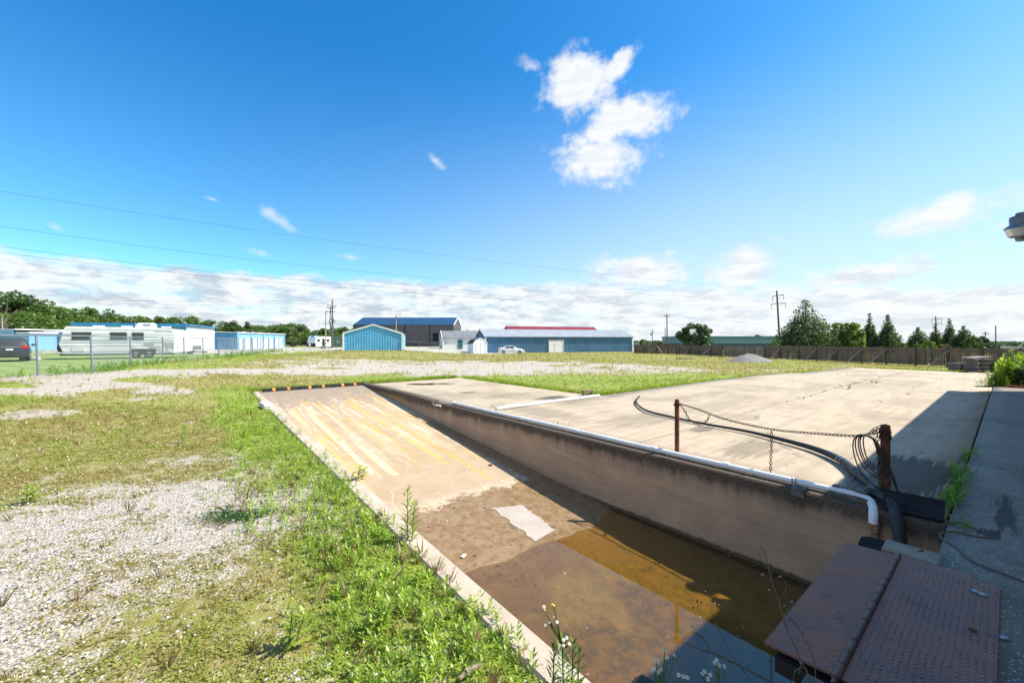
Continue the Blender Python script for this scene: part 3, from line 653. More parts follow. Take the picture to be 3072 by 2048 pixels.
mb = MB(); mb.bar(W(6.62, 1.86, -.01)-ro2, W(6.82, 1.86, -.01)-ro2, .16, .10); mb.build('wood_block', WOODBLK, root2)
# second white pipe lying on the slab
a = gp(1489, 1225, .05); b = gp(1797, 1186, .05)
root = thing('loose_pipe', 'shorter white pipe lying loose across the slab towards the grass', 'pipe', (a+b)/2); ro = root.location
mb = MB(); mb.tube([a-ro, (a-ro).lerp(b-ro, .5), b-ro], .05, 12); mb.build('pipe_length', PVC, root, True)
mb = MB(); dv = (b-a).normalized()
for k in (.08, .36, .74):
    c = (a-ro).lerp(b-ro, k); mb.tube([c-dv*.07, c-dv*.06, c+dv*.06, c+dv*.07], [.052, .060, .060, .052], 12)
buildS(mb, 'coupling', PVC, root, True)
# fat black hose across the slab and down into the pit
g = lambda u, v, z=.06: gp(u, v, z)
hp = [g(1918, 1188), g(1909, 1200), g(1912, 1212), g(1942, 1232), g(2022, 1252, .05), g(2120, 1272, .06), g(2230, 1291, .06), g(2330, 1314, .07), g(2440, 1344, .075), g(2520, 1378, .08), g(2580, 1425, .085), g(2625, 1462, .09), W(7.02, 1.15, .12), W(6.9, .97, .10), W(6.66, .86, .02), W(6.50, .80, -.22), W(6.42, .78, -.55), W(6.36, .80, -1.0), W(6.3, .9, -1.38)]
hc = bez(hp, 7); m_ = len(hc)
rad = [.030+.032*float(S((i/m_-.30)/.25)) for i in range(m_)]
root = thing('black_hose', 'thick black hose snaking over the slab and dropping into the pit', 'hose', hp[8]); ro = root.location
mb = MB(); mb.tube([p-ro for p in hc], rad, 12); mb.build('hose_body', HOSEM, root, True)
k = 9*7; mb = MB()
for kk in (k, k+1): mb.tube([hc[kk]-ro-(hc[kk+1]-hc[kk]).normalized()*.012, hc[kk]-ro+(hc[kk+1]-hc[kk]).normalized()*.012], rad[kk]*1.1, 12)
buildS(mb, 'hose_clamp', GREYM, root, True)
# cable coil hung on the chain
root = thing('cable_coil', 'loops of thin black cable hung on the chain by the right post', 'cable', q(2600, 1310, 7.02)); ro = root.location
mb = MB(); sc_ = lambda x, y, d=7.02: pd(2400+x*.319, 1220+y*.319, d)-ro
for k, (w_, h_, ox) in enumerate(((1, 1, 0), (.86, .80, 18), (.70, .72, 45), (.60, .66, 62), (.44, .60, 95))):
    d = 7.0+.012*k
    lp = [(600, 262), (545, 265), (505, 310), (500, 400), (530, 520), (590, 640), (680, 725), (770, 768), (845, 745), (840, 640), (790, 500), (740, 390), (680, 300)]
    mb.tube(bez([sc_(620+(x-620)*w_+ox*.3, 265+(y-265)*h_, d) for x, y in lp]+[sc_(620+(lp[0][0]-620)*w_+ox*.3, 266, d)], 5), .0075, 6)
mb.tube(bez([sc_(650, 275), sc_(720, 340, 6.98), sc_(790, 480, 6.97), sc_(850, 620, 6.97), sc_(905, 770, 6.97), sc_(950, 860, 6.95), sc_(1040, 960, 6.9), sc_(1180, 1040, 6.85), sc_(1330, 1108, 6.72)], 6), .0075, 6)
mb.tube(bez([sc_(690, 290), sc_(770, 420, 6.96), sc_(860, 600, 6.96), sc_(920, 790, 6.95), sc_(945, 900, 6.9), sc_(960, 1000, 6.6)], 6), .0075, 6)
mb.build('cable_loops', CABLE, root, True)
# cord on the walkway
cz = lambda x, y, z=.045: gp(2400+x*.319, 1220+y*.319, z)
mb = MB(); mb.tube(bez([cz(1330, 1105), cz(1400, 1090), cz(1490, 1085), cz(1600, 1120), cz(1720, 1180), cz(1795, 1220), cz(1700, 1222), cz(1560, 1195), cz(1440, 1170), cz(1340, 1180), cz(1318, 1215), cz(1370, 1265), cz(1470, 1320), cz(1560, 1410), cz(1680, 1480), cz(1880, 1555), cz(2107, 1640), cz(2400, 1740)], 6), .009, 6)
tag(mb.build('extension_cord', M('brown_cord', (.16, .115, .07), .7), None, True, cz(1560, 1410)), 'brown cord curling across the speckled walkway', 'cord')
mb = MB(); mb.tube(bez([pd(2735, 1683, 5.5), pd(2736, 1670, 5.52), pd(2748, 1658, 5.56), pd(2768, 1651, 5.62)], 6), .010, 6)
tag(mb.build('wire_stub', BLACKR, None, True, pd(2736, 1670, 5.52)), 'short black wire curving over the pale ledge block', 'wire')
# dark timbers by the right post
a, b = gp(2500, 1462, .09), gp(2602, 1488, .09)
mb = MB(); mb.bar(a, b, .09, .09); tag(mb.build('timber', WOODBLK, None, False, a), 'upper dark timber leaning beside the right chain post', 'timber', 'timbers by the right post')
a, b = gp(2486, 1476, .04), gp(2624, 1508, .04)
mb = MB(); mb.bar(a, b, .14, .075); tag(mb.build('timber', WOODBLK, None, False, a), 'lower dark plank flat on the slab under the other timber', 'timber', 'timbers by the right post')
# black mats
z_ = .03
root = W(6.78, .72, .03)
mb = MB(); P4 = [W(6.70, .98, .02), W(6.70, .46, .03), W(6.98, .47, .19), W(6.98, 1.0, .18)]; up = Vector((-N2[0]*.02, -N2[1]*.02, .03))
mb.add(P4+[p+up for p in P4], [(3,2,1,0), (4,5,6,7), (0,1,5,4), (1,2,6,5), (2,3,7,6), (3,0,4,7)])
tag(mb.build('rubber_slab', BLACKR, None, False, root), 'black rubber slab leaning at the end of the ramp wall', 'rubber slab')
mb = MB(); P5 = [(5.72, .82), (5.98, .81), (6.03, .88), (6.02, 1.0), (5.95, 1.05), (5.73, 1.04)]
mb.add([W(d, t, -.20) for d, t in P5]+[W(d, t, -.11) for d, t in P5], [(5,4,3,2,1,0), (6,7,8,9,10,11)]+[(i, (i+1)%6, 6+(i+1)%6, 6+i) for i in range(6)])
tag(mb.build('dock_bumper', BLACKR, None, False, W(5.75, .95, -.1)), 'black rubber bumper in the corner under the rusty white elbow', 'bumper')
mb = MB(); c = W(1.96, 1.42, .06)
bx = MB(); bx.box(-.12, .22, -.30, .14, -.13, .03, .045); 
R_ = Matrix.Rotation(TH+.15, 4, 'Z'); bx.v = [tuple(R_ @ Vector(p)+W(2.03, 1.30, .03)) for p in bx.v]
bx.v = [p for p in bx.v]
o = bx.build('plastic_box', M('black_plastic', (.014, .015, .018), .42), None, True, W(2.02, 1.42, -.05)); tag(o, 'black round-cornered box on the near end of the curb', 'box')
# ------------------------------------------------------------------ edge-of-dock leveler
def plate_mat(name, wave):
    m, nt, b = newmat(name); v = coords(nt)
    nM = noise(nt, v, 3.2, 6, .6); nS = noise(nt, v, 30, 5, .65)
    c = mix(nt, ramp(nt, nM, .35, .65), (.30, .105, .06), (.20, .095, .07))
    c = mix(nt, mth(nt, 'MULTIPLY', ramp(nt, nS, .45, .7), .6), c, (.34, .12, .055))
    c = mix(nt, mth(nt, 'MULTIPLY', ramp(nt, noise(nt, v, 6, 4), .58, .72), .6), c, (.10, .04, .03))
    if wave:
        vm = coords(nt, (1, 1.5, 1)); h = vor(nt, vm, 46, 'F1'); hh = ramp(nt, h, .1, .6)
    else: hh = nS
    c = mix(nt, mth(nt, 'MULTIPLY', ramp(nt, hh, .6, .1), .35), c, (.27, .15, .12))
    lk(nt, c, b.inputs['Base Color']); setin(b, Roughness=.55); b.inputs['Specular IOR Level'].default_value = .35
    bump(nt, b, hh, .7 if wave else .2, .008); return m
LIPM = plate_mat('lip_steel', True); PLM = plate_mat('plate_steel', False)
root = thing('dock_leveler', 'rusty hinged steel dock plate with a raised-dot deck', 'dock plate', W(4.2, .5, 0)); root.rotation_euler.z = TH
L_ = lambda d, t, z: (d-4.2, t-.5, z)
def slab(mb, d0, d1, t0, t1, z0, z1, th): 
    v4 = [L_(d0, t0, z0), L_(d1, t0, z0), L_(d1, t1, z1), L_(d0, t1, z1)]
    return mb.add([(x, y, z-th) for x, y, z in v4]+v4, [(3,2,1,0), (4,5,6,7), (0,1,5,4), (1,2,6,5), (2,3,7,6), (3,0,4,7)])
mb = MB(); slab(mb, 3.10, 5.29, .685, 1.06, .055, .035, .016); mb.build('lip', LIPM, root)
mb = MB(); slab(mb, 3.10, 5.27, .045, .64, .05, .055, .014); pl_o = mb.build('deck', PLM, root)
mb = MB()                                                             # tread: rows of little raised buttons
for i in range(46):
    for j in range(17):
        d = 3.125+i*.046+(.023 if j % 2 else 0); t = .065+j*.034
        if d > 5.25 or t > .63: continue
        z = .05+(t-.045)/.595*.005; s_ = .0135; x, y, zz = L_(d, t, z)
        mb.add([(x-s_, y-s_*.55, zz-.001), (x+s_, y-s_*.55, zz-.001), (x+s_, y+s_*.55, zz-.001), (x-s_, y+s_*.55, zz-.001), (x-s_*.4, y-s_*.25, zz+.005), (x+s_*.4, y-s_*.25, zz+.005), (x+s_*.4, y+s_*.25, zz+.005), (x-s_*.4, y+s_*.25, zz+.005)], [(4,5,6,7), (0,1,5,4), (1,2,6,5), (2,3,7,6), (3,0,4,7)])
mb.build('tread_buttons', M('worn_tread', (.32, .20, .175), .35, .5, c2=(.17, .09, .075), scale=9), pl_o)
mb = MB(); slab(mb, 5.0, 5.40, .20, .66, .034, .037, .02); mb.build('base_plate', PLM, root)
mb = MB(); slab(mb, 3.08, 5.30, .55, .99, -.02, -.01, .10); slab(mb, 3.1, 3.2, .6, .8, -.12, -.12, .9); mb.build('bracket', M('dark_steel', (.03, .025, .024), .7), root)
mb = MB()
for i in range(14):
    d0 = 3.06+i*.158; d1 = d0+.150; tt = .662; zz = .062
    mb.tube([L_(d0, tt, zz), L_(d0+.004, tt, zz), L_(d1-.004, tt, zz), L_(d1, tt, zz)], [.018, .023, .023, .018], 12)
mb.tube([L_(3.0, .662, .062), L_(5.34, .662, .062)], .013, 10); mb.build('hinge', M('hinge_steel', (.13, .066, .058), .45, .4, c2=(.08, .045, .04), scale=8), root, True)
for (d, t) in ((5.02, .17), (5.0, .13), (4.34, .16)):
    mb = MB(); x, y, z = L_(d, t, .055); mb.lathe([(.024, 0), (.024, .006), (.014, .012), (.004, .014)], 10, (x, y, z)); buildS(mb, 'bolt', GREYM if d > 4.5 else RUST, root, True)
mb = MB(); mb.rock(W(4.42, .02, .045), .018, 1.6, 1, .6, seed=5); tag(mb.build('pebble', M('pebble', (.42, .43, .45), .8), None, True, W(4.42, .02, .04)), 'pale pebble lying at the back edge of the steel dock plate', 'pebble')
# ------------------------------------------------------------------ rubber speed-bump strips across the head of the ramp
YEL = M('yellow_reflector', (.70, .24, .01), .5, c2=(.5, .17, .01))
names = ('left black rubber strip with two orange reflectors, nearest the weedy curb', 'middle black rubber strip with orange reflectors across the ramp head', 'right black rubber strip with orange reflectors, touching the wall')
for i in range(3):
    d0 = 2.62+i*1.37; d1 = d0+1.34
    r = thing('rubber_strip', names[i], 'speed bump', W((d0+d1)/2, 19.3, .02), TH+(.02, -.015, .01)[i], 'rubber strips across the ramp head')
    L = (d1-d0)/2; mb = MB(); mb.prism([(-.16, -.05), (.16, -.05), (.155, .0), (.07, .105), (-.07, .105), (-.155, 0)], -L, L, 'x')
    mb.build('strip_body', BLACKR, r)
    for s in (-.36, .32):
        mb = MB(); x = s*L*1.2; mb.prism([(-.158, .012), (-.072, .111), (.07, .111), (.07, .10), (-.07, .10), (-.15, .004)], x-.05, x+.05, 'x'); mb.build('reflector', YEL, r)
# stones, chunks and sticks
STONE = M('pale_stone', (.55, .52, .48), .9, c2=(.40, .38, .35), scale=20)
DSTONE = M('dark_clod', (.06, .05, .04), .95)
for (u, v, r, lab, dk) in ((1391, 1669, .045, 'white stone alone on the wet brown ramp near the curb', 0), (1340, 1563, .02, 'small white stone near the crack on the wet part of the ramp', 0), (1692, 1720, .028, 'pale stone at the shallow edge of the water', 0), (1286, 1581, .022, 'dark clod beside the crack on the wet ramp', 1),
      (1471, 1396, .05, 'long dark clod by the yellow streak near the wall shade', 1), (1362, 1524, .024, 'dark pebble on the line where the dry ramp turns wet', 1), (1473, 1461, .018, 'pebble in the bare middle of the dry ramp', 0)):
    # meet the sloping floor
    lo_, hi_ = 2.0, 30.0
    for _ in range(40):
        Yq = (lo_+hi_)/2; p = at(u, v, Yq); d_, t_ = DT(p.x, p.y)
        if p.z < floor_z(t_): hi_ = Yq
        else: lo_ = Yq
    mb = MB(); mb.rock((0, 0, r*.25), r, 1.5, .9, .6, seed=int(u)); o = mb.build('stone', DSTONE if dk else STONE, None, not dk); o.location = p; o.rotation_euler.z = u*.1
    tag(o, lab, 'stone', 'stones on the ramp')
p = gp(836, 1221, .0)
root = thing('concrete_chunk', 'white painted chunk of concrete in the weeds by the upper curb', 'concrete chunk', W(2.12, 14.9, 0)); root.rotation_euler.z = TH
mb = MB(); mb.box(-.13, .14, -.42, .45, -.05, .12, .03); mb.v = [(x+random.uniform(-.02, .02), y+random.uniform(-.03, .03), z+random.uniform(-.02, .015)) for x, y, z in mb.v]; mb.build('chunk', M('white_chunk', (.72, .70, .66), .9, c2=(.5, .48, .44), scale=9), root)
p = gp(1764, 1186)
root = thing('concrete_brick', 'broken hollow brick at the grass edge beside the loose white pipe', 'brick', p, .2)
mb = MB(); mb.box(-.20, .22, -.10, .10, .0, .05); mb.box(-.20, .22, -.10, .10, .15, .20); mb.box(-.20, -.13, -.10, .10, .05, .15); mb.box(.12, .16, -.10, .10, .05, .15)
mb.v = [(x+random.uniform(-.012, .012), y+random.uniform(-.012, .012), z+random.uniform(-.01, .01)) for x, y, z in mb.v]
mb.build('hollow_block', M('brick_mat', (.34, .27, .19), .95, c2=(.24, .19, .13), scale=15, bmp=.4), root)
a, b = gp(1378, 2034, .03), gp(1444, 1992, .05)
mb = MB(); mb.tube([a, a.lerp(b, .45)+Vector((0, .012, .01)), b], [.014, .016, .011], 7); tag(mb.build('stick', M('dry_stick', (.30, .235, .175), .9, c2=(.2, .15, .11), scale=30), None, True, a), 'short broken stick lying on the weeds at the bottom edge', 'stick')
# skid mark on the slab, built up from thin raised black strips
root = gp(1270, 1153, .02); mb = MB()
for i in range(5):
    a0 = root+Vector((random.uniform(-.9, .3), random.uniform(-.5, .5), .0)); pts_ = [a0+Vector((k*.28*random.uniform(.7, 1.3), math.sin(k*1.3+i)*.14, .012+.012*random.random())) for k in range(5)]
    mb.tube(bez(pts_, 4), random.uniform(.008, .018), 5)
tag(mb.build('skid_mark', BLACKR, None, False, root), 'black skid mark, shaped as thin raised strips, on the far slab by the ramp wall', 'skid mark')
#PART4
# ------------------------------------------------------------------ the building behind the camera, its lamp
SIDING = M('tan_siding', (.46, .43, .38), .6, c2=(.40, .37, .33))
root = thing('warehouse', 'warehouse with a loading dock, standing behind the viewer and shading the walkway', 'building', W(0, -1.25, 0)); root.rotation_euler.z = TH
Hb = (1.70+1.02)/.578*1.0
mb = MB(); mb.box(-9, 28.2, -16, 0, -.3, Hb-.25); mb.build('wall', SIDING, root)
mb = MB(); mb.box(-9.2, 28.35, -16.2, .23, Hb-.25, Hb); mb.build('roof', M('roof_trim', (.55, .55, .54), .5), root)
mb = MB(); mb.box(3.0, 5.6, .003, .05, .05, 2.9); mb.build('dock_door', M('dock_door', (.6, .6, .58), .5), root)
lp = at(3066, 690, 5.75)
root = thing('yard_lamp', 'grey yard lamp on a bracket at the right edge of the sky', 'lamp', lp)
LG = M('lamp_grey', (.17, .19, .22), .5, .3, c2=(.13, .15, .18))
mb = MB(); mb.lathe([(.060, .215), (.060, .25), (.056, .255)][::-1][0:0]+[(.118, .075), (.120, .185), (.112, .195), (.062, .197), (.062, .235), (.055, .245)], 24); mb.build('ballast_housing', LG, root, True)
mb = MB(); mb.lathe([(.155, .02), (.172, .026), (.165, .045), (.125, .078)], 24); mb.build('rim', M('lamp_rim', (.22, .25, .28), .4, .5), root, True)
m, nt, b = newmat('refractor'); b.inputs['Base Color'].default_value = (.72, .70, .64, 1); setin(b, Roughness=.25); b.inputs['Transmission Weight'].default_value = .35
mb = MB(); mb.lathe([(.160, .018), (.150, -.03), (.128, -.085), (.118, -.088), (.140, -.03), (.150, .014)], 24); mb.build('refractor', m, root, True)
mb = MB()
for k in range(5): mb.lathe([(.058, -.085-.014*k), (.076-.004*k, -.088-.014*k), (.074-.004*k, -.094-.014*k), (.058, -.097-.014*k)], 18)
mb.build('bulb_guard', GREYM, root, True)
dirw = Vector((-U2[0], -U2[1], 0)); mb = MB(); mb.tube(bez([Vector((0, 0, .19))+dirw*.02, Vector((0, 0, .20))+dirw*.3, Vector((0, 0, .05))+dirw*.85, Vector((0, 0, -.05))+dirw*1.25], 5), .022, 8); mb.build('arm', GREYM, root, True)
# ------------------------------------------------------------------ building kit
def corr(mb, p0, p1, z0, zf, pitch=.4, amp=.035, flip=1):
    """ribbed sheet wall from p0 to p1; zf(s) gives its top"""
    p0 = Vector((*p0, 0)); p1 = Vector((*p1, 0)); L = (p1-p0).length; x = (p1-p0)/L; nrm = Vector((x.y, -x.x, 0))*flip
    s = []; k = 0
    while k*pitch < L:
        for f, o in ((0, 0), (.62, 0), (.70, 1), (.92, 1)): 
            if (k+f)*pitch < L: s.append(((k+f)*pitch, o))
        k += 1
    s.append((L, 0)); vs = []
    for q_, o in s:
        p = p0+x*q_+nrm*(o*amp); vs += [(p.x, p.y, z0), (p.x, p.y, zf(q_))]
    mb.add(vs, [(2*i, 2*i+2, 2*i+3, 2*i+1) for i in range(len(s)-1)])
def roof_slab(mb, a, b, c, d, th=.08):
    vs = [Vector(p) for p in (a, b, c, d)]; n = (vs[1]-vs[0]).cross(vs[3]-vs[0]).normalized()*th
    if n.z < 0: n = -n
    mb.add([tuple(p) for p in vs]+[tuple(p+n) for p in vs], [(3,2,1,0), (4,5,6,7), (0,1,5,4), (1,2,6,5), (2,3,7,6), (3,0,4,7)])
def ribs(mb, a, b, c, d, nr, h=.03, wd=.06):             # standing seams on a roof plane a-b (eave) to d-c (ridge)
    a, b, c, d = map(Vector, (a, b, c, d))
    for i in range(nr+1):
        f = i/nr; p = a.lerp(b, f); r = d.lerp(c, f); mb.bar(p+Vector((0, 0, .09)), r+Vector((0, 0, .09)), wd, h*2)
def shed(name, label, cat, loc, rz, L, Wd, he, hr, ridge, wall, roof, trim, ov=.3, pitch=.4, group=None, z0=-.4, seams=0, amp=.035, rake=True):
    """gabled metal building; local x along the front, y away from it"""
    t = thing(name, label, cat, loc, rz, group); mb = MB()
    if ridge == 'x':
        flat = lambda s: he; gab = lambda s: he+(hr-he)*(1-abs(s-Wd/2)/(Wd/2))
        corr(mb, (0, 0), (L, 0), z0, flat, pitch, amp); corr(mb, (L, 0), (L, Wd), z0, gab, pitch, amp); corr(mb, (L, Wd), (0, Wd), z0, flat, pitch, amp); corr(mb, (0, Wd), (0, 0), z0, gab, pitch, amp)
        sl_ = (hr-he)/(Wd/2); e = he-ov*sl_
        pl_ = [((-ov, -ov, e), (L+ov, -ov, e), (L+ov, Wd/2, hr), (-ov, Wd/2, hr)), ((-ov, Wd+ov, e), (L+ov, Wd+ov, e), (L+ov, Wd/2, hr), (-ov, Wd/2, hr))]
    else:
        flat = lambda s: he; gab = lambda s: he+(hr-he)*(1-abs(s-L/2)/(L/2))
        corr(mb, (0, 0), (L, 0), z0, gab, pitch, amp); corr(mb, (L, 0), (L, Wd), z0, flat, pitch, amp); corr(mb, (L, Wd), (0, Wd), z0, gab, pitch, amp); corr(mb, (0, Wd), (0, 0), z0, flat, pitch, amp)
        sl_ = (hr-he)/(L/2); e = he-ov*sl_
        pl_ = [((-ov, -ov, e), (-ov, Wd+ov, e), (L/2, Wd+ov, hr), (L/2, -ov, hr)), ((L+ov, -ov, e), (L+ov, Wd+ov, e), (L/2, Wd+ov, hr), (L/2, -ov, hr))]
    mb.build('wall', wall, t)
    mb = MB()
    for p in pl_: roof_slab(mb, *p)
    if seams:
        for p in pl_: ribs(mb, *p, seams)
    mb.build('roof', roof, t)
    if trim:
        mb = MB()
        for (x, y) in ((-.05, -.05), (L+.05, -.05), (L+.05, Wd+.05), (-.05, Wd+.05)): mb.box(x-.13, x+.13, y-.13, y+.13, z0, he-.02)
        buildS(mb, 'corner_trim', trim, t)
        if rake:
            mb = MB()
            for p in pl_:
                for (i, j) in ((0, 3), (1, 2)): mb.bar(Vector(p[i])+Vector((0, 0, .05)), Vector(p[j])+Vector((0, 0, .05)), .09, .24)
            buildS(mb, 'rake_trim', trim, t)
    return t
def part_box(name, m, t, *a, **k): mb = MB(); mb.box(*a, **k); return mb.build(name, m, t)
def Zat(p): return Vector((p.x, p.y, tz(p.x, p.y)))
BLUE = M('sky_blue_siding', (.09, .36, .60), .45, c2=(.11, .42, .66), scale=.8)
LBLUE = M('light_blue_siding', (.17, .37, .53), .5, c2=(.21, .42, .57), scale=.6)
SBLUE = M('storage_blue', (.055, .24, .45), .45, c2=(.07, .29, .50), scale=.8)
DBLUE = M('slate_blue_siding', (.05, .145, .26), .5, c2=(.065, .18, .31), scale=.5)
WHITE = M('white_paint', (.80, .81, .82), .5, c2=(.72, .74, .76), scale=.7)
GREYS = M('charcoal_siding', (.105, .105, .115), .6, c2=(.085, .085, .095), scale=.5)
NAVY = M('navy_roof', (.016, .055, .125), .5, c2=(.02, .065, .145), scale=.6)
TRIMB = M('blue_trim', (.03, .22, .48), .4)
WROOF = M('white_metal_roof', (.38, .41, .44), .5, .1, c2=(.31, .335, .36), scale=.7)
GROOF = M('grey_metal_roof', (.26, .27, .27), .45, .2, c2=(.20, .21, .21), scale=.7)
RROOF = M('red_metal_roof', (.20, .016, .03), .6, c2=(.17, .014, .026), scale=.4)
DARKG = M('dark_glass', (.015, .018, .022), .12, spec=.6)
BLACKP = M('black_paint', (.015, .015, .017), .5)
# blue gable shed, centre left
a = gp(1031, 1051); Y0 = a.y; pxm = Y0/F
L = (1197-1031)*pxm
t = shed('metal_shed', 'bright blue gabled metal shed with white corner trim, left of the grey barn', 'shed', Zat(a), .235, L*1.02, 15, (1051-1000)*pxm, (1051-974)*pxm, 'y', BLUE, WROOF, WHITE, .12, .42)
# charcoal barn
Yb = 122; pxm = Yb/F; xl = (1059-CU)*pxm; L = (1361-1059)*pxm; zb = tz(xl+10, Yb)
top = lambda v: CH-(v-HV)*pxm-zb
t = shed('metal_barn', 'tall charcoal barn with a dark blue roof and open doorway', 'barn', (xl, Yb, zb), -.012, L, 16, top(974), top(951)+.25, 'x', GREYS, NAVY, None, .15, .5)
# taller ridge sits further back: scale to the photograph
mb = MB()
for u in (1140, 1215, 1290): mb.box((u-1059)*pxm-.1, (u-1059)*pxm+.1, -.16, .03, -.3, top(974))
buildS(mb, 'wall_post', BLACKP, t)
part_box('wall_band', M('dark_band', (.05, .05, .056), .6), t, 0, L, -.09, -.05, -.3, top(1027))
part_box('doorway', M('dark_doorway', (.008, .012, .02), .9), t, (1299-1059)*pxm, (1316-1059)*pxm, -.12, .2, top(1023), top(1000))
mb = MB(); 
for x in (0-.15, L+.15):
    for s in (0, 1): mb.bar((x, -.15 if s == 0 else 16.15, top(974)-.05), (x, 8, top(951)+.25), .12, .3)
buildS(mb, 'rake_trim', WHITE, t)
# white house
Yh = 97; pxm = Yh/F; x0 = (1329.6-CU)*pxm; zb = tz(x0, Yh); top = lambda v: CH-(v-HV)*pxm-zb
L = (1436-1329.6)*pxm
t = shed('white_house', 'low white building with a grey ribbed roof and a teal door', 'house', (x0, Yh, zb), .27, L*1.03, 7.0, top(1013), top(993)+.1, 'x', M('white_siding', (.78, .77, .75), .6), GROOF, WHITE, .3, .5, seams=26, amp=.01)
part_box('door', M('teal_door', (.02, .14, .19), .5), t, (1373-1329.6)*pxm, (1388-1329.6)*pxm, -.10, .02, .0, top(1019))
part_box('meter_box', GREYM, t, .55, .85, -.14, -.03, 1.2, 1.6)
mb = MB(); mb.cyl((.45, -.1, 1.3), (.45, -.1, top(1013)+1.0), .05); mb.build('conduit', GREYM, t)
# gambrel garden shed
a = gp(1418, 1056); Ys = 74.5; pxm = Ys/F
t = thing('garden_shed', 'small white barn-shaped shed with a dark gambrel roof', 'shed', (at(1420, 1056, Ys).x, Ys, tz(-7, Ys)), .42)
Wd = 2.7; Hh = 2.75; D_ = 3.4
prof = [(0, 0), (Wd, 0), (Wd, 1.75), (Wd*.80, 2.35), (Wd/2, Hh), (Wd*.20, 2.35), (0, 1.75)]
mb = MB(); mb.prism([(x, z-.15 if z == 0 else z) for x, z in prof], 0, D_, 'y'); mb.build('wall', WHITE, t)
mb = MB(); ro_ = [(-.08, 1.72), (Wd*.18, 2.40), (Wd/2, Hh+.07), (Wd*.82, 2.40), (Wd+.08, 1.72)]
for (x0_, z0_), (x1_, z1_) in zip(ro_, ro_[1:]): roof_slab(mb, (x0_, .09, z0_), (x1_, .09, z1_), (x1_, D_+.12, z1_), (x0_, D_+.12, z0_), .05)
mb.build('roof', M('dark_shingle', (.055, .05, .05), .9, c2=(.10, .09, .09), scale=6), t)
mb = MB()
for (x0_, z0_), (x1_, z1_) in zip(ro_, ro_[1:]): mb.bar((x0_, -.02, z0_), (x1_, -.02, z1_), .10, .12)
buildS(mb, 'rake_trim', WHITE, t)
mb = MB(); mb.box(Wd/2-.03, Wd/2+.03, -.03, .0, 0, 2.1); mb.box(.35, .41, -.03, 0, 0, 2.05); mb.box(Wd-.41, Wd-.35, -.03, 0, 0, 2.05); mb.build('door', M('door_seam', (.35, .36, .37), .6), t)
# long slate-blue building
A0 = Vector((-5.15, 79.5, 0)); dirx = Vector((.965, .262, 0)); zb = -.28
t = shed('long_shed', 'long slate-blue metal building with a white ribbed roof', 'building', (A0.x, A0.y, zb), math.atan2(dirx.y, dirx.x), 32.3, 10, 3.15, 4.65, 'x', DBLUE, WROOF, WHITE, .3, .36, seams=70, rake=False)
xd = 13.2
part_box('sliding_door', WHITE, t, xd, xd+3.0, -.12, -.02, -.1, 2.35); 
mb = MB(); mb.box(xd-.15, xd, -.16, .0, -.1, 2.5); mb.box(xd+3.0, xd+3.15, -.16, 0, -.1, 2.5); mb.box(xd-.15, xd+3.15, -.16, 0, 2.5, 2.62); mb.box(xd+1.1, xd+1.16, -.15, -.02, -.1, 2.35); buildS(mb, 'door_frame', M('tan_frame', (.62, .58, .52), .6), t)
# red-roofed hall behind
Yr = 128; pxm = Yr/F; x0 = (1540-CU)*pxm; zb = tz(x0, Yr); top = lambda v: CH-(v-HV)*pxm-zb
t = shed('red_roof_hall', 'grey hall with a long red metal roof behind the slate-blue building', 'building', ((1556-CU)*pxm-2, Yr-3, zb), .26, 30.5, 14, 4.2, 6.95, 'x', M('grey_hall', (.20, .215, .22), .6), RROOF, None, .35, .6)
# ------------------------------------------------------------------ storage units, left
cz_ = Vector((-40.2, 50.2, 0)); zb = .5
t = thing('storage_block', 'tall storage building with a white side wall and blue roof edge', 'building', (cz_.x, cz_.y, zb), 0)
dl_ = Vector((-.92, -.39, 0)); dr_ = Vector((-.39, .92, 0)); Hs = 3.5
qv = lambda i, j: (dl_*i+dr_*j)
mb = MB(); e = qv(10.4, 0); corr(mb, (e.x, e.y), (0, 0), -.4, lambda s: Hs-.18, .45, .035); mb.build('ribbed_wall', LBLUE, t)
mb = MB(); e2 = qv(0, 12); e3 = qv(10.4, 12); mb.add([(0, 0, -.4), (e2.x, e2.y, -.4), (e2.x, e2.y, Hs-.15), (0, 0, Hs-.15), (e3.x, e3.y, -.4), (e3.x, e3.y, Hs-.1), (e.x, e.y, -.4), (e.x, e.y, Hs-.1)], [(0, 1, 2, 3), (1, 4, 5, 2), (4, 6, 7, 5)]); mb.build('side_wall', WHITE, t)
mb = MB(); c4 = [qv(10.6, -.22)+Vector((0, 0, Hs)), qv(-.25, -.22)+Vector((0, 0, Hs-.0)), qv(-.25, 12.2)+Vector((0, 0, Hs+.0)), qv(10.6, 12.2)+Vector((0, 0, Hs+.1))]
roof_slab(mb, *c4, .1); mb.build('roof', WROOF, t)
mb = MB(); mb.bar(qv(10.6, -.26)+Vector((0, 0, Hs-.03)), qv(-.2, -.26)+Vector((0, 0, Hs-.03)), .08, .34); mb.bar(qv(-.27, -.2)+Vector((0, 0, Hs)), qv(-.27, 12.2)+Vector((0, 0, Hs)), .06, .16); mb.build('eave_trim', TRIMB, t)
mb = MB(); mb.bar(qv(.0, -.12)+Vector((0, 0, -.3)), qv(.0, -.12)+Vector((0, 0, Hs-.2)), .24, .12); mb.build('downpipe', LBLUE, t)
mb = MB(); c = qv(-.06, 2.4); mb.bar(Vector((c.x, c.y, .35)), qv(-.12, 3.4)+Vector((0, 0, .75)), .12, .14); mb.build('wall_bracket', GREYM, t)
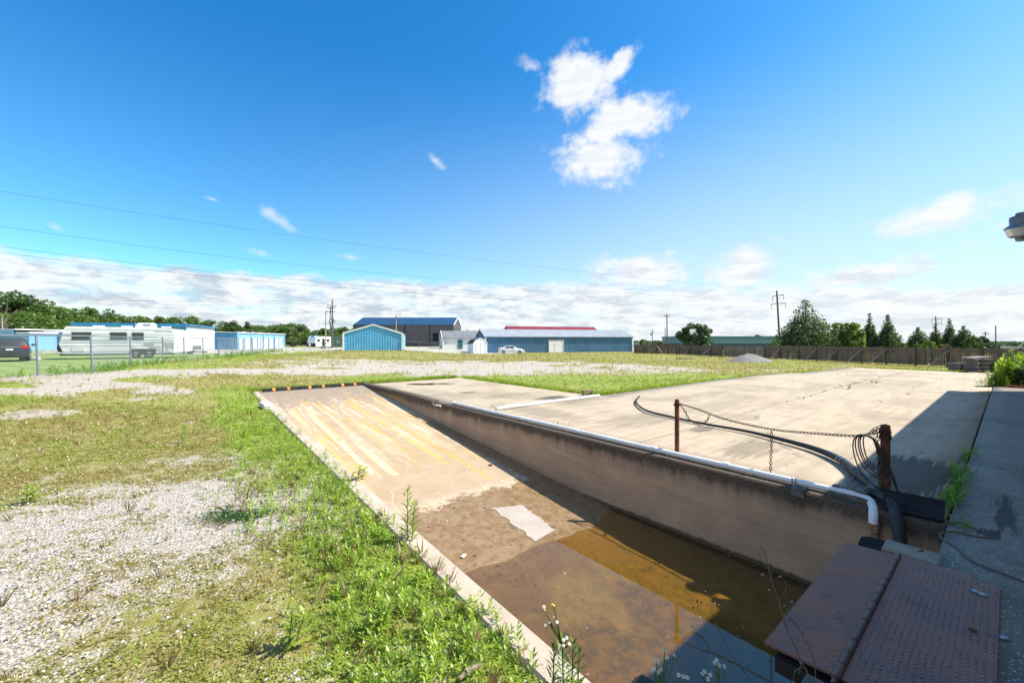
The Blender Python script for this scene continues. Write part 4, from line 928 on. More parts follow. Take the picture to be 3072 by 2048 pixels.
# row of units with roll-up doors
a0 = Vector((-55.6, 82, 0)); a1 = Vector((-58.6, 104.5, 0)); zb = tz(-56, 88); dv = (a1-a0).normalized(); nv_ = Vector((-dv.y, dv.x, 0)); Ln = (a1-a0).length; Hs = 3.35
t = thing('storage_row', 'row of storage units with white roll-up doors between light blue posts', 'building', (a0.x, a0.y, zb), 0)
mb = MB(); lft = nv_*5.2; corr(mb, (lft.x, lft.y), (0, 0), -.4, lambda s: Hs, .42, .035); mb.build('end_wall', SBLUE, t)
mb = MB(); corr(mb, (0, 0), (dv.x*Ln, dv.y*Ln), -.4, lambda s: Hs, 1.2, .01); b_ = dv*Ln+lft; corr(mb, (dv.x*Ln, dv.y*Ln), (b_.x, b_.y), -.4, lambda s: Hs, .6, .02); mb.build('front_wall', LBLUE, t)
mb = MB(); roof_slab(mb, Vector((0, 0, Hs))-nv_*.25-dv*.25, dv*(Ln+.25)-nv_*.25+Vector((0, 0, Hs)), dv*(Ln+.25)+nv_*5.5+Vector((0, 0, Hs+.15)), -dv*.25+nv_*5.5+Vector((0, 0, Hs+.15)), .14); mb.build('roof', WHITE, t)
k = 0
for i in range(4):
    for j in range(2):
        s0 = .8+i*(Ln-.8)/4+j*(2.45); c0 = dv*s0-nv_*.08; c1 = dv*(s0+1.75)-nv_*.08
        mb = MB(); mb.add([(c0.x, c0.y, -.1), (c1.x, c1.y, -.1), (c1.x, c1.y, 2.35), (c0.x, c0.y, 2.35)], [(0, 1, 2, 3)])
        for h in np.arange(.15, 2.3, .3): mb.bar((c0.x, c0.y, h), (c1.x, c1.y, h), .03, .04)
        mb.build('roll_up_door', WHITE, t)
mb = MB()
for i in range(5): c0 = dv*(.12+i*(Ln-.3)/4)-nv_*.1; mb.bar((c0.x, c0.y, -.3), (c0.x, c0.y, Hs-.1), .3, .16)
buildS(mb, 'wall_post', LBLUE, t)
mb = MB(); 
for s_ in (8, 12, 15): c0 = dv*s_+nv_*2.5; mb.lathe([(.35, Hs+.1), (.4, Hs+.35), (.1, Hs+.45)], 10, (c0.x, c0.y, 0))
buildS(mb, 'roof_vent', GREYM, t, True)
# two units behind the parked vehicle
a = at(90, 1047, 70); 
t = thing('storage_unit', 'light blue storage unit with a white roof edge beside the caravan tail', 'building', (a.x, 70, .5), 0.10)
mb = MB(); corr(mb, (0, 0), (6.2, 0), -.4, lambda s: 3.0, .42, .035); corr(mb, (6.2, 0), (5.6, 9), -.4, lambda s: 3.0, .42, .035); corr(mb, (-.2, 9), (0, 0), -.4, lambda s: 3.0, .42, .035); mb.build('wall', SBLUE, t)
mb = MB(); mb.box(-.3, 6.5, -.25, 9, 2.95, 3.18); mb.build('roof', WHITE, t)
part_box('corner_trim', LBLUE, t, -.6, .05, -.13, .03, -.3, 2.95)
a = at(-90, 1047, 66)
t = thing('storage_unit', 'pale blue storage unit with white doors behind the dark car', 'building', (a.x, 66, .5), 0.02)
mb = MB(); corr(mb, (0, 0), (9.4, 0), -.4, lambda s: 2.75, .42, .02); corr(mb, (9.4, 0), (9.4, 7), -.4, lambda s: 2.75, .42, .02); mb.build('wall', LBLUE, t)
mb = MB(); corr(mb, (-2, -.3), (7.35, -.3), 2.2, lambda s: 3.35, .42, .03); mb.build('gable_panel', LBLUE, t)
mb = MB(); mb.box(-2.2, 7.5, -.35, 7, 3.35, 3.5); mb.box(7.5, 9.7, -.25, 7, 2.75, 2.98); mb.build('roof', WHITE, t)
for x in (1.3, 4.2, 7.4):
    part_box('roll_up_door', WHITE, t, x, x+(2.2 if x < 7 else 1.6), -.10, -.02, -.1, 2.1)
# teal factory and small distant buildings, right
Yt = 150; pxm = Yt/F; x0 = (2040-CU)*pxm; zb = tz(x0, Yt)
t = thing('teal_factory', 'long low teal factory behind the wooden fence', 'building', (x0, Yt, zb), -.03)
Lq = (2402-2040)*pxm; top = lambda v: CH-(v-HV)*pxm-zb
part_box('upper_wall', M('teal_fascia', (.10, .24, .26), .6), t, 0, Lq, 0, 20, top(1016), top(1008))
part_box('wall', M('teal_wall', (.14, .30, .33), .6), t, .3, Lq-.3, .3, 20, top(1030.5), top(1016.2))
part_box('base_wall', M('teal_base', (.055, .085, .11), .7), t, .3, Lq-.3, .25, 20, -1, top(1030.7))
Yt = 170; a = at(1905, 1032, Yt); t = thing('white_shed', 'tiny white shed in the distance behind the left end of the wooden fence', 'shed', (a.x, Yt, tz(a.x, Yt)), 0)
part_box('wall', M('white_shed_wall', (.7, .72, .74), .6), t, 0, 4.8, 0, 4, -1, 1.3); 
mb = MB(); mb.prism([(-.2, 1.3), (5.0, 1.3), (4.4, 1.9), (.4, 1.9)], -.2, 4.2, 'y'); mb.build('roof', WROOF, t)
Yt = 150; a = at(2975, 1046, Yt); t = thing('white_roof_building', 'distant building with a pale roof showing over the fence at the right', 'building', (a.x, Yt, -1.2), -.2)
part_box('wall', M('far_wall', (.5, .5, .5), .7), t, 0, 9.5, 0, 8, -1, .55); mb = MB(); mb.prism([(-.3, .55), (9.8, .55), (9.0, 1.05), (.6, 1.05)], -.3, 8.3, 'y'); mb.build('roof', WROOF, t)
Yt = 140; a = at(2696, 1044, Yt); t = thing('grey_house', 'distant grey building in the gap between the cone-shaped trees', 'building', (a.x, Yt, tz(a.x, Yt)), .1)
part_box('wall', M('far_grey_wall', (.38, .35, .31), .7), t, 0, 5.5, 0, 6, -.5, 1.2); mb = MB(); mb.prism([(-.3, 1.2), (5.8, 1.2), (4.9, 2.3), (.6, 2.3)], -.3, 6.3, 'y'); mb.build('roof', M('far_grey_roof', (.34, .36, .38), .6), t)
# white letters on the long green slatted fence
Yg = 108; pxm = Yg/F; a = at(955, 1043, Yg); zb = tz(a.x, Yg)
t = thing('green_fence', 'tall green slatted fence carrying white letters, left of the blue shed', 'fence', (a.x, Yg, zb), 0); Lg = (1080-955)*pxm; Hg = CH-(1010-HV)*pxm-zb
GREENF = M('green_slats', (.03, .12, .055), .6, c2=(.04, .15, .06)); PALES = M('pale_slats', (.34, .44, .30), .6)
part_box('panel', GREENF, t, 0, Lg, 0, .04, 0, Hg)
mb = MB()
for x in np.arange(.2, Lg, .31): mb.box(x, x+.07, -.05, -.005, 0, Hg)
mb.build('pale_slat', PALES, t)
cx = 0
for ch, u in (('A', 968.5), ('L', 989), ('C', 1015.5)):
    x = (u-955)*pxm; z = CH-(1024.7-HV)*pxm-zb; mb = MB(); h = .30
    if ch == 'A': mb.bar((x-.30, -.09, z-h), (x, -.09, z+h), .05, .12); mb.bar((x+.30, -.09, z-h), (x, -.09, z+h), .05, .12); mb.bar((x-.17, -.09, z-.08), (x+.17, -.09, z-.08), .05, .12)
    if ch == 'L': mb.bar((x-.2, -.09, z-h), (x-.2, -.09, z+h), .05, .14); mb.bar((x-.2, -.09, z-h+.06), (x+.25, -.09, z-h+.06), .05, .12)
    if ch == 'C': mb.bar((x-.28, -.09, z-h), (x-.28, -.09, z+h), .05, .16); mb.bar((x-.28, -.09, z-h+.06), (x+.3, -.09, z-h+.06), .05, .13); mb.bar((x-.28, -.09, z+h-.06), (x+.3, -.09, z+h-.06), .05, .13)
    mb.build('letter', WHITE, t)
#PART5
# ------------------------------------------------------------------ vehicles
GLASS = M('car_glass', (.02, .025, .03), .08, c2=(.03, .035, .04), spec=.8)
TYRE = M('tyre', (.018, .018, .019), .85); RIM = M('rim_metal', (.45, .46, .48), .35, .7)
REDL = M('red_lamp', (.55, .012, .015), .25, c2=(.4, .01, .012)); ORL = M('amber_lamp', (.7, .2, .02), .3)
def loft(mb, secs):                                    # closed sections of equal length along the body
    n = len(secs[0]); vs = [p for s in secs for p in s]
    mb.add(vs, [(i*n+k, i*n+(k+1)%n, (i+1)*n+(k+1)%n, (i+1)*n+k) for i in range(len(secs)-1) for k in range(n)]+[tuple(range(n-1, -1, -1)), tuple((len(secs)-1)*n+k for k in range(n))])
def body_sec(x, zb, zt, w, sill=.06, tuck=.05):
    h = zt-zb; return [(x, -w+tuck, zb), (x, -w, zb+h*.28), (x, -w+.01, zb+h*.62), (x, -w+.06, zt-.04), (x, -w+.16, zt), (x, w-.16, zt), (x, w-.06, zt-.04), (x, w-.01, zb+h*.62), (x, w, zb+h*.28), (x, w-tuck, zb)]
def wheel(t, x, y, r, wd):
    s = 1 if y > 0 else -1
    mb = MB(); mb.tube([(x, y-s*wd, r), (x, y-s*wd*.9, r), (x, y-s*.02, r), (x, y, r)], [r*.9, r, r, r*.92], 20); o = mb.build('wheel', TYRE, t, True)
    mb = MB(); mb.tube([(x, y-.01*s, r), (x, y+.012*s, r)], [r*.62, r*.60], 16); mb.build('rim', RIM, o, True)
def car(t, paint, prof, cab, w, wx, r, tail_lamp, head_lamp, extra=None):
    mb = MB(); loft(mb, [body_sec(*p) for p in prof]); b = mb.build('body', paint, t, True)
    mb = MB(); secs = []
    for (x, z, ww) in cab: secs.append((x, z, ww))
    # cabin: base line then roof line
    (x0, x1, x2, x3, zb, zr, wb, wr) = cab_d = cab[0] if len(cab[0]) == 8 else cab
    return b
def cabin(mb, x0, x1, x2, x3, zb, zr, wb, wr):
    B = [(x0, -wb, zb), (x3, -wb, zb), (x3, wb, zb), (x0, wb, zb)]; T = [(x1, -wr, zr), (x2, -wr, zr), (x2, wr, zr), (x1, wr, zr)]
    mb.add(B+T, [(3,2,1,0), (4,5,6,7), (0,1,5,4), (1,2,6,5), (2,3,7,6), (3,0,4,7)])
# white sedan
a = gp(1534, 1057.5); t = thing('parked_car', 'white sedan parked in front of the slate-blue building', 'car', Vector((at(1534, 1057, 74.5).x, 74.5, tz(0, 74.5))), .06)
CARW = M('white_car_paint', (.80, .81, .83), .25, c2=(.76, .77, .79), spec=.6)
mb = MB(); prof = [(-2.42, .34, .80, .70), (-2.34, .24, 1.02, .82), (-1.9, .20, 1.06, .89), (-.6, .18, .97, .91), (.7, .18, .95, .91), (1.2, .18, .93, .90), (1.9, .20, .84, .86), (2.32, .24, .74, .76), (2.42, .32, .60, .62)]
loft(mb, [body_sec(*p) for p in prof]); mb.build('body', CARW, t, True)
mb = MB(); loft(mb, [[(x, -wb, .93), (x, -wr, z), (x, wr, z), (x, wb, .93)] for x, z, wb, wr in ((-1.75, 1.03, .78, .7), (-1.0, 1.38, .80, .60), (-.4, 1.45, .80, .58), (.25, 1.42, .80, .58), (1.15, .95, .80, .72))]); mb.build('roof', CARW, t, True)
mb = MB(); mb.add([(-1.35, -.822, 1.04), (-.92, -.70, 1.33), (-.38, -.69, 1.385), (-.35, -.822, 1.02)], [(0, 1, 2, 3)]); mb.add([(-.28, -.822, 1.02), (-.30, -.69, 1.385), (.22, -.69, 1.36), (.72, -.822, 1.01)], [(0, 1, 2, 3)])
buildS(mb, 'side_window', GLASS, t)
for x in (-1.47, 1.47):
    for y in (-.90, .90): wheel(t, x, y, .33, .2)
mb = MB(); mb.box(-2.44, -2.1, -.88, -.5, .78, .93); mb.build('taillight', REDL, t); mb = MB(); mb.box(2.05, 2.36, -.80, -.45, .62, .73); mb.build('headlight', GLASS, t)
mb = MB(); mb.box(.45, .62, -1.02, -.86, .98, 1.09, .02); mb.build('mirror', CARW, t)
# dark SUV seen from behind
a = at(36, 1079, 31.5); t = thing('parked_car', 'dark grey SUV seen from behind through the chain-link fence', 'car', Vector((a.x, a.y, tz(a.x, a.y))), math.atan2(.66, -.75))
CARD = M('dark_car_paint', (.022, .026, .033), .28, c2=(.03, .034, .04), spec=.6)
mb = MB(); prof = [(-2.3, .45, .98, .82), (-2.22, .30, 1.10, .92), (-1.7, .26, 1.12, .96), (.8, .24, 1.08, .97), (1.6, .26, 1.02, .94), (2.25, .34, .92, .82)]
loft(mb, [body_sec(*p) for p in prof]); mb.build('body', CARD, t, True)
mb = MB(); loft(mb, [[(x, -wb, 1.05), (x, -wr, z), (x, -wr+.12, z+.06), (x, wr-.12, z+.06), (x, wr, z), (x, wb, 1.05)] for x, z, wb, wr in ((-2.26, 1.14, .88, .84), (-1.85, 1.66, .90, .72), (-.6, 1.72, .91, .72), (.3, 1.66, .90, .70), (1.15, 1.1, .88, .80))]); mb.build('roof', CARD, t, True)
mb = MB(); mb.add([(-2.245, -.70, 1.20), (-2.245, .70, 1.20), (-1.93, .62, 1.62), (-1.93, -.62, 1.62)], [(0, 1, 2, 3)]); mb.build('rear_window', M('rear_glass', (.07, .12, .12), .1), t)
mb = MB()
for s in (-1, 1): mb.add([(-1.6, s*.915, 1.16), (-1.5, s*.80, 1.55), (.2, s*.80, 1.55), (.7, s*.915, 1.14)], [(0, 1, 2, 3)])
buildS(mb, 'side_window', GLASS, t)
for s in (-1, 1):
    mb = MB(); mb.box(-2.34, -2.05, s*.90 if s > 0 else -.93, .93 if s > 0 else -.90+.35, .97, 1.16) if s < 0 else mb.box(-2.34, -2.05, .55, .93, .97, 1.16); mb.build('taillight', REDL, t)
    mb = MB(); mb.box(.55, .75, s*1.05-.1, s*1.05+.1, 1.12, 1.28, .03); mb.build('mirror', CARD, t)
    mb = MB(); mb.bar((-1.6, s*.6, 1.79), (.1, s*.6, 1.77), .04, .05); mb.build('roof_rail', GREYM, t)
part_box('number_plate', M('plate_white', (.7, .72, .75), .5), t, -2.37, -2.30, -.15, .20, .82, .95)
part_box('trim_strip', GREYM, t, -2.33, -2.26, -.6, .6, 1.04, 1.09)
for x in (-1.45, 1.45):
    for y in (-.95, .95): wheel(t, x, y, .36, .22)
# long travel trailer
TR0 = at(176, 1070, 33.2); g0 = tz(TR0.x+3, 35)
t = thing('travel_trailer', 'long white ribbed caravan with three dark windows behind the chain-link fence', 'caravan', (TR0.x, TR0.y, g0), math.atan2(.50, .866))
RIBW = M('caravan_white', (.72, .74, .77), .4, c2=(.64, .67, .70), scale=1.2); RIBG = M('caravan_grey', (.36, .385, .405), .45, c2=(.28, .305, .325), scale=1.5)
Lt = 7.35; Wt = 2.4
z0, z1 = .42, 2.72
sideprof = [(.30, z0), (Lt, z0), (Lt-.02, z1-.30), (Lt-.25, z1-.12), (6.2, z1-.03), (.5, z1), (.36, z1-.06), (.0, 1.25), (.05, 1.1)]
mb = MB(); mb.prism(sideprof, 0, Wt, 'y'); mb.build('body', RIBW, t)
def xl_(z): return .36*(z-1.25)/(2.6-1.25) if z > 1.25 else .30*(1.25-z)/.83
mb = MB(); mbg = MB(); k = 0
for z in np.arange(z0+.05, z1-.28, .098):
    a0 = xl_(z)+.03; tgt = mbg if (k % 5 == 1 or 1.30 < z < 1.42) else mb
    tgt.prism([(-.022, z), (0, z-.03), (0, z+.04)], a0, Lt-.04, 'x'); k += 1
mb.build('side_rib', RIBW, t); mbg.build('grey_rib', RIBG, t)
mb = MB(); mb.box(.40, Lt-.2, -.012, .0, 2.40, 2.52); mb.build('roof_stripe', RIBG, t)
mb = MB(); mb.add([(5.9, -.03, 2.33), (Lt-.1, -.03, 2.33), (Lt-.1, -.03, 2.42), (6.2, -.03, 2.42)], [(0, 1, 2, 3)]); mb.add([(6.1, -.03, .62), (Lt-.02, -.03, .70), (Lt-.02, -.03, 1.35), (5.2, -.03, 1.28)], [(0, 1, 2, 3)]); buildS(mb, 'decal', RIBG, t)
WINM = M('caravan_window', (.018, .022, .028), .15, c2=(.05, .055, .065), scale=2, spec=.6)
for (x0_, x1_) in ((.78, 1.92), (3.12, 4.16), (4.52, 5.26)):
    mb = MB(); mb.box(x0_-.05, x1_+.05, -.035, -.0, 1.56, 2.27, .012); f = mb.build('window', RIM, t)
    mb = MB(); mb.box(x0_, x1_, -.05, -.036, 1.61, 2.22); mb.build('pane', WINM, f)
for (x0_, x1_, za, zb_) in ((.75, 1.5, .62, .98), (4.55, 4.9, .98, 1.18), (5.95, 6.55, .98, 1.28), (6.4, 6.75, .60, .88), (6.9, 7.2, .58, .80)):
    part_box('hatch', M('hatch_white', (.62, .65, .66), .5), t, x0_, x1_, -.045, -.02, za, zb_)
mb = MB(); mb.prism([(-.04, .40), (-.04, .80), (.1, .80), (.1, .40)], 4.35, 6.1, 'x'); mb.build('wheel_arch', BLACKP, t)
for x in (4.75, 5.62): wheel(t, x, .0-.06, .34, .22); 
# rounded white front cap
mb = MB(); secs = []
for f, x in ((0, Lt+.002), (.35, Lt+.55), (.7, Lt+.92), (1, Lt+1.08)):
    i = .5*f**2; secs.append([(x, i, z0+.05+.1*f), (x, i, z1-.32-.55*f**2), (x, i+.15, z1-.16-.5*f**2), (x, Wt-i-.15, z1-.16-.5*f**2), (x, Wt-i, z1-.32-.55*f**2), (x, Wt-i, z0+.05+.1*f)])
loft(mb, secs); mb.build('front_cap', WHITE, t, True)
for x, y in ((.55, .12), (.6, .35), (.64, .55)):
    pass
mb = MB(); mb.box(Lt+.20, Lt+.30, .02, .06, .92, 1.05); mb.build('marker_lamp', ORL, t)
mb = MB(); loft(mb, [[(4.55, .7, z1-.02), (4.55, .7, z1+.22), (4.55, 1.6, z1+.22), (4.55, 1.6, z1-.02)], [(4.75, .6, z1-.02), (4.75, .6, z1+.40), (4.75, 1.7, z1+.40), (4.75, 1.7, z1-.02)], [(5.7, .6, z1-.02), (5.7, .6, z1+.42), (5.7, 1.7, z1+.42), (5.7, 1.7, z1-.02)], [(5.85, .7, z1-.02), (5.85, .7, z1+.2), (5.85, 1.6, z1+.2), (5.85, 1.6, z1-.02)]]); o = mb.build('air_conditioner', WHITE, t)
part_box('grille', M('grille', (.3, .32, .33), .6), o, 5.1, 5.6, .585, .599, z1+.08, z1+.34)
for x in (1.9, 3.7, 6.4): part_box('roof_vent', WHITE, t, x, x+.6, .4, 1.0, z1-.02, z1+.10)
mb = MB(); mb.bar((Lt+.9, Wt/2-.5, .5), (Lt+2.3, Wt/2, .48), .09, .12); mb.bar((Lt+.9, Wt/2+.5, .5), (Lt+2.3, Wt/2, .48), .09, .12); mb.build('drawbar', BLACKP, t)
mb = MB(); mb.bar((.1, -.1, .36), (Lt, -.1, .36), .1, .1); mb.build('chassis', BLACKP, t)
mb = MB(); mb.tube([(-.02, .5, .95), (.0, .7, .95)], [.1, .1], 8); mb.tube([(-.34, 1.0, .92), (-.28, 1.0, .92), (-.06, 1.0, .92), (-.0, 1.0, .92)], [.30, .36, .36, .30], 20); mb.build('spare_wheel', TYRE, t, True)
q_ = MB(); q_.box(-.5, .5, -.2, .2, 0, .25, .05); 
a = at(88, 1078, 31.8)
mb = MB(); mb.box(-.55, .6, -.18, .22, -.05, .26, .06); o = mb.build('sack', M('pale_sack', (.62, .63, .66), .8, c2=(.4, .42, .46), scale=6), None); o.location = (a.x, a.y, tz(a.x, a.y)); o.rotation_euler.z = .25; tag(o, 'pale sack lying on the grass by the dark SUV', 'sack')
# grey utility cart beyond the caravan drawbar
a = at(570, 1062, 46.5); t = thing('utility_trailer', 'small grey open trailer between the caravan and the white storage wall', 'trailer', (a.x, a.y, tz(a.x, a.y)), .75)
mb = MB(); mb.box(-1.0, 1.0, -.5, -.46, .45, .95); mb.box(-1.0, 1.0, .46, .5, .45, .95); mb.box(-1.0, -.96, -.459, .459, .45, .95); mb.box(.96, 1.0, -.459, .459, .45, .95); mb.box(-.959, .959, -.459, .459, .45, .5); mb.build('tub', M('cart_grey', (.2, .23, .24), .5), t)
for y in (-.6, .6): wheel(t, 0, y, .28, .15)
mb = MB(); mb.bar((1.0, 0, .5), (2.2, 0, .42), .07, .07); mb.build('drawbar', BLACKP, t)
# small teardrop-nosed caravan at the back
a = at(934, 1044.5, 90); t = thing('small_caravan', 'small white caravan with a black lower front beside the utility pole', 'caravan', (a.x, a.y, tz(a.x, a.y)), -.42)
w2 = 1.25; D2 = 4.2
mb = MB(); mb.prism([(0, .45), (D2, .45), (D2, 2.65), (.7, 2.72), (.28, 2.45), (.05, 1.9), (.0, 1.1)], -w2, w2, 'x'); mb.build('body', M('caravan_shell', (.78, .79, .80), .4), t)
mb = MB(); mb.box(-w2-.01, w2+.01, -.03, .1, .40, 1.18); mb.build('front_guard', BLACKP, t)
mb = MB(); mb.lathe([(.16, .0), (.19, .1), (.19, .42), (.12, .52)], 10, (-.1, -.32, .55)); mb.build('gas_bottle', WHITE, t, True)
mb = MB(); mb.bar((-w2*.5, -.03, .5), (0, -1.4, .5), .08, .1); mb.bar((w2*.5, -.03, .5), (0, -1.4, .5), .08, .1); mb.build('drawbar', BLACKP, t)
mb = MB(); mb.box(-.55, .55, .25, .9, 2.62, 2.86, .04); mb.build('roof_box', M('roof_box_blue', (.1, .42, .66), .4), t)
mb = MB(); mb.box(w2+.0, w2+.02, .5, 1.2, 1.5, 2.1); mb.box(w2, w2+.02, 1.8, 2.5, .55, 2.2); mb.box(w2, w2+.02, 3.0, 3.7, 1.5, 2.1); buildS(mb, 'window', DARKG, t)
mb = MB(); mb.box(w2, w2+.015, .2, 3.9, 1.05, 1.25); mb.build('stripe', M('stripe_grey', (.12, .13, .15), .5), t)
for y in (1.9, 2.7): 
    mb = MB(); mb.tube([(w2-.2, y, .33), (w2+.02, y, .33)], .33, 16); o = mb.build('wheel', TYRE, t, True); mb = MB(); mb.tube([(w2+.015, y, .33), (w2+.035, y, .33)], .2, 12); mb.build('rim', RIM, o, True)
mb = MB(); mb.bar((w2+.05, .35, 2.4), (w2+.9, .3, 6.0), .05, .05); mb.build('aerial', GREYM, t)
# ------------------------------------------------------------------ chain-link fences
FENCEG = M('fence_steel', (.20, .245, .29), .45, .2, c2=(.15, .185, .22), scale=8)
WIREM = M('fence_wire', (.15, .18, .21), .5, .2)
def chainlink(name, label, pts, H, lean=0.0, step=.075, wr=.0024, posts=True, pr=.042):
    o0 = pts[0]; t = thing(name, label, 'fence', o0)
    tops = [p+Vector((-lean*(1 if i < 4 else .4), 0, H)) for i, p in enumerate(pts)]
    for p, q_ in zip(pts, tops):
        mb = MB(); mb.cyl(p-o0-Vector((0, 0, .1)), q_-o0, pr, n=8); mb.build('post', FENCEG, t, True)
    mb = MB()
    for a, b in zip(tops, tops[1:]): mb.cyl(a-o0-Vector((0, 0, .03)), b-o0-Vector((0, 0, .03)), pr*.72, n=6)
    mb.build('top_rail', FENCEG, t, True)
    mb = MB()
    for (a, b), (at_, bt) in zip(zip(pts, pts[1:]), zip(tops, tops[1:])):
        L = (b-a).length; n = max(2, int(L/step)); h = H-.08
        f = lambda s, z: a.lerp(b, s/L).lerp(at_.lerp(bt, s/L), z/H)-o0
        for dr_ in (1, -1):
            k = -int(h/step)-1
            for i in range(-int(h/step)-1, n+int(h/step)+1):
                s0 = i*step; s1 = s0+dr_*h; z0_, z1_ = .04, h
                # clip to the bay
                A_0, A_1 = s0, s1
                def cl(s, z, sa, za): return z
                lo, hi = 0.0, 1.0
                if dr_ > 0: lo = max(lo, (0-s0)/h); hi = min(hi, (L-s0)/h)
                else: lo = max(lo, (s0-L)/h); hi = min(hi, s0/h)
                if hi-lo < .01: continue
                p0 = f(s0+dr_*h*lo, .04+(h-.04)*lo); p1 = f(s0+dr_*h*hi, .04+(h-.04)*hi)
                d = (p1-p0).normalized(); sd_ = Vector((b-a)).cross(d).normalized()*wr; up_ = d.cross(sd_).normalized()*wr
                mb.add([p0+sd_, p0-sd_*.5+up_, p0-sd_*.5-up_, p1+sd_, p1-sd_*.5+up_, p1-sd_*.5-up_], [(0, 1, 4, 3), (1, 2, 5, 4), (2, 0, 3, 5)])
    mb.build('wire_mesh', WIREM, t)
    return t
fp = [gp(-60, 1136)]+[gp(u, v) for u, v in ((115, 1126), (277.5, 1116), (394.5, 1097), (489, 1087), (553, 1082.7), (610, 1077), (656.5, 1074.5), (697, 1070), (730, 1065), (758, 1061.5), (783, 1058.5), (805, 1057), (825, 1055.2), (846, 1054))]
chainlink('chain_link_fence', 'galvanised chain-link fence in front of the caravan and storage units', fp, 1.8, .10)
fp2 = [gp(u, v) for u, v in ((846, 1054), (880, 1054), (985, 1054), (1090, 1055), (1197, 1055.5), (1257, 1056), (1318, 1056), (1380, 1056.5), (1441, 1057), (1553, 1058), (1607, 1058.2), (1720, 1058.5), (1820, 1059), (1897, 1059.5))]
chainlink('chain_link_fence', 'thin far chain-link fence running in front of the blue shed and barn', fp2, 1.62, 0, .22, .0016, pr=.022)
# ------------------------------------------------------------------ wooden fence
FW = [M('fence_board', (.215, .155, .105), .9, c2=(.13, .096, .068), scale=3.5, stretch=(1, 1, .25)), M('fence_board_pale', (.22, .17, .12), .9, c2=(.125, .096, .07), scale=4, stretch=(1, 1, .25))]
BRACE = M('brace_wood', (.27, .245, .22), .9, c2=(.19, .17, .15), scale=5); POSTW = M('fence_post_wood', (.11, .085, .065), .9)
RAILW = M('fence_rail_wood', (.14, .115, .09), .9, c2=(.19, .155, .125))
def woodfence(label, pts, H, braces, group=None):
    o0 = pts[0]; t = thing('wooden_fence', label, 'fence', o0, 0, group); rr = random.Random(3)
    A = MB(); B = MB(); R1 = MB()
    for a, b in zip(pts, pts[1:]):
        d = (b-a); L = d.length; x = d/L; nrm = Vector((x.y, -x.x, 0)); n = int(L/.15)
        for i in range(n):
            s = (i+.5)*L/n; p = a+x*s-o0; h = H+rr.uniform(-.035, .03); wd = L/n*.5*rr.choice([.90, .93, .97, .97, .97, .80])
            y = nrm*(-.02-rr.random()*.006); tgt = A
            q0 = p-x*wd+y; q1 = p+x*wd+y; bk = -nrm*.018
            lo_ = [q0+Vector((0, 0, .03)), q1+Vector((0, 0, .03))]; hi_ = [q1+Vector((0, 0, h-.04)), q1-x*wd*.5+Vector((0, 0, h)), q0+x*wd*.5+Vector((0, 0, h)), q0+Vector((0, 0, h-.04))]
            fr = lo_+hi_; tgt.add(fr+[v+bk for v in fr], [tuple(range(6)), tuple(range(11, 5, -1))]+[(i_, 6+i_, 6+(i_+1)%6, (i_+1)%6) for i_ in range(6)])
        for z in (H*.26, H*.55, H*.85)[(0 if H > 1.5 else 0):]: R1.bar(a-o0+Vector((0, 0, z))+nrm*.02, b-o0+Vector((0, 0, z))+nrm*.02, .04, .085)
    A.build('boards', FW[0], t); buildS(R1, 'rail', RAILW, t)
    for p in pts:
        mb = MB(); mb.box(-.06, .06, -.14, -.03, -.3, H+.02); o = mb.build('post', POSTW, t); o.location = p-o0
    for i, dx in braces:
        p = pts[i]-o0; e = pts[i].xy.normalized(); mb = MB(); mb.bar(p+Vector((0, -.12, H*.88)), p+Vector((-e.x*1.0+e.y*dx*1.15, -e.y*1.0-e.x*dx*1.15, .05)), .10, .09); mb.build('brace', BRACE, t)
    return t
def fpts(*uv): return [gp(u, v) for u, v in uv]
woodfence('left stretch of the dark wooden board fence, up to the tan gate', fpts((1903, 1059), (1933, 1060), (1970, 1061), (2003, 1061.5), (2038, 1062.5), (2070, 1063.5), (2098, 1065.5), (2132, 1067.5), (2166, 1069.5)), 1.62, [(0, .6), (1, .9), (2, .9), (5, -.7), (7, -1.1)])
woodfence('right stretch of the dark wooden board fence, running behind the pallets', fpts((2292, 1075), (2340, 1076.5), (2395, 1078.5), (2449, 1081), (2512, 1084), (2583, 1087.5), (2657, 1090.5), (2745, 1094.5), (2843, 1098.5), (2947, 1103), (3060, 1108), (3190, 1114)), 1.72, [(1, -.9), (2, -.9), (3, -.95), (4, -.95), (5, -1.0), (6, -1.1), (8, -1.0)])
# tan sheeted gate between them
gpts = fpts((2170, 1069.5), (2202, 1071), (2232, 1072.5), (2262, 1074), (2290, 1075)); o0 = gpts[0]; Hg = 1.56
t = thing('sheeted_gate', 'tan sheeted gate panels let into the wooden fence', 'gate', o0)
TAN = M('tan_sheet', (.30, .22, .155), .85, c2=(.22, .165, .12), scale=1.2)
for a, b in zip(gpts, gpts[1:]):
    mb = MB(); mb.bar(a-o0+Vector((0, 0, Hg/2)), b-o0+Vector((0, 0, Hg/2)), .03, Hg-.12); mb.build('panel', TAN, t)
for i, p in enumerate(gpts):
    mb = MB(); mb.cyl(p-o0+Vector((0, -.06, -.1)), p-o0+Vector((0, -.06, Hg+.03)), .045, n=8); mb.build('post', FENCEG if i in (0, 4) else POSTW, t, True)
mb = MB(); mb.cyl(gpts[0]-o0+Vector((0, -.06, Hg)), gpts[-1]-o0+Vector((0, -.06, Hg)), .03, n=8); mb.build('top_rail', FENCEG, t, True)
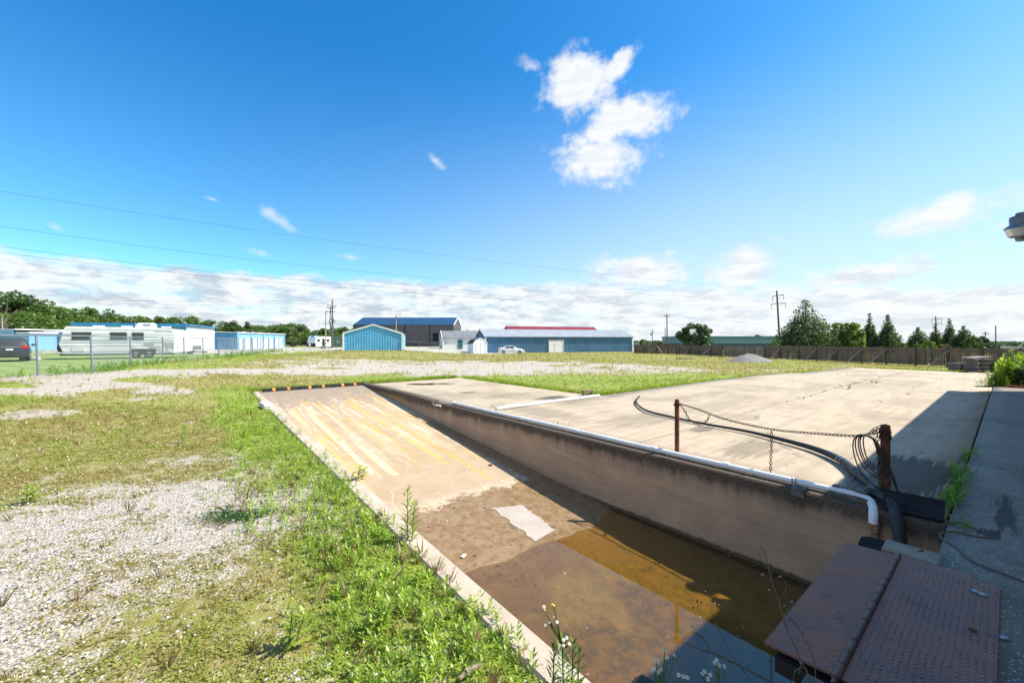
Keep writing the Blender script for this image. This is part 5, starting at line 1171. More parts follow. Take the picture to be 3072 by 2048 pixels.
# ------------------------------------------------------------------ pallets
PALW = [M('pallet_wood', (.46, .42, .385), .9, c2=(.24, .215, .195), scale=6), M('pallet_wood_dark', (.22, .19, .17), .9, c2=(.12, .10, .09), scale=6)]
def make_pallet(k, loc, rz, label, tilt=(0, 0)):
    t = thing('pallet', label, 'pallet', loc, rz, 'pallets stacked at the end of the slab'); t.rotation_euler = (tilt[0], tilt[1], rz)
    mb = MB()
    for y in (-.5, -.33, -.17, 0, .17, .33, .5): mb.box(-.6, .6, y-.045, y+.045, .118, .138)
    mb.build('deck', PALW[k % 2 if k != 9 else 0], t)
    mb = MB()
    for x in (-.58, 0, .58): mb.box(x-.02, x+.02, -.545, .545, .025, .117)
    buildS(mb, 'stringer', PALW[1], t)
    mb = MB()
    for y in (-.48, 0, .48): mb.box(-.6, .6, y-.05, y+.05, 0, .024)
    buildS(mb, 'bottom_board', PALW[(k+1) % 2], t)
    return t
b0 = gp(2942, 1116); rr = random.Random(5)
lab = ['bottom pallet of the tall right-hand stack', 'second pallet from the ground in the tall stack', 'third pallet from the ground in the tall stack', 'fourth pallet from the ground in the tall stack', 'fifth pallet from the ground in the tall stack', 'sixth pallet from the ground in the tall stack', 'seventh pallet, just under the tilted one on the tall stack']
dirp = math.atan2(-.12, 1)
for k in range(7):
    make_pallet(k, b0+Vector((rr.uniform(-.06, .06)-.012*k, rr.uniform(-.05, .05), .142*k)), dirp+rr.uniform(-.05, .05), lab[k])
make_pallet(9, b0+Vector((-.35, -.05, 1.02)), dirp+.04, 'top pallet tipped up on the tall stack', (0, -.10))
b2_ = gp(2883, 1111.5)
lab2 = ['lowest pallet of the short left-hand stack', 'middle pallet of the short left-hand stack', 'top pallet of the short left-hand stack']
for k in range(3): make_pallet(k+1, b2_+Vector((rr.uniform(-.05, .05), 0, .20+.142*k)), dirp+.05, lab2[k])
mb = MB()
for x in (-.55, .0, .55):
    mb = MB(); mb.box(-.09, .09, -.4, .4, 0, .20, .01); o = mb.build('timber_block', WOODBLK, None); o.location = b2_+Vector((x, 0, 0)); o.rotation_euler.z = dirp
    tag(o, ('left', 'middle', 'right')[int(round(x/.55))+1]+' timber block carrying the short pallet stack', 'timber', 'blocks under the short pallet stack')
# gravel heap
c = gp(2268, 1086); gm2, nt, b = newmat('gravel_heap'); v = coords(nt); vv = nd(nt, 'ShaderNodeTexVoronoi'); setin(vv, Scale=16.0); lk(nt, v, vv.inputs['Vector'])
sp = nd(nt, 'ShaderNodeSeparateColor'); lk(nt, vv.outputs['Color'], sp.inputs[0]); cc = mix(nt, sp.outputs[0], (.14, .125, .12), (.36, .33, .32)); lk(nt, cc, b.inputs['Base Color']); setin(b, Roughness=.95); bump(nt, b, vv.outputs['Distance'], 1.0, .06)
nr, na = 26, 60; V = []; 
for i in range(nr+1):
    r_ = i/nr
    for j in range(na):
        an = 2*PI*j/na; R = 2.75*(1+.07*math.sin(3*an+1)+.05*math.sin(5*an)); x = R*r_*math.cos(an); y = R*.8*r_*math.sin(an)
        h = .92*(1-r_**1.5)**1.15*(1+.05*math.sin(4*an)) - .06*r_**4 + float(fbm(np.array([x+50]), np.array([y+50]), 1.6, 3)[0]-.5)*.12*(1-r_)
        V.append((x, y, h))
mb = MB(); mb.add(V, [(i*na+j, i*na+(j+1)%na, (i+1)*na+(j+1)%na, (i+1)*na+j) for i in range(nr) for j in range(na)])
o = mb.build('gravel_heap', gm2, None, True); o.location = c+Vector((0, 1.2, -.03)); tag(o, 'grey heap of gravel on the grass in front of the wooden fence', 'gravel heap')
mb = MB(); a, b_ = gp(2030, 1078), gp(2078, 1076); mb.bar(a+Vector((0, 0, .1)), b_+Vector((0, 0, .06)), .18, .12); mb.bar(a+Vector((0, 0, 0)), a+Vector((.1, 0, .9)), .05, .05); tag(mb.build('fallen_post', POSTW, None, False, a), 'dark fallen post in the brown grass before the left fence', 'post')
# red edging by the weeds at the right
a, b_ = W(28.6, -.9, .0), W(28.6, .05, .0); mb = MB(); mb.bar(a+Vector((0, 0, .06)), b_+Vector((0, 0, .06)), .12, .10); tag(mb.build('edging', M('red_edging', (.22, .05, .03), .8, c2=(.14, .035, .02)), None, False, a), 'low red edging at the foot of the weeds, far right', 'edging')
#PART6
# ------------------------------------------------------------------ poles and wires
POLEM = M('pole_wood', (.125, .115, .11), .9, c2=(.085, .08, .078), scale=1.5); POLEP = M('pole_pale', (.34, .29, .20), .9, c2=(.27, .23, .165), scale=1.5)
def pole(label, u_t, v_t, u_b, Yp, r=.16, arms=(), mat_=None, lamp=0, extra=None, name='utility_pole', group='poles along the wires'):
    top = at(u_t, v_t, Yp); base = at(u_b, 1040, Yp); z0_ = tz(base.x, Yp); base.z = z0_
    t = thing(name, label, 'pole', base, 0, group); tp = top-base
    mb = MB(); mb.cyl((0, 0, -.3), tp, r*1.1, r*.75, 10); mb.build('shaft', mat_ or POLEM, t, True)
    pp = lambda u, v: at(u, v, Yp)-base
    for (u0, v0, u1, v1, hang) in arms:
        a, b = pp(u0, v0), pp(u1, v1); off = Vector((0, -.2, 0)); mb = MB(); mb.bar(a+off, b+off, .11, .15); o = mb.build('crossarm', POLEM, t)
        m_ = a.lerp(b, .5)
        if hang: 
            mb = MB(); mb.bar(a.lerp(b, .85)+off, m_+off-Vector((0, 0, .9)), .05, .05); mb.build('arm_brace', POLEM, o)
        ins = MB(); ks = (.03, .97) if hang else (.06, .5, .94)
        for k in ks:
            c = a.lerp(b, k)+off
            if hang: ins.tube([c-Vector((0, 0, .1)), c-Vector((0, 0, 1.2))], .07, 6)
            else: ins.tube([c+Vector((0, 0, .05)), c+Vector((0, 0, .28))], .06, 6)
        buildS(ins, 'insulator', GREYM, o)
    if lamp:
        mb = MB(); mb.bar(tp-Vector((0, 0, .3)), tp+Vector((lamp*.7, -.1, .0)), .06, .06); mb.build('lamp_arm', GREYM, t)
        mb = MB(); c = tp+Vector((lamp*1.1, -.1, 0)); mb.box(c.x-.45, c.x+.45, c.y-.12, c.y+.12, c.z-.06, c.z+.08, .02); mb.build('lamp_head', GREYM, t)
    if extra: extra(t, pp)
    return t
pole('tall wooden pole with two cross-arms behind the tan gate', 2330, 872, 2341, 100, .22, ((2315, 889.5, 2350, 883.5, 1), (2311, 913, 2356, 908.5, 1)))
pole('wooden pole with one short cross-arm left of the round pine', 2000.5, 942, 2002, 130, .2, ((1992.5, 948, 2009, 946, 0),))
def tf(t, pp):
    for (u, v) in ((991, 966), (1004, 962), (993, 953)):
        c = pp(u, v); mb = MB(); mb.lathe([(.22, -.45), (.24, -.4), (.24, .4), (.2, .48), (.06, .55)], 10, (c.x, c.y-.25, c.z)); mb.build('transformer', GREYM, t, True)
pole('crowded wooden pole with cross-arms and transformers left of the blue shed', 997, 900, 997.5, 100, .2, ((983, 916, 1011, 918, 0), (981, 923, 1007, 924, 0), (982, 935, 1007, 935.5, 0)), None, 0, tf)
pole('shorter wooden pole standing close beside the transformer pole', 991, 921, 992, 100.4, .17)
pole('bare pale pole left of the transformer pole', 978, 930, 976, 92, .15, (), POLEP)
pole('pale pole with a small lamp in front of the charcoal barn', 1188, 943, 1189, 97, .15, (), POLEP, .8)
pole('thin far pole with a transformer nearest the slate-blue building', 1957, 987, 1957.5, 190, .2, ((1953, 995, 1963, 995, 0),), None, 0, lambda t, pp: (lambda c, mb: (mb.lathe([(.35, -.7), (.38, .6), (.1, .8)], 8, (c.x-.4, c.y-.3, c.z)), mb.build('transformer', GREYM, t, True)))(pp(1955, 1003), MB()))
pole('short far pole just left of the single-arm pole', 1995.5, 983, 1995.5, 190, .2)
pole('far pole with two cross-arms among the cone-shaped trees', 2807, 949, 2811, 160, .24, ((2793, 957.5, 2824, 955, 1), (2794, 971, 2825, 968.5, 1)))
pole('far pole with one cross-arm and a transformer near the right edge', 2956, 995, 2956, 150, .2, ((2945, 999, 2968, 998, 0), (2947, 1003, 2966, 1003, 0)), None, 0, lambda t, pp: (lambda c, mb: (mb.lathe([(.25, -.5), (.27, .4), (.1, .55)], 8, (c.x, c.y-.3, c.z)), mb.build('transformer', GREYM, t, True)))(pp(2954, 1012), MB()))
pole('bare dark pole nearest the right edge', 2987, 976, 2988, 130, .17)
pole('grey lamp pole in front of the big pine', 2448, 980, 2447, 85, .10, (), GREYM, -.9)
pole('grey pole in front of the bushy green trees', 2536.5, 991, 2537, 85, .11, (), GREYM, .3)
pole('grey lamp pole in front of the right cone-shaped tree', 2665, 992, 2667, 85, .10, (), GREYM, .5)
WIRE = M('wire', (.05, .06, .07), .6)
def wire(label, uv, plan, r=.013, group='overhead wires'):
    """uv: picture points the wire passes; plan: two ground points the span hangs between"""
    (xa, ya), (xb, yb) = plan; pts = []
    us = np.array([p[0] for p in uv], float); vs_ = np.array([p[1] for p in uv], float); deg = min(2, len(uv)-1); cf = np.polyfit(us, vs_, deg)
    for u in np.linspace(us[0], us[-1], 28):
        k = (u-CU)/F; s = (k*ya-xa)/((xb-xa)-k*(yb-ya)); Yq = ya+s*(yb-ya); pts.append(at(u, float(np.polyval(cf, u)), Yq))
    mb = MB(); o = pts[0]; mb.tube(pts, r, 5); tag(mb.build('overhead_wire', WIRE, None, True, o), label, 'wire', group)
pl1 = ((66, 100), (-37.8, 30))
wire('topmost overhead wire, faint against the deep blue sky', ((-40, 569), (780, 687), (1536, 796), (2330, 873)), pl1, .011)
wire('second overhead wire from the top, crossing the edge of the cloud bank', ((-40, 673), (780, 777), (1536, 859), (2309, 900)), pl1, .011)
wire('third overhead wire from the top, just above its close neighbour', ((-40, 735), (780, 824), (1536, 893.5), (2305, 920)), pl1, .011)
wire('fourth overhead wire from the top, close under its neighbour', ((-40, 753), (780, 838), (1536, 903), (2354, 925)), pl1, .011)
pl2 = ((-60, 98), (35, 101))
wire('upper pole-line wire left of the transformer pole', ((-40, 888), (500, 904), (996, 901)), ((-135, 96), (-44, 100)), .018, 'wires to the transformer pole')
wire('second pole-line wire left of the transformer pole', ((-40, 897), (500, 913), (984, 908)), ((-135, 96), (-44, 100)), .018, 'wires to the transformer pole')
wire('third pole-line wire left of the transformer pole', ((-40, 926), (500, 943), (984, 934)), ((-135, 96), (-44, 100)), .018, 'wires to the transformer pole')
wire('lowest pole-line wire, passing over the tree tops at left', ((240, 972), (620, 968.5), (976, 961)), ((-135, 96), (-44, 100)), .02, 'wires to the transformer pole')
wire('upper wire from the transformer pole across to the right', ((998, 901), (1480, 946), (1995, 947)), ((-44, 100), (50, 130)), .018, 'wires right of the transformer pole')
wire('second wire from the transformer pole across to the right', ((1006, 908), (1480, 953), (2008, 948)), ((-44, 100), (50, 130)), .018, 'wires right of the transformer pole')
wire('low wire from the transformer pole across the barn to the far poles', ((1000, 961), (1450, 990), (1957, 989)), ((-44, 100), (66, 190)), .024, 'wires right of the transformer pole')
wire('upper wire right of the single-arm pole', ((2008, 944), (2447, 985), (2956, 998)), ((50, 130), (175, 150)), .02, 'wires over the wooden fence')
wire('pale wire crossing in front of the big pine', ((2002, 990), (2350, 1008), (2700, 1020)), ((50, 130), (110, 110)), .02, 'wires over the wooden fence')
wire('upper wire from the tall two-arm pole to the far one', ((2350, 884), (2560, 937), (2795, 958)), ((66, 100), (165, 160)), .016, 'wires over the wooden fence')
wire('lower wire from the tall two-arm pole to the far one', ((2356, 922), (2560, 957), (2795, 972)), ((66, 100), (165, 160)), .016, 'wires over the wooden fence')
wire('wire from the single-arm far pole out of the right edge', ((2987, 996), (3030, 998), (3100, 1000)), ((155, 130), (200, 130)), .02, 'wires over the wooden fence')
# guy wire
mb = MB(); a, b_ = at(2450, 984, 85), at(2500, 1041, 84); mb.cyl(a, b_, .03, n=5); tag(mb.build('guy_wire', GREYM, None, False, a), 'slanting guy wire bracing the lamp pole in front of the big pine', 'wire')
# small roadside sign, far right
a = at(3062, 1042, 120); t = thing('roadside_sign', 'small far sign with a dark top and red and white lower half', 'sign', (a.x, a.y, tz(a.x, a.y)), -.9)
mb = MB(); mb.cyl((-.8, 0, -.5), (-.8, 0, 2.3), .08, n=8); mb.cyl((.8, 0, -.5), (.8, 0, 2.3), .08, n=8); buildS(mb, 'post', GREYM, t, True)
part_box('upper_panel', M('sign_dark', (.05, .06, .08), .5), t, -1.5, 1.5, -.06, .06, 1.3, 2.3); part_box('lower_panel', M('sign_white', (.7, .68, .66), .5), t, -1.5, 1.5, -.06, .06, .3, 1.29); part_box('red_stripe', M('sign_red', (.5, .03, .03), .5), t, -1.2, 1.3, -.08, -.061, .75, 1.05)
# ------------------------------------------------------------------ trees
TRUNK = M('bark', (.10, .075, .055), .95, c2=(.06, .048, .038), scale=3)
def leaf_cloud(cent, rad, n, size, c0, c1, r, squash=.9, droop=0.0, inner=.55):
    """n small leaf quads near the surfaces of the given clumps"""
    cent = np.array(cent); rad = np.array(rad); pr = rad**2/np.sum(rad**2); i = r.choice(len(cent), n, p=pr)
    d = r.normal(size=(n, 3)); d /= np.linalg.norm(d, axis=1)[:, None]; q = inner+(1-inner)*r.random(n)**.5; q *= 1+.12*r.normal(size=n)
    p = cent[i]+d*(rad[i]*q)[:, None]*np.array([1, 1, squash])
    nn = d*.7+r.normal(size=(n, 3))*.75+np.array([0, 0, .25]); nn /= np.linalg.norm(nn, axis=1)[:, None]
    u = np.cross(nn, r.normal(size=(n, 3))); u /= np.linalg.norm(u, axis=1)[:, None]; v = np.cross(nn, u)
    s = size*(.6+.8*r.random(n))[:, None]
    V = np.stack([p-u*s, p+v*s*.55-u*s*.1, p+u*s, p-v*s*.55+u*s*.1], 1)
    V[:, 2, 2] -= droop*s[:, 0]
    t = np.clip(r.random(n)*.65+.35*r.random(len(cent))[i], 0, 1)[:, None]; tint = np.array(c0)*(1-t)+np.array(c1)*t
    return V.reshape(-1, 3), np.repeat(tint, 4, 0)
def tree_mesh(cent, rad, n, size, c0, c1, r, **k):
    V, T = leaf_cloud(cent, rad, n, size, c0, c1, r, **k); return npmesh('crown', V, np.arange(len(V)).reshape(-1, 4), T, LEAF)
G1, G2 = (.05, .10, .02), (.15, .25, .045)
def broad(r, w, h, nc, nleaf, size, c0, c1, base=.18, rs=1.0):
    """broad-leaved tree, unit: metres; returns crown mesh and limbs"""
    cent = []; rad = []
    for k in range(nc):
        z = base+(1-base)*r.random()**.8; rr_ = (1-abs((z-.55)/.62)**2.2)*.5*w; a = r.random()*2*PI; q = rr_*(.35+.65*r.random()**.5)
        cent.append((q*math.cos(a), q*math.sin(a), z*h*.93)); rad.append((.12+.10*r.random())*w*(1.1-.45*z)*rs)
    me = tree_mesh(cent, rad, nleaf, size, c0, c1, r)
    mb = MB(); mb.tube([(0, 0, -.5), (.02*w, 0, h*.25), (0, .02*w, h*.55), (-.02*w, 0, h*.82)], [.028*h, .022*h, .014*h, .004*h], 8)
    for k in range(7):
        c = cent[r.integers(len(cent))]; z0_ = h*(.2+.3*r.random()); mb.tube([(0, 0, z0_), (c[0]*.5, c[1]*.5, (z0_+c[2])/2), c], [.010*h, .007*h, .003*h], 6)
    return me, mb
def conifer(r, w_, h, nleaf, size, c0, c1, open_=.0, round_=1.0, layers=16, base=.08):
    w = w_*.88; cent = []; rad = []
    for i in range(layers):
        f = i/(layers-1); z = base+(1-base)*f; R = w/2*(1-f**round_)*(1+.07*r.normal())+.03*w
        m = max(3, int(10*(1-f)+3))
        for j in range(m):
            a = 2*PI*(j+r.random()*.8)/m; q = R*(.72+.3*r.random()); cent.append((q*math.cos(a), q*math.sin(a), z*h-.05*R)); rad.append(max(.07*w, .36*R*(.8+.4*r.random())))
            cent.append((q*.5*math.cos(a), q*.5*math.sin(a), z*h)); rad.append(max(.07*w, .42*R))
    me = tree_mesh(cent, rad, nleaf, size, c0, c1, r, squash=.75, droop=.3)
    mb = MB(); mb.tube([(0, 0, -.5), (0, 0, h*.5), (0, 0, h*.96)], [.022*h, .013*h, .003*h], 8)
    for k in range(22):
        c = cent[2*r.integers(len(cent)//2)]; mb.tube([(0, 0, max(.3, c[2]-.06*h)), c], [.006*h, .002*h], 5)
    return me, mb
def plant_tree(name, label, cat, loc, parts, s=(1, 1, 1), rz=0, group=None):
    me, mb = parts; t = thing(name, label, cat, loc, rz, group); t.scale = s
    link('crown', me, t); mb.build('trunk', TRUNK, t, True); return t
r = np.random.default_rng(21)
protos = [broad(r, 9, 11, 34, 5200, .26, G1, G2), broad(r, 8, 12, 30, 5200, .26, (.036, .08, .022), (.11, .19, .042)), broad(r, 10, 9.5, 36, 5200, .27, (.05, .10, .017), (.15, .25, .042)), broad(r, 7, 11, 26, 4600, .25, (.065, .10, .025), (.16, .20, .055))]
line = [(-60, 868, 95, 0), (20, 866, 80, 1), (100, 897, 84, 0), (42, 940, 74, 2), (185, 922, 105, 2), (240, 935, 120, 3), (300, 925, 118, 0), (345, 945, 125, 1), (390, 948, 130, 2), (435, 952, 135, 3), (500, 950, 132, 0), (545, 950, 136, 2), (590, 968, 150, 1),
  (650, 962, 120, 0), (690, 975, 130, 3), (722, 961, 122, 1), (765, 976, 135, 2), (800, 978, 140, 0), (845, 974, 125, 2), (878, 970, 118, 0), (905, 985, 140, 3), (930, 998, 170, 1), (960, 990, 140, 2), (985, 985, 126, 0), (1015, 978, 122, 1), (1040, 984, 130, 2), (1062, 990, 140, 3), (1000, 1000, 112, 2)]
seen = {}
for (u, v, Yt, k) in line:
    p = at(u, v, Yt); z0_ = tz(p.x, Yt)-.2; hh = p.z-z0_; ph = (11, 12, 9.5, 11)[k]*.99
    sx_ = hh/ph*(1.15 if hh > 9 else 1.5)
    loc = (p.x, Yt, z0_)
    if k in seen:
        q = dup(seen[k], loc, random.uniform(0, 6), (sx_, sx_, hh/ph))
    else:
        q = plant_tree('leafy_tree', 'x', 'tree', loc, protos[k], (sx_, sx_, hh/ph), random.uniform(0, 6)); seen[k] = q
    q['group'] = 'trees of the wooded line at the left'
    q['label'] = 'green leafy tree in the wooded line behind the storage buildings'
    if u == 42: q['label'] = 'yellow-green lower tree in front of the tall dark trees, far left'
    if u == 20: q['label'] = 'tallest dark green tree at the left edge'
    if u == 100: q['label'] = 'large rounded tree right of the tallest one at the left edge'
    if u == 1000: q['label'] = 'low green bush behind the transformer pole'
# bare snag at the very left
a = at(4, 950, 70); t = thing('bare_tree', 'pale leafless dead tree at the left edge', 'tree', (a.x, 70, tz(a.x, 70))); mb = MB(); rr = random.Random(8)
mb.tube([(0, 0, 0), (.2, 0, 3), (.1, 0, 6.2)], [.18, .12, .03], 7)
for k in range(16):
    z = rr.uniform(1.5, 5.8); an = rr.uniform(-1, 1); L = rr.uniform(.6, 1.8); mb.tube([(.15, 0, z), (.15+L*.6*math.cos(an)*rr.choice((-1, 1)), .1, z+L*.5), (.15+L*math.cos(an)*rr.choice((-1, 1)), .2, z+L)], [.05, .03, .01], 5)
mb.build('branches', M('dead_bark', (.30, .26, .22), .9), t, True)
# right-hand trees
def rt(name, label, u, v, Yt, w_px, kind, c0, c1, n=5200, size=.26, **k):
    p = at(u, v, Yt); z0_ = tz(p.x, Yt)-.2; h = p.z-z0_; w = w_px/F*Yt
    parts = broad(r, w, h, k.pop('nc', 30), n, size, c0, c1, **k) if kind == 'b' else conifer(r, w, h, n, size, c0, c1, **k)
    return plant_tree(name, label, 'tree', (p.x, Yt, z0_), parts)
PG0, PG1 = (.035, .07, .03), (.055, .085, .034)
rt('pine_tree', 'big dark loose-branched pine right of the tall two-arm pole', 2416, 905, 82, 150, 'c', (.035, .065, .03), (.125, .18, .08), 12000, .20, round_=1.7, layers=11, base=.10)
rt('pine_tree', 'round-topped dark pine alone beside the teal factory', 2087, 971, 88, 92, 'b', (.025, .06, .024), (.08, .145, .05), 7000, .20, nc=55, base=.22, rs=.85)
rt('leafy_tree', 'light green bushy tree touching the big pine', 2488, 966, 84, 80, 'b', (.10, .17, .03), (.27, .38, .08), 5600, .24)
rt('leafy_tree', 'mid green bushy tree left of the cone-shaped trees', 2556, 967, 80, 66, 'b', (.08, .15, .03), (.22, .34, .065), 5600, .22, base=.05)
rt('leafy_tree', 'dark bush between the two bushy trees', 2520, 985, 88, 60, 'b', G1, (.06, .11, .024), 4000, .24, base=.05)
rt('cypress_tree', 'narrow cone-shaped tree, left one of the tallest pair', 2609, 943, 86, 50, 'c', PG0, (.14, .22, .08), 9000, .17, round_=1.25)
rt('cypress_tree', 'wide cone-shaped tree, right one of the tallest pair', 2663, 947, 84, 66, 'c', PG0, (.135, .215, .08), 10000, .17, round_=1.4)
rt('leafy_tree', 'small bright bush at the foot of the wide cone-shaped tree', 2702, 1026, 70, 30, 'b', (.07, .13, .02), (.17, .26, .04), 2200, .14, base=.02)
rt('cypress_tree', 'broad round-shouldered evergreen left of the far two-arm pole', 2754, 984, 100, 62, 'c', PG0, (.13, .205, .075), 6500, .20, round_=2.2)
rt('cypress_tree', 'evergreen partly behind the far two-arm pole', 2807, 974, 108, 40, 'c', PG0, (.13, .205, .075), 5000, .20, round_=1.8)
rt('cypress_tree', 'tall pointed evergreen right of the far two-arm pole', 2848, 957, 104, 46, 'c', PG0, (.135, .215, .08), 7600, .20, round_=1.35)
rt('cypress_tree', 'wide rounded evergreen, rightmost of the evergreen group', 2892, 980, 98, 66, 'c', PG0, (.13, .205, .075), 9000, .20, round_=2.2)
rt('leafy_tree', 'bright leafy tree against the rightmost evergreen', 2922, 1006, 92, 34, 'b', (.05, .10, .018), (.13, .22, .035), 3000, .18, base=.03)
rt('leafy_tree', 'hazy grey-green tree behind the far cross-arm pole', 2936, 1004, 130, 44, 'b', (.05, .085, .05), (.10, .15, .075), 3000, .28)
rt('leafy_tree', 'small lime green bush just over the fence, left of the larger lime one', 2755, 1030, 60, 20, 'b', (.07, .14, .018), (.16, .27, .04), 1800, .11, base=.0)
rt('leafy_tree', 'larger lime green bush just over the fence by the far two-arm pole', 2787, 1024, 62, 38, 'b', (.08, .15, .018), (.19, .30, .04), 2600, .12, base=.0)
rt('leafy_tree', 'brown dry bush over the fence right of the lime bushes', 2832, 1031, 62, 28, 'b', (.12, .10, .06), (.24, .20, .13), 1800, .11, base=.0)
rt('leafy_tree', 'low dark bush right of the far cross-arm pole', 2962, 1030, 110, 44, 'b', (.02, .045, .025), (.05, .09, .04), 2400, .22, base=.0)
rt('leafy_tree', 'thin sapling in front of the tall two-arm pole', 2328, 1020, 72, 34, 'b', (.08, .15, .03), (.18, .27, .06), 600, .13, base=.4, nc=10)
rt('leafy_tree', 'small tree left of the thin far pole', 1931, 1018, 150, 20, 'b', G1, G2, 1600, .24, base=.1)
rt('leafy_tree', 'small light green tree right of the thin far pole', 1979, 1022, 140, 18, 'b', (.06, .11, .02), (.13, .2, .03), 1400, .2, base=.1)
rt('leafy_tree', 'round tree top showing over the teal factory roof', 2277, 1003, 175, 44, 'b', G1, (.06, .11, .03), 2400, .32)
rt('leafy_tree', 'first tree top over the white house roof', 1373, 986, 165, 26, 'b', G1, (.06, .11, .03), 1800, .3)
rt('leafy_tree', 'second tree top over the white house roof', 1398, 988, 165, 20, 'b', G1, (.06, .11, .03), 1400, .3)
# far woods: one continuous band of crowns on low hills
def woods(label, u0, u1, vtop, Yw, n, c0, c1, size, hgt):
    uu = rng.uniform(u0, u1, n); Yq = Yw*(1+.25*rng.random(n)); x = (uu-CU)/F*Yq
    vt = vtop(uu)+6*fbm(uu*.0+x*.9, Yq, .02, 4); zt = CH-(vt-HV)/F*Yq; zz = zt-rng.random(n)**1.3*hgt
    P3 = np.stack([x, Yq, zz], 1); nn_ = rng.normal(size=(n, 3))+np.array([.2, -.6, .5]); nn_ /= np.linalg.norm(nn_, axis=1)[:, None]
    u_ = np.cross(nn_, rng.normal(size=(n, 3))); u_ /= np.linalg.norm(u_, axis=1)[:, None]; v_ = np.cross(nn_, u_); s = size*(.6+.8*rng.random(n))[:, None]
    V = np.stack([P3-u_*s, P3+v_*s*.7, P3+u_*s, P3-v_*s*.7], 1).reshape(-1, 3)
    t = np.clip(.7*rng.random(n)+.3*fbm(x, Yq, .06, 2), 0, 1)[:, None]; T = np.repeat(np.array(c0)*(1-t)+np.array(c1)*t, 4, 0)
    tag(link('woods', npmesh('woods', V, np.arange(4*n).reshape(-1, 4), T, LEAF)), label, 'woods', None, 'stuff')
woods('distant wooded ridge at the far right', 2640, 3300, lambda u: 1024+np.clip((2900-u)*.06, 0, 14), 330, 14000, (.045, .085, .055), (.10, .16, .095), 1.5, 10)
woods('low far belt of trees beyond the fields in the middle', 1880, 2700, lambda u: 1022+u*0, 300, 9000, (.045, .08, .05), (.095, .145, .08), 1.2, 6)
woods('dark wood behind the leafy line at the left', -400, 1120, lambda u: np.interp(u, [-400, 0, 120, 300, 600, 900, 1120], [930, 925, 945, 958, 980, 1000, 1004]), 150, 16000, (.022, .05, .016), (.06, .11, .026), .7, 7)
#PART7
# ------------------------------------------------------------------ weeds, grass and loose gravel
def proto_sprig(r, n=12, h=1.0, ll=.42, lw=.055, up=.9):
    """upright stem with narrow leaves pointing up"""
    V = []; Fq = []
    def leaf(b, d, L, wd, sag):
        d = d/np.linalg.norm(d); s = np.cross(d, [0, 0, 1]); s = s/(np.linalg.norm(s)+1e-6); m_ = b+d*L*.45; t_ = b+d*L-np.array([0, 0, sag*L]); o = len(V)
        V.extend([b, m_+s*wd, t_, m_-s*wd]); Fq.append((o, o+1, o+2, o+3))
    for k in range(n):
        f = (k+.5)/n; a = k*2.4+r.random(); b = np.array([.02*math.cos(a), .02*math.sin(a), h*f*.88]); e = up*(.5+f)
        leaf(b, np.array([math.cos(a), math.sin(a), e]), ll*(1.15-.55*f)*(.8+.4*r.random()), lw, .1)
    o = len(V); V.extend([np.array([-.015, 0, 0]), np.array([.015, 0, 0]), np.array([.008, 0, h*.95]), np.array([-.008, 0, h*.95])]); Fq.append((o, o+1, o+2, o+3))
    return np.array(V), np.array(Fq)
def proto_tuft(r, n=9, spread=.5, wd=.03):
    V = []; Fq = []
    for k in range(n):
        a = r.random()*2*PI; q = .12*r.random(); b = np.array([q*math.cos(a), q*math.sin(a), 0]); l = .6+.5*r.random(); s_ = spread*(.3+r.random())
        d = np.array([math.cos(a)*s_, math.sin(a)*s_, 1]); d /= np.linalg.norm(d); sd = np.array([-math.sin(a), math.cos(a), 0])*wd; m_ = b+d*l*.55; t_ = b+d*l+np.array([math.cos(a), math.sin(a), -.6])*l*.18*s_; o = len(V)
        V.extend([b-sd*.6, b+sd*.6, m_+sd, t_, m_-sd][0:1]+[b+sd*.6, m_+sd, t_]); Fq.append((o, o+1, o+2, o+3))
    return np.array(V), np.array(Fq)
def proto_mat(r, n=16, R=1.0):
    """flat mat of little leaves"""
    V = []; Fq = []
    for k in range(n):
        a = r.random()*2*PI; q = R*r.random()**.6; c = np.array([q*math.cos(a), q*math.sin(a), .10+.35*r.random()*(1-q*.6)]); nn_ = r.normal(size=3)*.55+np.array([0, 0, 1]); nn_ /= np.linalg.norm(nn_)
        u = np.cross(nn_, r.normal(size=3)); u /= np.linalg.norm(u); v = np.cross(nn_, u); s = .17*(.6+.8*r.random()); o = len(V)
        V.extend([c-u*s, c+v*s*.55, c+u*s, c-v*s*.55]); Fq.append((o, o+1, o+2, o+3))
    return np.array(V), np.array(Fq)
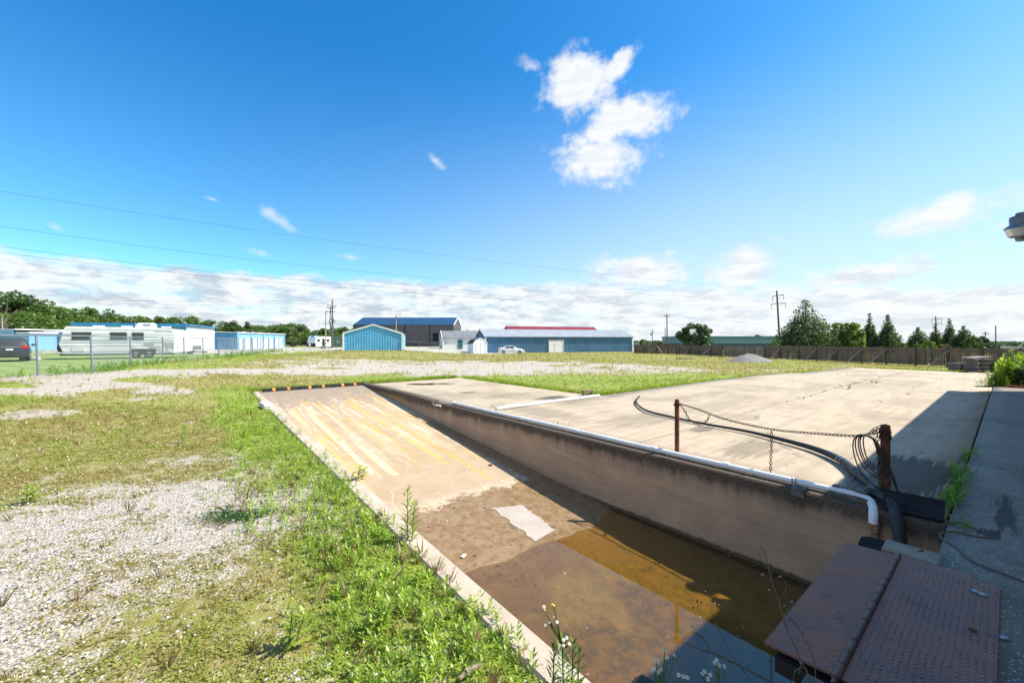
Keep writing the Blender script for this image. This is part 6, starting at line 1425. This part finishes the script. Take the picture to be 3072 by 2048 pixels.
def scatter(protos_, P3, size, r, c0, c1, tilt=.18, tcol=None):
    """copies of the prototypes merged into one plant mass: arrays of verts, faces, colours"""
    VV = []; FF = []; TT = []; off = 0; which = r.integers(len(protos_), size=len(P3))
    for k, (V, Fq) in enumerate(protos_):
        m_ = np.where(which == k)[0]
        if len(m_) == 0: continue
        n = len(m_); a = r.random(n)*2*PI; ca, sa = np.cos(a), np.sin(a); s = size[m_]*(.7+.6*r.random(n))
        x = V[None, :, 0]*ca[:, None]-V[None, :, 1]*sa[:, None]; y = V[None, :, 0]*sa[:, None]+V[None, :, 1]*ca[:, None]; z = np.repeat(V[None, :, 2], n, 0)
        tx, ty = r.normal(size=n)*tilt, r.normal(size=n)*tilt; x = x+z*tx[:, None]; y = y+z*ty[:, None]
        Q = np.stack([x, y, z], -1)*s[:, None, None]+P3[m_][:, None, :]
        VV.append(Q.reshape(-1, 3)); FF.append((Fq[None]+(np.arange(n)*len(V))[:, None, None]).reshape(-1, 4)+off); off += n*len(V)
        t = r.random(n) if tcol is None else np.clip(tcol[m_]+.35*(r.random(n)-.5), 0, 1)
        T = np.array(c0)[None]*(1-t[:, None])+np.array(c1)[None]*t[:, None]; T = np.repeat(T, len(V), 0)*(.8+.4*r.random((n*len(V), 1))); TT.append(T)
    return np.concatenate(VV), np.concatenate(FF), np.concatenate(TT)
def outside(x, y):
    d, t = DT(x, y); ins = (d > curb_d(t)-.13)*(d < 6.97)*(t > .3)*(t < 19.42)
    pad = (t > .3)*(d > 6.8)*(d < 46.3)*(((t < 9.85)*(t < 10.3-.045*np.maximum(d-12, 0)))|((d < 12.15)*(t < 19.5)))
    return ~ins & ~pad & ~((t < .5)*(d < 28.7)) & (abs(x) < 1.36*y+1.2) & (y > 1.6)
def cand(n, y0, y1, r, xm=1.32):
    y = y0+(y1-y0)*r.random(n)**.75; x = (2*r.random(n)-1)*(xm*y+.6); k = outside(x, y); return x[k], y[k]
def P3of(x, y, dz=-.02): return np.stack([x, y, terrain(x, y)+(fbm(x, y, .8, 3)-.5)*.05-.03+.012+dz], 1)
r = np.random.default_rng(5)
SP = [proto_sprig(r, 14), proto_sprig(r, 11, 1, .5, .06), proto_sprig(r, 16, 1, .36, .05, 1.2), proto_sprig(r, 12, 1, .45, .05, .6)]
TF = [proto_tuft(r, 9), proto_tuft(r, 7, .8), proto_tuft(r, 11, .35)]
MT = [proto_mat(r), proto_mat(r, 12), proto_mat(r, 20)]
BR0, BR1 = (.17, .28, .02), (.41, .55, .05)          # bright weeds
OL0, OL1 = (.36, .28, .10), (.3, .3, .07)       # dry olive mat
def emit(name, label, parts):
    V = []; Fa = []; T = []; o = 0
    for v_, f_, t_ in parts: V.append(v_); Fa.append(f_+o); T.append(t_); o += len(v_)
    tag(link(name, npmesh(name, np.concatenate(V), np.concatenate(Fa), np.concatenate(T), LEAF)), label, name.replace('_', ' '), None, 'stuff')
# bright upright weeds, thick along the curb and thin elsewhere
parts = []
x, y = cand(120000, 1.7, 19, r); g_, gn_, br_, lw_, lt_, st_ = cover(x, y)
nz = fbm(x, y, 1.7, 3); pr = np.clip(st_*(.45+2.2*(nz-.40)), 0, 1)*1.1+gn_*.10+.012
pr *= np.clip(22/(y*y)+.12, 0, 1)*.55
k = r.random(len(x)) < pr; x, y, st2 = x[k], y[k], st_[k]
sz = (.05+.062*st2)*(.75+.6*r.random(len(x)))*np.clip(.9+.025*y, .9, 1.4)
parts.append(scatter(SP, P3of(x, y), sz, r, BR0, BR1, .16)); nw = len(x)
# weeds at the foot of the chain-link fence and of the wooden fence
fx = []; fy = []; fs = []
for a, b in zip(fp, fp[1:]):
    n = int((b-a).length*11); s = r.random(n); q = fbm(np.array(a.x+(b.x-a.x)*s), np.array(a.y+(b.y-a.y)*s), .5, 2); kk = r.random(n) < q*1.3
    fx += list((a.x+(b.x-a.x)*s+r.normal(size=n)*.35+.3)[kk]); fy += list((a.y+(b.y-a.y)*s+r.normal(size=n)*.25)[kk]); fs += list((.22+.35*r.random(n)*q)[kk])
fx, fy, fs = map(np.array, (fx, fy, fs)); parts.append(scatter(SP, P3of(fx, fy), fs, r, (.07, .18, .02), (.22, .40, .05), .3))
x, y = cand(30000, 1.7, 15, r); st_ = cover(x, y)[5]; k = r.random(len(x)) < (.05+.5*st_)*np.clip(14/(y*y)+.1, 0, 1)*.5; x, y = x[k], y[k]
parts.append(scatter(TF, P3of(x, y), .08+.10*r.random(len(x)), r, (.20, .12, .07), (.36, .27, .13), .3))
emit('weeds', 'bright green upright weeds thick along the curb and the fence foot', parts)
# low mat
parts = []
x, y = cand(210000, 1.7, 13, r); g_, gn_, br_, lw_, lt_, st_ = cover(x, y)
nz = fbm(x, y, 2.3, 4); pr = np.clip((1-g_)*(.25+1.6*(nz-.30)), .0, 1)*.8+g_*np.clip(nz-.50, 0, 1)*.55
pr *= np.clip(16/(y*y)+.10, 0, 1); k = r.random(len(x)) < pr; x, y, gg, ss = x[k], y[k], gn_[k], st_[k]
tc_ = np.clip(.25+.6*gg+.9*(fbm(x, y, 1.1, 3)-.5), 0, 1)
parts.append(scatter(MT, P3of(x, y), .055*(.7+.7*r.random(len(x)))*np.clip(.8+.07*y, .9, 1.7), r, OL0, (.27, .41, .045), .2, tc_)); nm_ = len(x)
emit('ground_cover', 'low matted green and brown ground cover between the gravel patches', parts)
# grass tufts, getting coarser with distance
parts = []
for (y0, y1, n, sz0, amt) in ((1.7, 9, 60000, .055, .30), (8, 22, 90000, .10, .36), (20, 46, 90000, .15, .34), (42, 80, 60000, .22, .42)):
    x, y = cand(n, y0, y1, r); g_, gn_, br_, lw_, lt_, st_ = cover(x, y)
    nz = fbm(x, y, .9, 4); pr = amt*np.clip((1-g_)*(.4+1.4*(nz-.35)), .015, 1)*(1-lw_)*(1-lt_)
    k = r.random(len(x)) < pr; x, y = x[k], y[k]; gg = gn_[k]
    tc_ = np.clip(.15+.6*gg+2.4*(fbm(x, y, .45, 4)-.5), 0, 1)
    parts.append(scatter(TF, P3of(x, y), sz0*(.6+.9*r.random(len(x))), r, (.40, .30, .13), (.31, .43, .05), .25, tc_))
# bright clumps of taller weed dotted over the gravel yard
x, y = cand(2600, 12, 52, r); g_, gn_, br_, lw_, lt_, st_ = cover(x, y); k = (r.random(len(x)) < .16*(1-lw_)+.35*gn_); x, y = x[k], y[k]
parts.append(scatter(SP, P3of(x, y), .22+.22*r.random(len(x)), r, (.22, .31, .02), (.42, .52, .05), .2))
# verge along the slab and behind the rubber strips
vx = []; vy = []
for (d0, t0, d1, t1, n) in ((12.3, 10.0, 38, 8.6, 2600), (12.25, 10, 12.3, 19.4, 1300), (2.2, 19.8, 12.4, 20.2, 2400), (46.6, 8, 46.6, 2.0, 500)):
    s = r.random(n); d = d0+(d1-d0)*s; t = t0+(t1-t0)*s; ln = math.hypot(d1-d0, t1-t0); nx, ny = -(t1-t0)/ln, (d1-d0)/ln
    off = np.abs(r.normal(size=n))*.32*(1 if (d0 > 2.1) else -.35); d = d+abs(nx)*off*np.sign(1); t = t+abs(ny)*off
    vx += list(d*N2[0]+t*U2[0]); vy += list(d*N2[1]+t*U2[1])
vx, vy = np.array(vx), np.array(vy); k = outside(vx, vy); vx, vy = vx[k], vy[k]
parts.append(scatter(TF, P3of(vx, vy), .09+.10*r.random(len(vx)), r, (.22, .29, .025), (.40, .50, .05), .25))
emit('grass', 'rough green and straw coloured grass over the open field', parts)
# white clover-like flowers near the wooden fence
x = r.uniform(14, 42, 5000); y = r.uniform(26, 62, 5000); fz = fbm(x, y, .35, 3); d_, t_ = DT(x, y); k = outside(x, y)*(r.random(5000) < np.clip((fz-.52)*3, 0, .6))*(y < 47-.02*x)*(t_ > 8); x, y = x[k], y[k]
if len(x):
    V, Fq, T = scatter([proto_mat(r, 5)], P3of(x, y, .12), np.full(len(x), .14), r, (.55, .55, .50), (.65, .64, .58), .2); emit('wild_flowers', 'white wild flowers in the grass before the wooden fence', [(V, Fq, T)])
# loose stones
x, y = cand(100000, 1.7, 12, r); g_, gn_, br_, lw_, lt_, st_ = cover(x, y); nz = fbm(x, y, 2.0, 3)
pr = (g_*.85+.10*np.clip(nz-.3, 0, 1))*np.clip(14/(y*y)+.05, 0, 1); k = r.random(len(x)) < pr; x, y = x[k], y[k]; n = len(x)
base = np.array([(1,0,0),(-1,0,0),(0,1,0),(0,-1,0),(0,0,1),(0,0,-.6),(.62,.62,.45),(-.62,-.62,.4)], float)
oc = np.array([(4,0,6),(4,6,2),(0,2,6),(2,1,4),(4,1,7),(1,3,7),(4,7,3),(3,0,4),(5,2,0),(5,1,2),(5,3,1),(5,0,3)])
q = base[None]*(.65+.6*r.random((n, 8, 1)))*np.array([1, .8, .6])[None]; a = r.random(n)*2*PI; ca, sa = np.cos(a)[:, None], np.sin(a)[:, None]; s = (.0045+.016*r.random(n)**3)[:, None]
qx, qy = q[:, :, 0]*ca-q[:, :, 1]*sa, q[:, :, 0]*sa+q[:, :, 1]*ca; Pg = P3of(x, y, .014)
V = np.stack([Pg[:, None, 0]+qx*s, Pg[:, None, 1]+qy*s, Pg[:, None, 2]+q[:, :, 2]*s], -1).reshape(-1, 3)
t = r.random(n)[:, None]; T = np.array((.33, .305, .27))*(1-t)+np.array((.68, .65, .61))*t; T = np.repeat(T, 8, 0)
gvm, nt, b = newmat('loose_stone'); aa = nd(nt, 'ShaderNodeAttribute', attribute_name='tint'); lk(nt, aa.outputs['Color'], b.inputs['Base Color']); setin(b, Roughness=.92)
tag(link('loose_gravel', npmesh('loose_gravel', V, (oc[None]+(np.arange(n)*8)[:, None, None]).reshape(-1, 3), T, gvm)), 'loose pale gravel stones over the near ground', 'gravel', None, 'stuff')
print('counts', nw, nm_, n)
# ------------------------------------------------------------------ single plants
STEM = M('green_stem', (.11, .17, .03), .7); STEMD = M('dry_stem', (.24, .18, .11), .8, c2=(.16, .12, .08), scale=40)
PET = M('petal', (.80, .80, .76), .6, c2=(.72, .72, .70)); YC = M('flower_centre', (.80, .52, .03), .6)
def leaves_on(points, n, ll, lw, up, r, c0, c1, base=0.0):
    pl_ = bez(points, 12); V = []; T = []
    for k in range(n):
        f = base+(1-base)*(k+.5)/n; p = pl_[min(len(pl_)-1, int(f*(len(pl_)-1)))]; a = k*2.4+r.random()
        d = np.array([math.cos(a), math.sin(a), up*(.4+.9*f)]); d /= np.linalg.norm(d); s = np.cross(d, [0, 0, 1.0]); s /= np.linalg.norm(s)+1e-6; L = ll*(1.1-.55*f)*(.75+.5*r.random()); b = np.array(p)
        V += [b, b+d*L*.45+s*lw, b+d*L-np.array([0, 0, .12*L]), b+d*L*.45-s*lw]; c = r.random(); T += [np.array(c0)*(1-c)+np.array(c1)*c]*4
    return npmesh('leaves', np.array(V), np.arange(len(V)).reshape(-1, 4), np.array(T), LEAF)
def weed(name, label, root, stems, n, ll, lw, up, c0, c1, cat='weed', group=None, base=0.0):
    t = thing(name, label, cat, root, 0, group); mb = MB(); vs = []
    for s in stems: mb.tube(bez(s, 4), [.006*(1-.6*i/(4*(len(s)-1))) for i in range(4*(len(s)-1)+1)], 5)
    buildS(mb, 'stem', STEM, t, True)
    for s in stems: link('leaves', leaves_on(s, n, ll, lw, up, r, c0, c1, base), t)
    return t
p = gp(1222, 1622); V3 = lambda *a: Vector(a)
weed('tall_weed', 'tallest leafy weed standing alone at the curb edge', p, [[V3(0, 0, 0), V3(.0, 0, .25), V3(.004, 0, .55)], [V3(.045, 0, 0), V3(.06, 0, .2), V3(.075, 0, .40)]], 46, .13, .009, .8, (.2, .29, .025), (.36, .47, .05), base=.1)
for (u, v, h, lab) in ((868, 1935, .26, 'broad-leaved weed in the middle of the green strip, lower left'), (1130, 1890, .24, 'pale broad-leaved weed among the weeds in the lower middle'), (1075, 1440, .22, 'weed leaning over the curb beside the ramp middle'), (545, 1322, .34, 'bright weed clump in the olive grass left of the ramp'), (78, 1505, .20, 'single upright weed on the bare gravel at far left')):
    p = gp(u, v); weed('leafy_weed', lab, p, [[V3(0, 0, 0), V3(.01, 0, h*.5), V3(.02, 0, h)], [V3(.03, .02, 0), V3(.06, .03, h*.4), V3(.09, .03, h*.75)]], 20, .13, .014, .7, (.22, .32, .03), (.38, .50, .06), group='leafy weeds in the rough grass')
p = gp(700, 1548); t = thing('dark_clover', 'dark green patch of clover on the gravel left of the curb', 'clover', p)
V_, F_, T_ = scatter([proto_mat(r, 30)], np.stack([r.normal(size=70)*.20, r.normal(size=70)*.10, np.zeros(70)], 1), np.full(70, .07), r, (.03, .09, .02), (.07, .16, .035)); link('leaves', npmesh('leaves', V_, F_, T_, LEAF), t)
# weeds growing from the joint between slab and walkway
for i, (u, v, n, h, lab) in enumerate(((2958, 1222, 20, .14, 'farthest small weed in the joint beside the shaded walkway'), (2905, 1375, 42, .16, 'upper weed clump in the joint beside the shaded walkway'), (2880, 1440, 60, .18, 'middle weed clump in the joint beside the shaded walkway'), (2862, 1505, 90, .17, 'lowest and widest weed clump in the joint, near the black rubber slab'), (2885, 1592, 16, .16, 'small feathery weed beside the curling cord'))):
    p = gp(u, v); t = thing('joint_weed', lab, 'weed', p, 0, 'weeds in the walkway joint'); m_ = max(5, n//3)
    sp_ = .30 if n > 40 else .05; s_ = r.normal(size=m_)*sp_; Pq = np.stack([s_*N2[0]+r.normal(size=m_)*.04, s_*N2[1]+r.normal(size=m_)*.04, np.zeros(m_)], 1)
    V_, F_, T_ = scatter(SP, Pq, np.full(m_, h), r, (.12, .24, .02), (.27, .45, .05), .3); link('leaves', npmesh('leaves', V_, F_, T_, LEAF), t)
for i, (u, v, lab) in enumerate(((2540, 1166, 'green tuft in the slab joint, nearer of two'), (2620, 1148, 'straw tuft in the slab joint, farther of two'), (2950, 1150, 'thin weed on the slab left of the pallets shade'), (2960, 1178, 'thin dark weed at the tip of the building shadow'), (1677, 1278, 'small weed on the slab behind the white pipe'), (1488, 1222, 'tiny weed where the two white pipes meet'))):
    p = gp(u, v); t = thing('slab_tuft', lab, 'weed', p, 0, 'tufts growing in the slab'); m_ = 7
    V_, F_, T_ = scatter(TF if i % 2 else SP, np.stack([r.normal(size=m_)*.10, r.normal(size=m_)*.06, np.zeros(m_)], 1), np.full(m_, .16 if i < 4 else .10), r, (.17, .16, .04), (.24, .27, .05), .3); link('leaves', npmesh('leaves', V_, F_, T_, LEAF), t)
# flecks floating on the puddle
n = 260; d_ = r.uniform(2.2, 6.6, n); t_ = np.where(r.random(n) < .6, 1.2+r.random(n)*3.2, 2.2+r.normal(size=n)*.7); d_ = np.where(r.random(n) < .35, 6.62-np.abs(r.normal(size=n))*.18, d_); k = (t_ > .9)*(t_ < 4.5); d_, t_ = d_[k], t_[k]; n = len(d_)
V_, F_, T_ = scatter([(np.array([[-1, -.3, 0], [.2, -.5, 0], [1, .2, 0], [-.1, .5, 0]], float), np.array([[0, 1, 2, 3]]))], np.stack([d_*N2[0]+t_*U2[0], d_*N2[1]+t_*U2[1], np.full(n, -1.232)], 1), .006+.016*r.random(n)**2, r, (.16, .12, .07), (.5, .46, .38), 0)
emit('floating_debris', 'small pale flecks of debris floating on the dark water', [(V_, F_, T_)])
# scattered straw along the slab joints: one loose mass
dd = r.uniform(13, 42, 260); tt = 4.8+r.normal(size=260)*.08; k = r.random(260) < .22; dd2 = r.uniform(18, 40, 40); tt2 = np.where(r.random(40) < .5, 2.6, 7.0)+r.normal(size=40)*.12
d_ = np.concatenate([dd[k], dd2]); t_ = np.concatenate([tt[k], tt2]); xx = d_*N2[0]+t_*U2[0]; yy = d_*N2[1]+t_*U2[1]
emit('joint_grass', 'dry grass wisps along the slab joints', [scatter(TF, np.stack([xx, yy, terrain(xx, yy)*S((d_-20)/8)], 1), .05+.07*r.random(len(xx)), r, (.24, .20, .09), (.2, .21, .05), .4)])
# bush of weeds at the far right
def bush(name, label, u, v, w_, h_, n, size, c0, c1, cat='bush', dY=0):
    p = gp(u, v); p = Vector((p.x*(1+dY/p.y), p.y+dY, tz(p.x, p.y))); t = thing(name, label, cat, p); cs = []; rs = []
    for k in range(14):
        a = r.random()*2*PI; z = r.random(); q = (1-z*.75)*w_*.42*r.random()**.5; cs.append((q*math.cos(a), q*math.sin(a), h_*(.12+.74*z))); rs.append(w_*(.20-.08*z))
    link('leaves', tree_mesh(cs, rs, n, size, c0, c1, r, squash=1.1), t)
    mb = MB()
    for k in range(6): c = cs[k]; mb.tube([(c[0]*.2, c[1]*.2, -.05), (c[0]*.6, c[1]*.6, c[2]*.5), c], [.015, .01, .004], 5)
    buildS(mb, 'stem', STEM, t, True); return t
def shoots(label, u, v, wd, n, h0, h1, c0, c1, dY=0):
    p = gp(u, v); p = Vector((p.x*(1+dY/p.y), p.y+dY, tz(p.x, p.y))); t = thing('weed_bush', label, 'bush', p); q = r.normal(size=(n, 2))*np.array([wd, wd*.7])*.45; f = np.exp(-(q**2).sum(1)/(wd*wd*.35))
    pr_ = [proto_sprig(r, 26, 1, .22, .03, .9), proto_sprig(r, 30, 1, .18, .035, .5), proto_sprig(r, 22, 1, .26, .03, 1.2)]
    V_, F_, T_ = scatter(pr_, np.stack([q[:, 0], q[:, 1], np.full(n, -.03)], 1), h0+(h1-h0)*f*r.random(n)**.6, r, c0, c1, .16); link('leaves', npmesh('leaves', V_, F_, T_, LEAF), t); return t
shoots('bright yellow-green bush of weeds at the corner of the slab, far right', 3018, 1160, .85, 150, .45, 1.45, (.17, .27, .02), (.42, .56, .06))
shoots('second bright bush of weeds, right of the first, against the frame edge', 3070, 1161, .9, 150, .5, 1.6, (.14, .25, .02), (.38, .53, .06), .6)
bush('weed_bush', 'dark green bush behind the bright weeds at the right edge', 3075, 1163, 1.8, 1.2, 3600, .07, (.022, .05, .014), (.07, .12, .03), dY=.1)
bush('weed_bush', 'dark leafy growth between the pallets and the bright bush', 3005, 1124, 1.6, 1.0, 2600, .08, (.02, .045, .018), (.06, .10, .03))
p = gp(3034, 1161); hS = 1.85
weed('sapling', 'pointed sapling rising out of the bright bush at the far right', p, [[V3(0, 0, 0), V3(.02, 0, .8), V3(.0, 0, 1.3), V3(-.05, 0, hS)]]+[[V3(-.02, .05, .3), V3(.0, .03, 1.0), V3(-.03, 0, 1.75)], [V3(.05, -.05, .3), V3(.03, -.03, .9), V3(.0, 0, 1.6)]]+[[V3(0, 0, z), V3(s*.35*(1-z/2.1), .1, z+.15), V3(s*.7*(1-z/2.1), .05, z+.22)] for z, s in ((.5, 1), (.65, -1), (.85, 1), (1.0, -1), (1.2, 1), (1.35, -1), (1.5, 1))], 34, .16, .022, .4, (.17, .27, .05), (.33, .46, .09), 'sapling')
# daisies at the bottom edge
def daisy(label, Yd, heads, yel=(), n=16, stem_to=None):
    hp_ = [at(u, v, Yd+dy) for u, v, dy in heads]; c = sum(hp_, Vector())/len(hp_); root = Vector((c.x+.0, c.y-.02, .02)) if stem_to is None else stem_to
    t = thing('daisy_fleabane', label, 'daisy', root, 0, 'white daisies at the bottom edge'); mb = MB(); PM_ = MB(); CM_ = MB()
    fork = Vector((0, 0, .5*(c.z))) + (c-root)*.18
    mbs = MB(); mbs.tube(bez([Vector((0, 0, -.02)), fork*.6, fork], 4), [.0045]*9, 5)
    for p in hp_:
        q = p-root; mbs.tube(bez([fork, fork.lerp(q, .55)+Vector((0, 0, -.02)), q], 4), [.0026]*9, 4)
        nrm = Vector((random.uniform(-.5, .5), random.uniform(-.75, -.1), random.uniform(.5, 1))).normalized(); e1 = nrm.orthogonal().normalized(); e2 = nrm.cross(e1); R = .0105
        pm = MB()
        for k in range(22):
            a = 2*PI*k/22; d = e1*math.cos(a)+e2*math.sin(a); s = nrm.cross(d)*.0012; pm.quad(q+d*.003, q+d*R*.7+s+nrm*.001, q+d*R-nrm*.0005, q+d*R*.7-s+nrm*.001)
        pm.build('petals', PET, t); cm = MB(); cm.tube([q-nrm*.001, q+nrm*.002, q+nrm*.0032], [.0042, .0042, .002], 9); cm.build('flower_centre', YC, t, True)
    for (u, v) in yel: q = at(u, v, Yd)-root; cm = MB(); cm.rock(q, .007, seed=int(u)); cm.build('bud', YC, t); mbs.tube([fork, fork.lerp(q, .6), q], .002, 4)
    mbs.build('stem', STEM, t, True)
    if n: link('leaves', leaves_on([Vector((0, 0, 0)), fork*.6, fork*1.15], n, .11, .006, 1.1, r, (.08, .17, .03), (.2, .34, .06)), t)
    return t
ra = W(1.99, 1.58, .0)
daisy('leafy daisy plant with pale flowers leaning over the near end of the curb', 2.35, ((1635, 1875, 0), (1647, 1864, .02), (1671, 1865, 0), (1663, 1851, .03), (1632, 1819, 0), (1691, 1918, 0), (1700, 1912, .02), (1690, 1935, 0), (1708, 1930, 0)), ((1657, 1812), (1634, 1829), (1662, 1815)), 44, at(1690, 2070, 2.45))
for (u, h, nl) in ((1655, .30, 30), (1712, .34, 34), (1730, .30, 26)):
    p = at(u, 2090, 2.42); weed('slender_weed', {1655: 'left slender green weed at the foot of the leafy daisy plant', 1712: 'middle slender green weed beside the leafy daisy plant', 1730: 'right slender green weed beside the leafy daisy plant'}[u], p, [[V3(0, 0, -.05), V3(.01, 0, h*.5), V3(.015, 0, h)]], nl, .10, .006, 1.3, (.07, .16, .03), (.19, .33, .06), group='slender weeds at the bottom edge')
daisy('largest cluster of white daisies at the bottom edge, left one', 2.0, ((1994, 1950, 0), (2023, 1964, .03), (2001, 1971, -.02), (1978, 1990, 0), (1968, 1981, .02), (1962, 2006, 0), (1983, 2006, -.02), (1976, 2015, -.03), (1958, 2012, .02)), (), 10)
daisy('small low cluster of white daisies between the two taller ones', 1.95, ((2036, 2023, 0), (2062, 2031, 0), (2050, 2028, .03)), (), 6)
daisy('white daisies at the bottom edge, just left of the rightmost cluster', 1.98, ((2114, 2013, 0), (2124, 2036, 0), (2107, 2020, .02), (2131, 2023, .02)), (), 6)
daisy('rightmost cluster of white daisies at the bottom edge', 2.0, ((2150, 1979, 0), (2144, 1987, .02), (2158, 1994, 0), (2173, 1998, -.02)), (), 6)
# dead stalk in front of the dock plate
Yk = 1.92; A = lambda x, y, dy=0: at(2200+x*.3707, 1560+y*.3707, Yk+dy)
root = Vector((A(640, 1400).x, Yk-.02, .03)); t = thing('dead_stalk', 'dry brown branching stalk in front of the steel dock plate', 'stalk', root)
mb = MB(); brs = [([root, A(610, 1316), A(560, 1160), A(430, 870), A(370, 650), A(300, 450), A(265, 290), A(215, 195)], .0042), ([A(370, 650), A(425, 560), A(425, 500), A(380, 455)], .002), ([A(415, 780), A(440, 720), A(520, 670)], .002), ([A(440, 720), A(415, 690)], .0015), ([A(360, 640), A(320, 590), A(290, 565)], .0016), ([A(300, 450), A(320, 400), A(295, 340)], .002), ([A(300, 470), A(235, 438)], .0016), ([A(450, 770, .05), A(570, 940, .05), A(650, 1130, .05), A(670, 1316, .05), A(675, 1400, .05)], .003), ([A(560, 1180), A(500, 1220), A(485, 1316)], .002), ([A(550, 1160), A(530, 1240), A(560, 1190)], .0015)]
for pts_, rr_ in brs: pl_ = bez([p-root for p in pts_], 5); mb.tube(pl_, [rr_*(1-.55*i/len(pl_)) for i in range(len(pl_))], 5)
mb.build('stem', STEMD, t, True); mb = MB()
for i, (x, y) in enumerate(((380, 455), (520, 672), (478, 660), (415, 690), (290, 562), (295, 342), (235, 438), (300, 345), (575, 962), (545, 1150), (490, 1310))): mb.rock(A(x, y)-root, .007, seed=i)
buildS(mb, 'seed_head', M('seed_head', (.30, .26, .20), .9), t)
t = thing('dead_stalk', 'second thin dry stalk with dark seed heads over the shaded water', 'stalk', at(2095, 1900, 2.1)); root = t.location; mb = MB()
B_ = lambda x, y: at(1500+x*.3827, 1600+y*.3827, 2.1)-root
mb.tube(bez([B_(2000, 1180), B_(1870, 1030), B_(1800, 920), B_(1690, 690)], 5), .002, 4); mb.tube([B_(1800, 890), B_(1880, 870)], .0015, 4); mb.tube([B_(1660, 605), B_(1668, 650), B_(1715, 660)], .0015, 4); mb.tube([B_(1548, 530), B_(1552, 570)], .0012, 4); mb.build('stem', STEMD, t)
mb = MB(); [mb.rock(B_(x, y), .0065, seed=i) for i, (x, y) in enumerate(((1548, 528), (1578, 540), (1515, 580), (1716, 658)))]; buildS(mb, 'seed_head', M('dark_seed', (.07, .05, .035), .9), t)
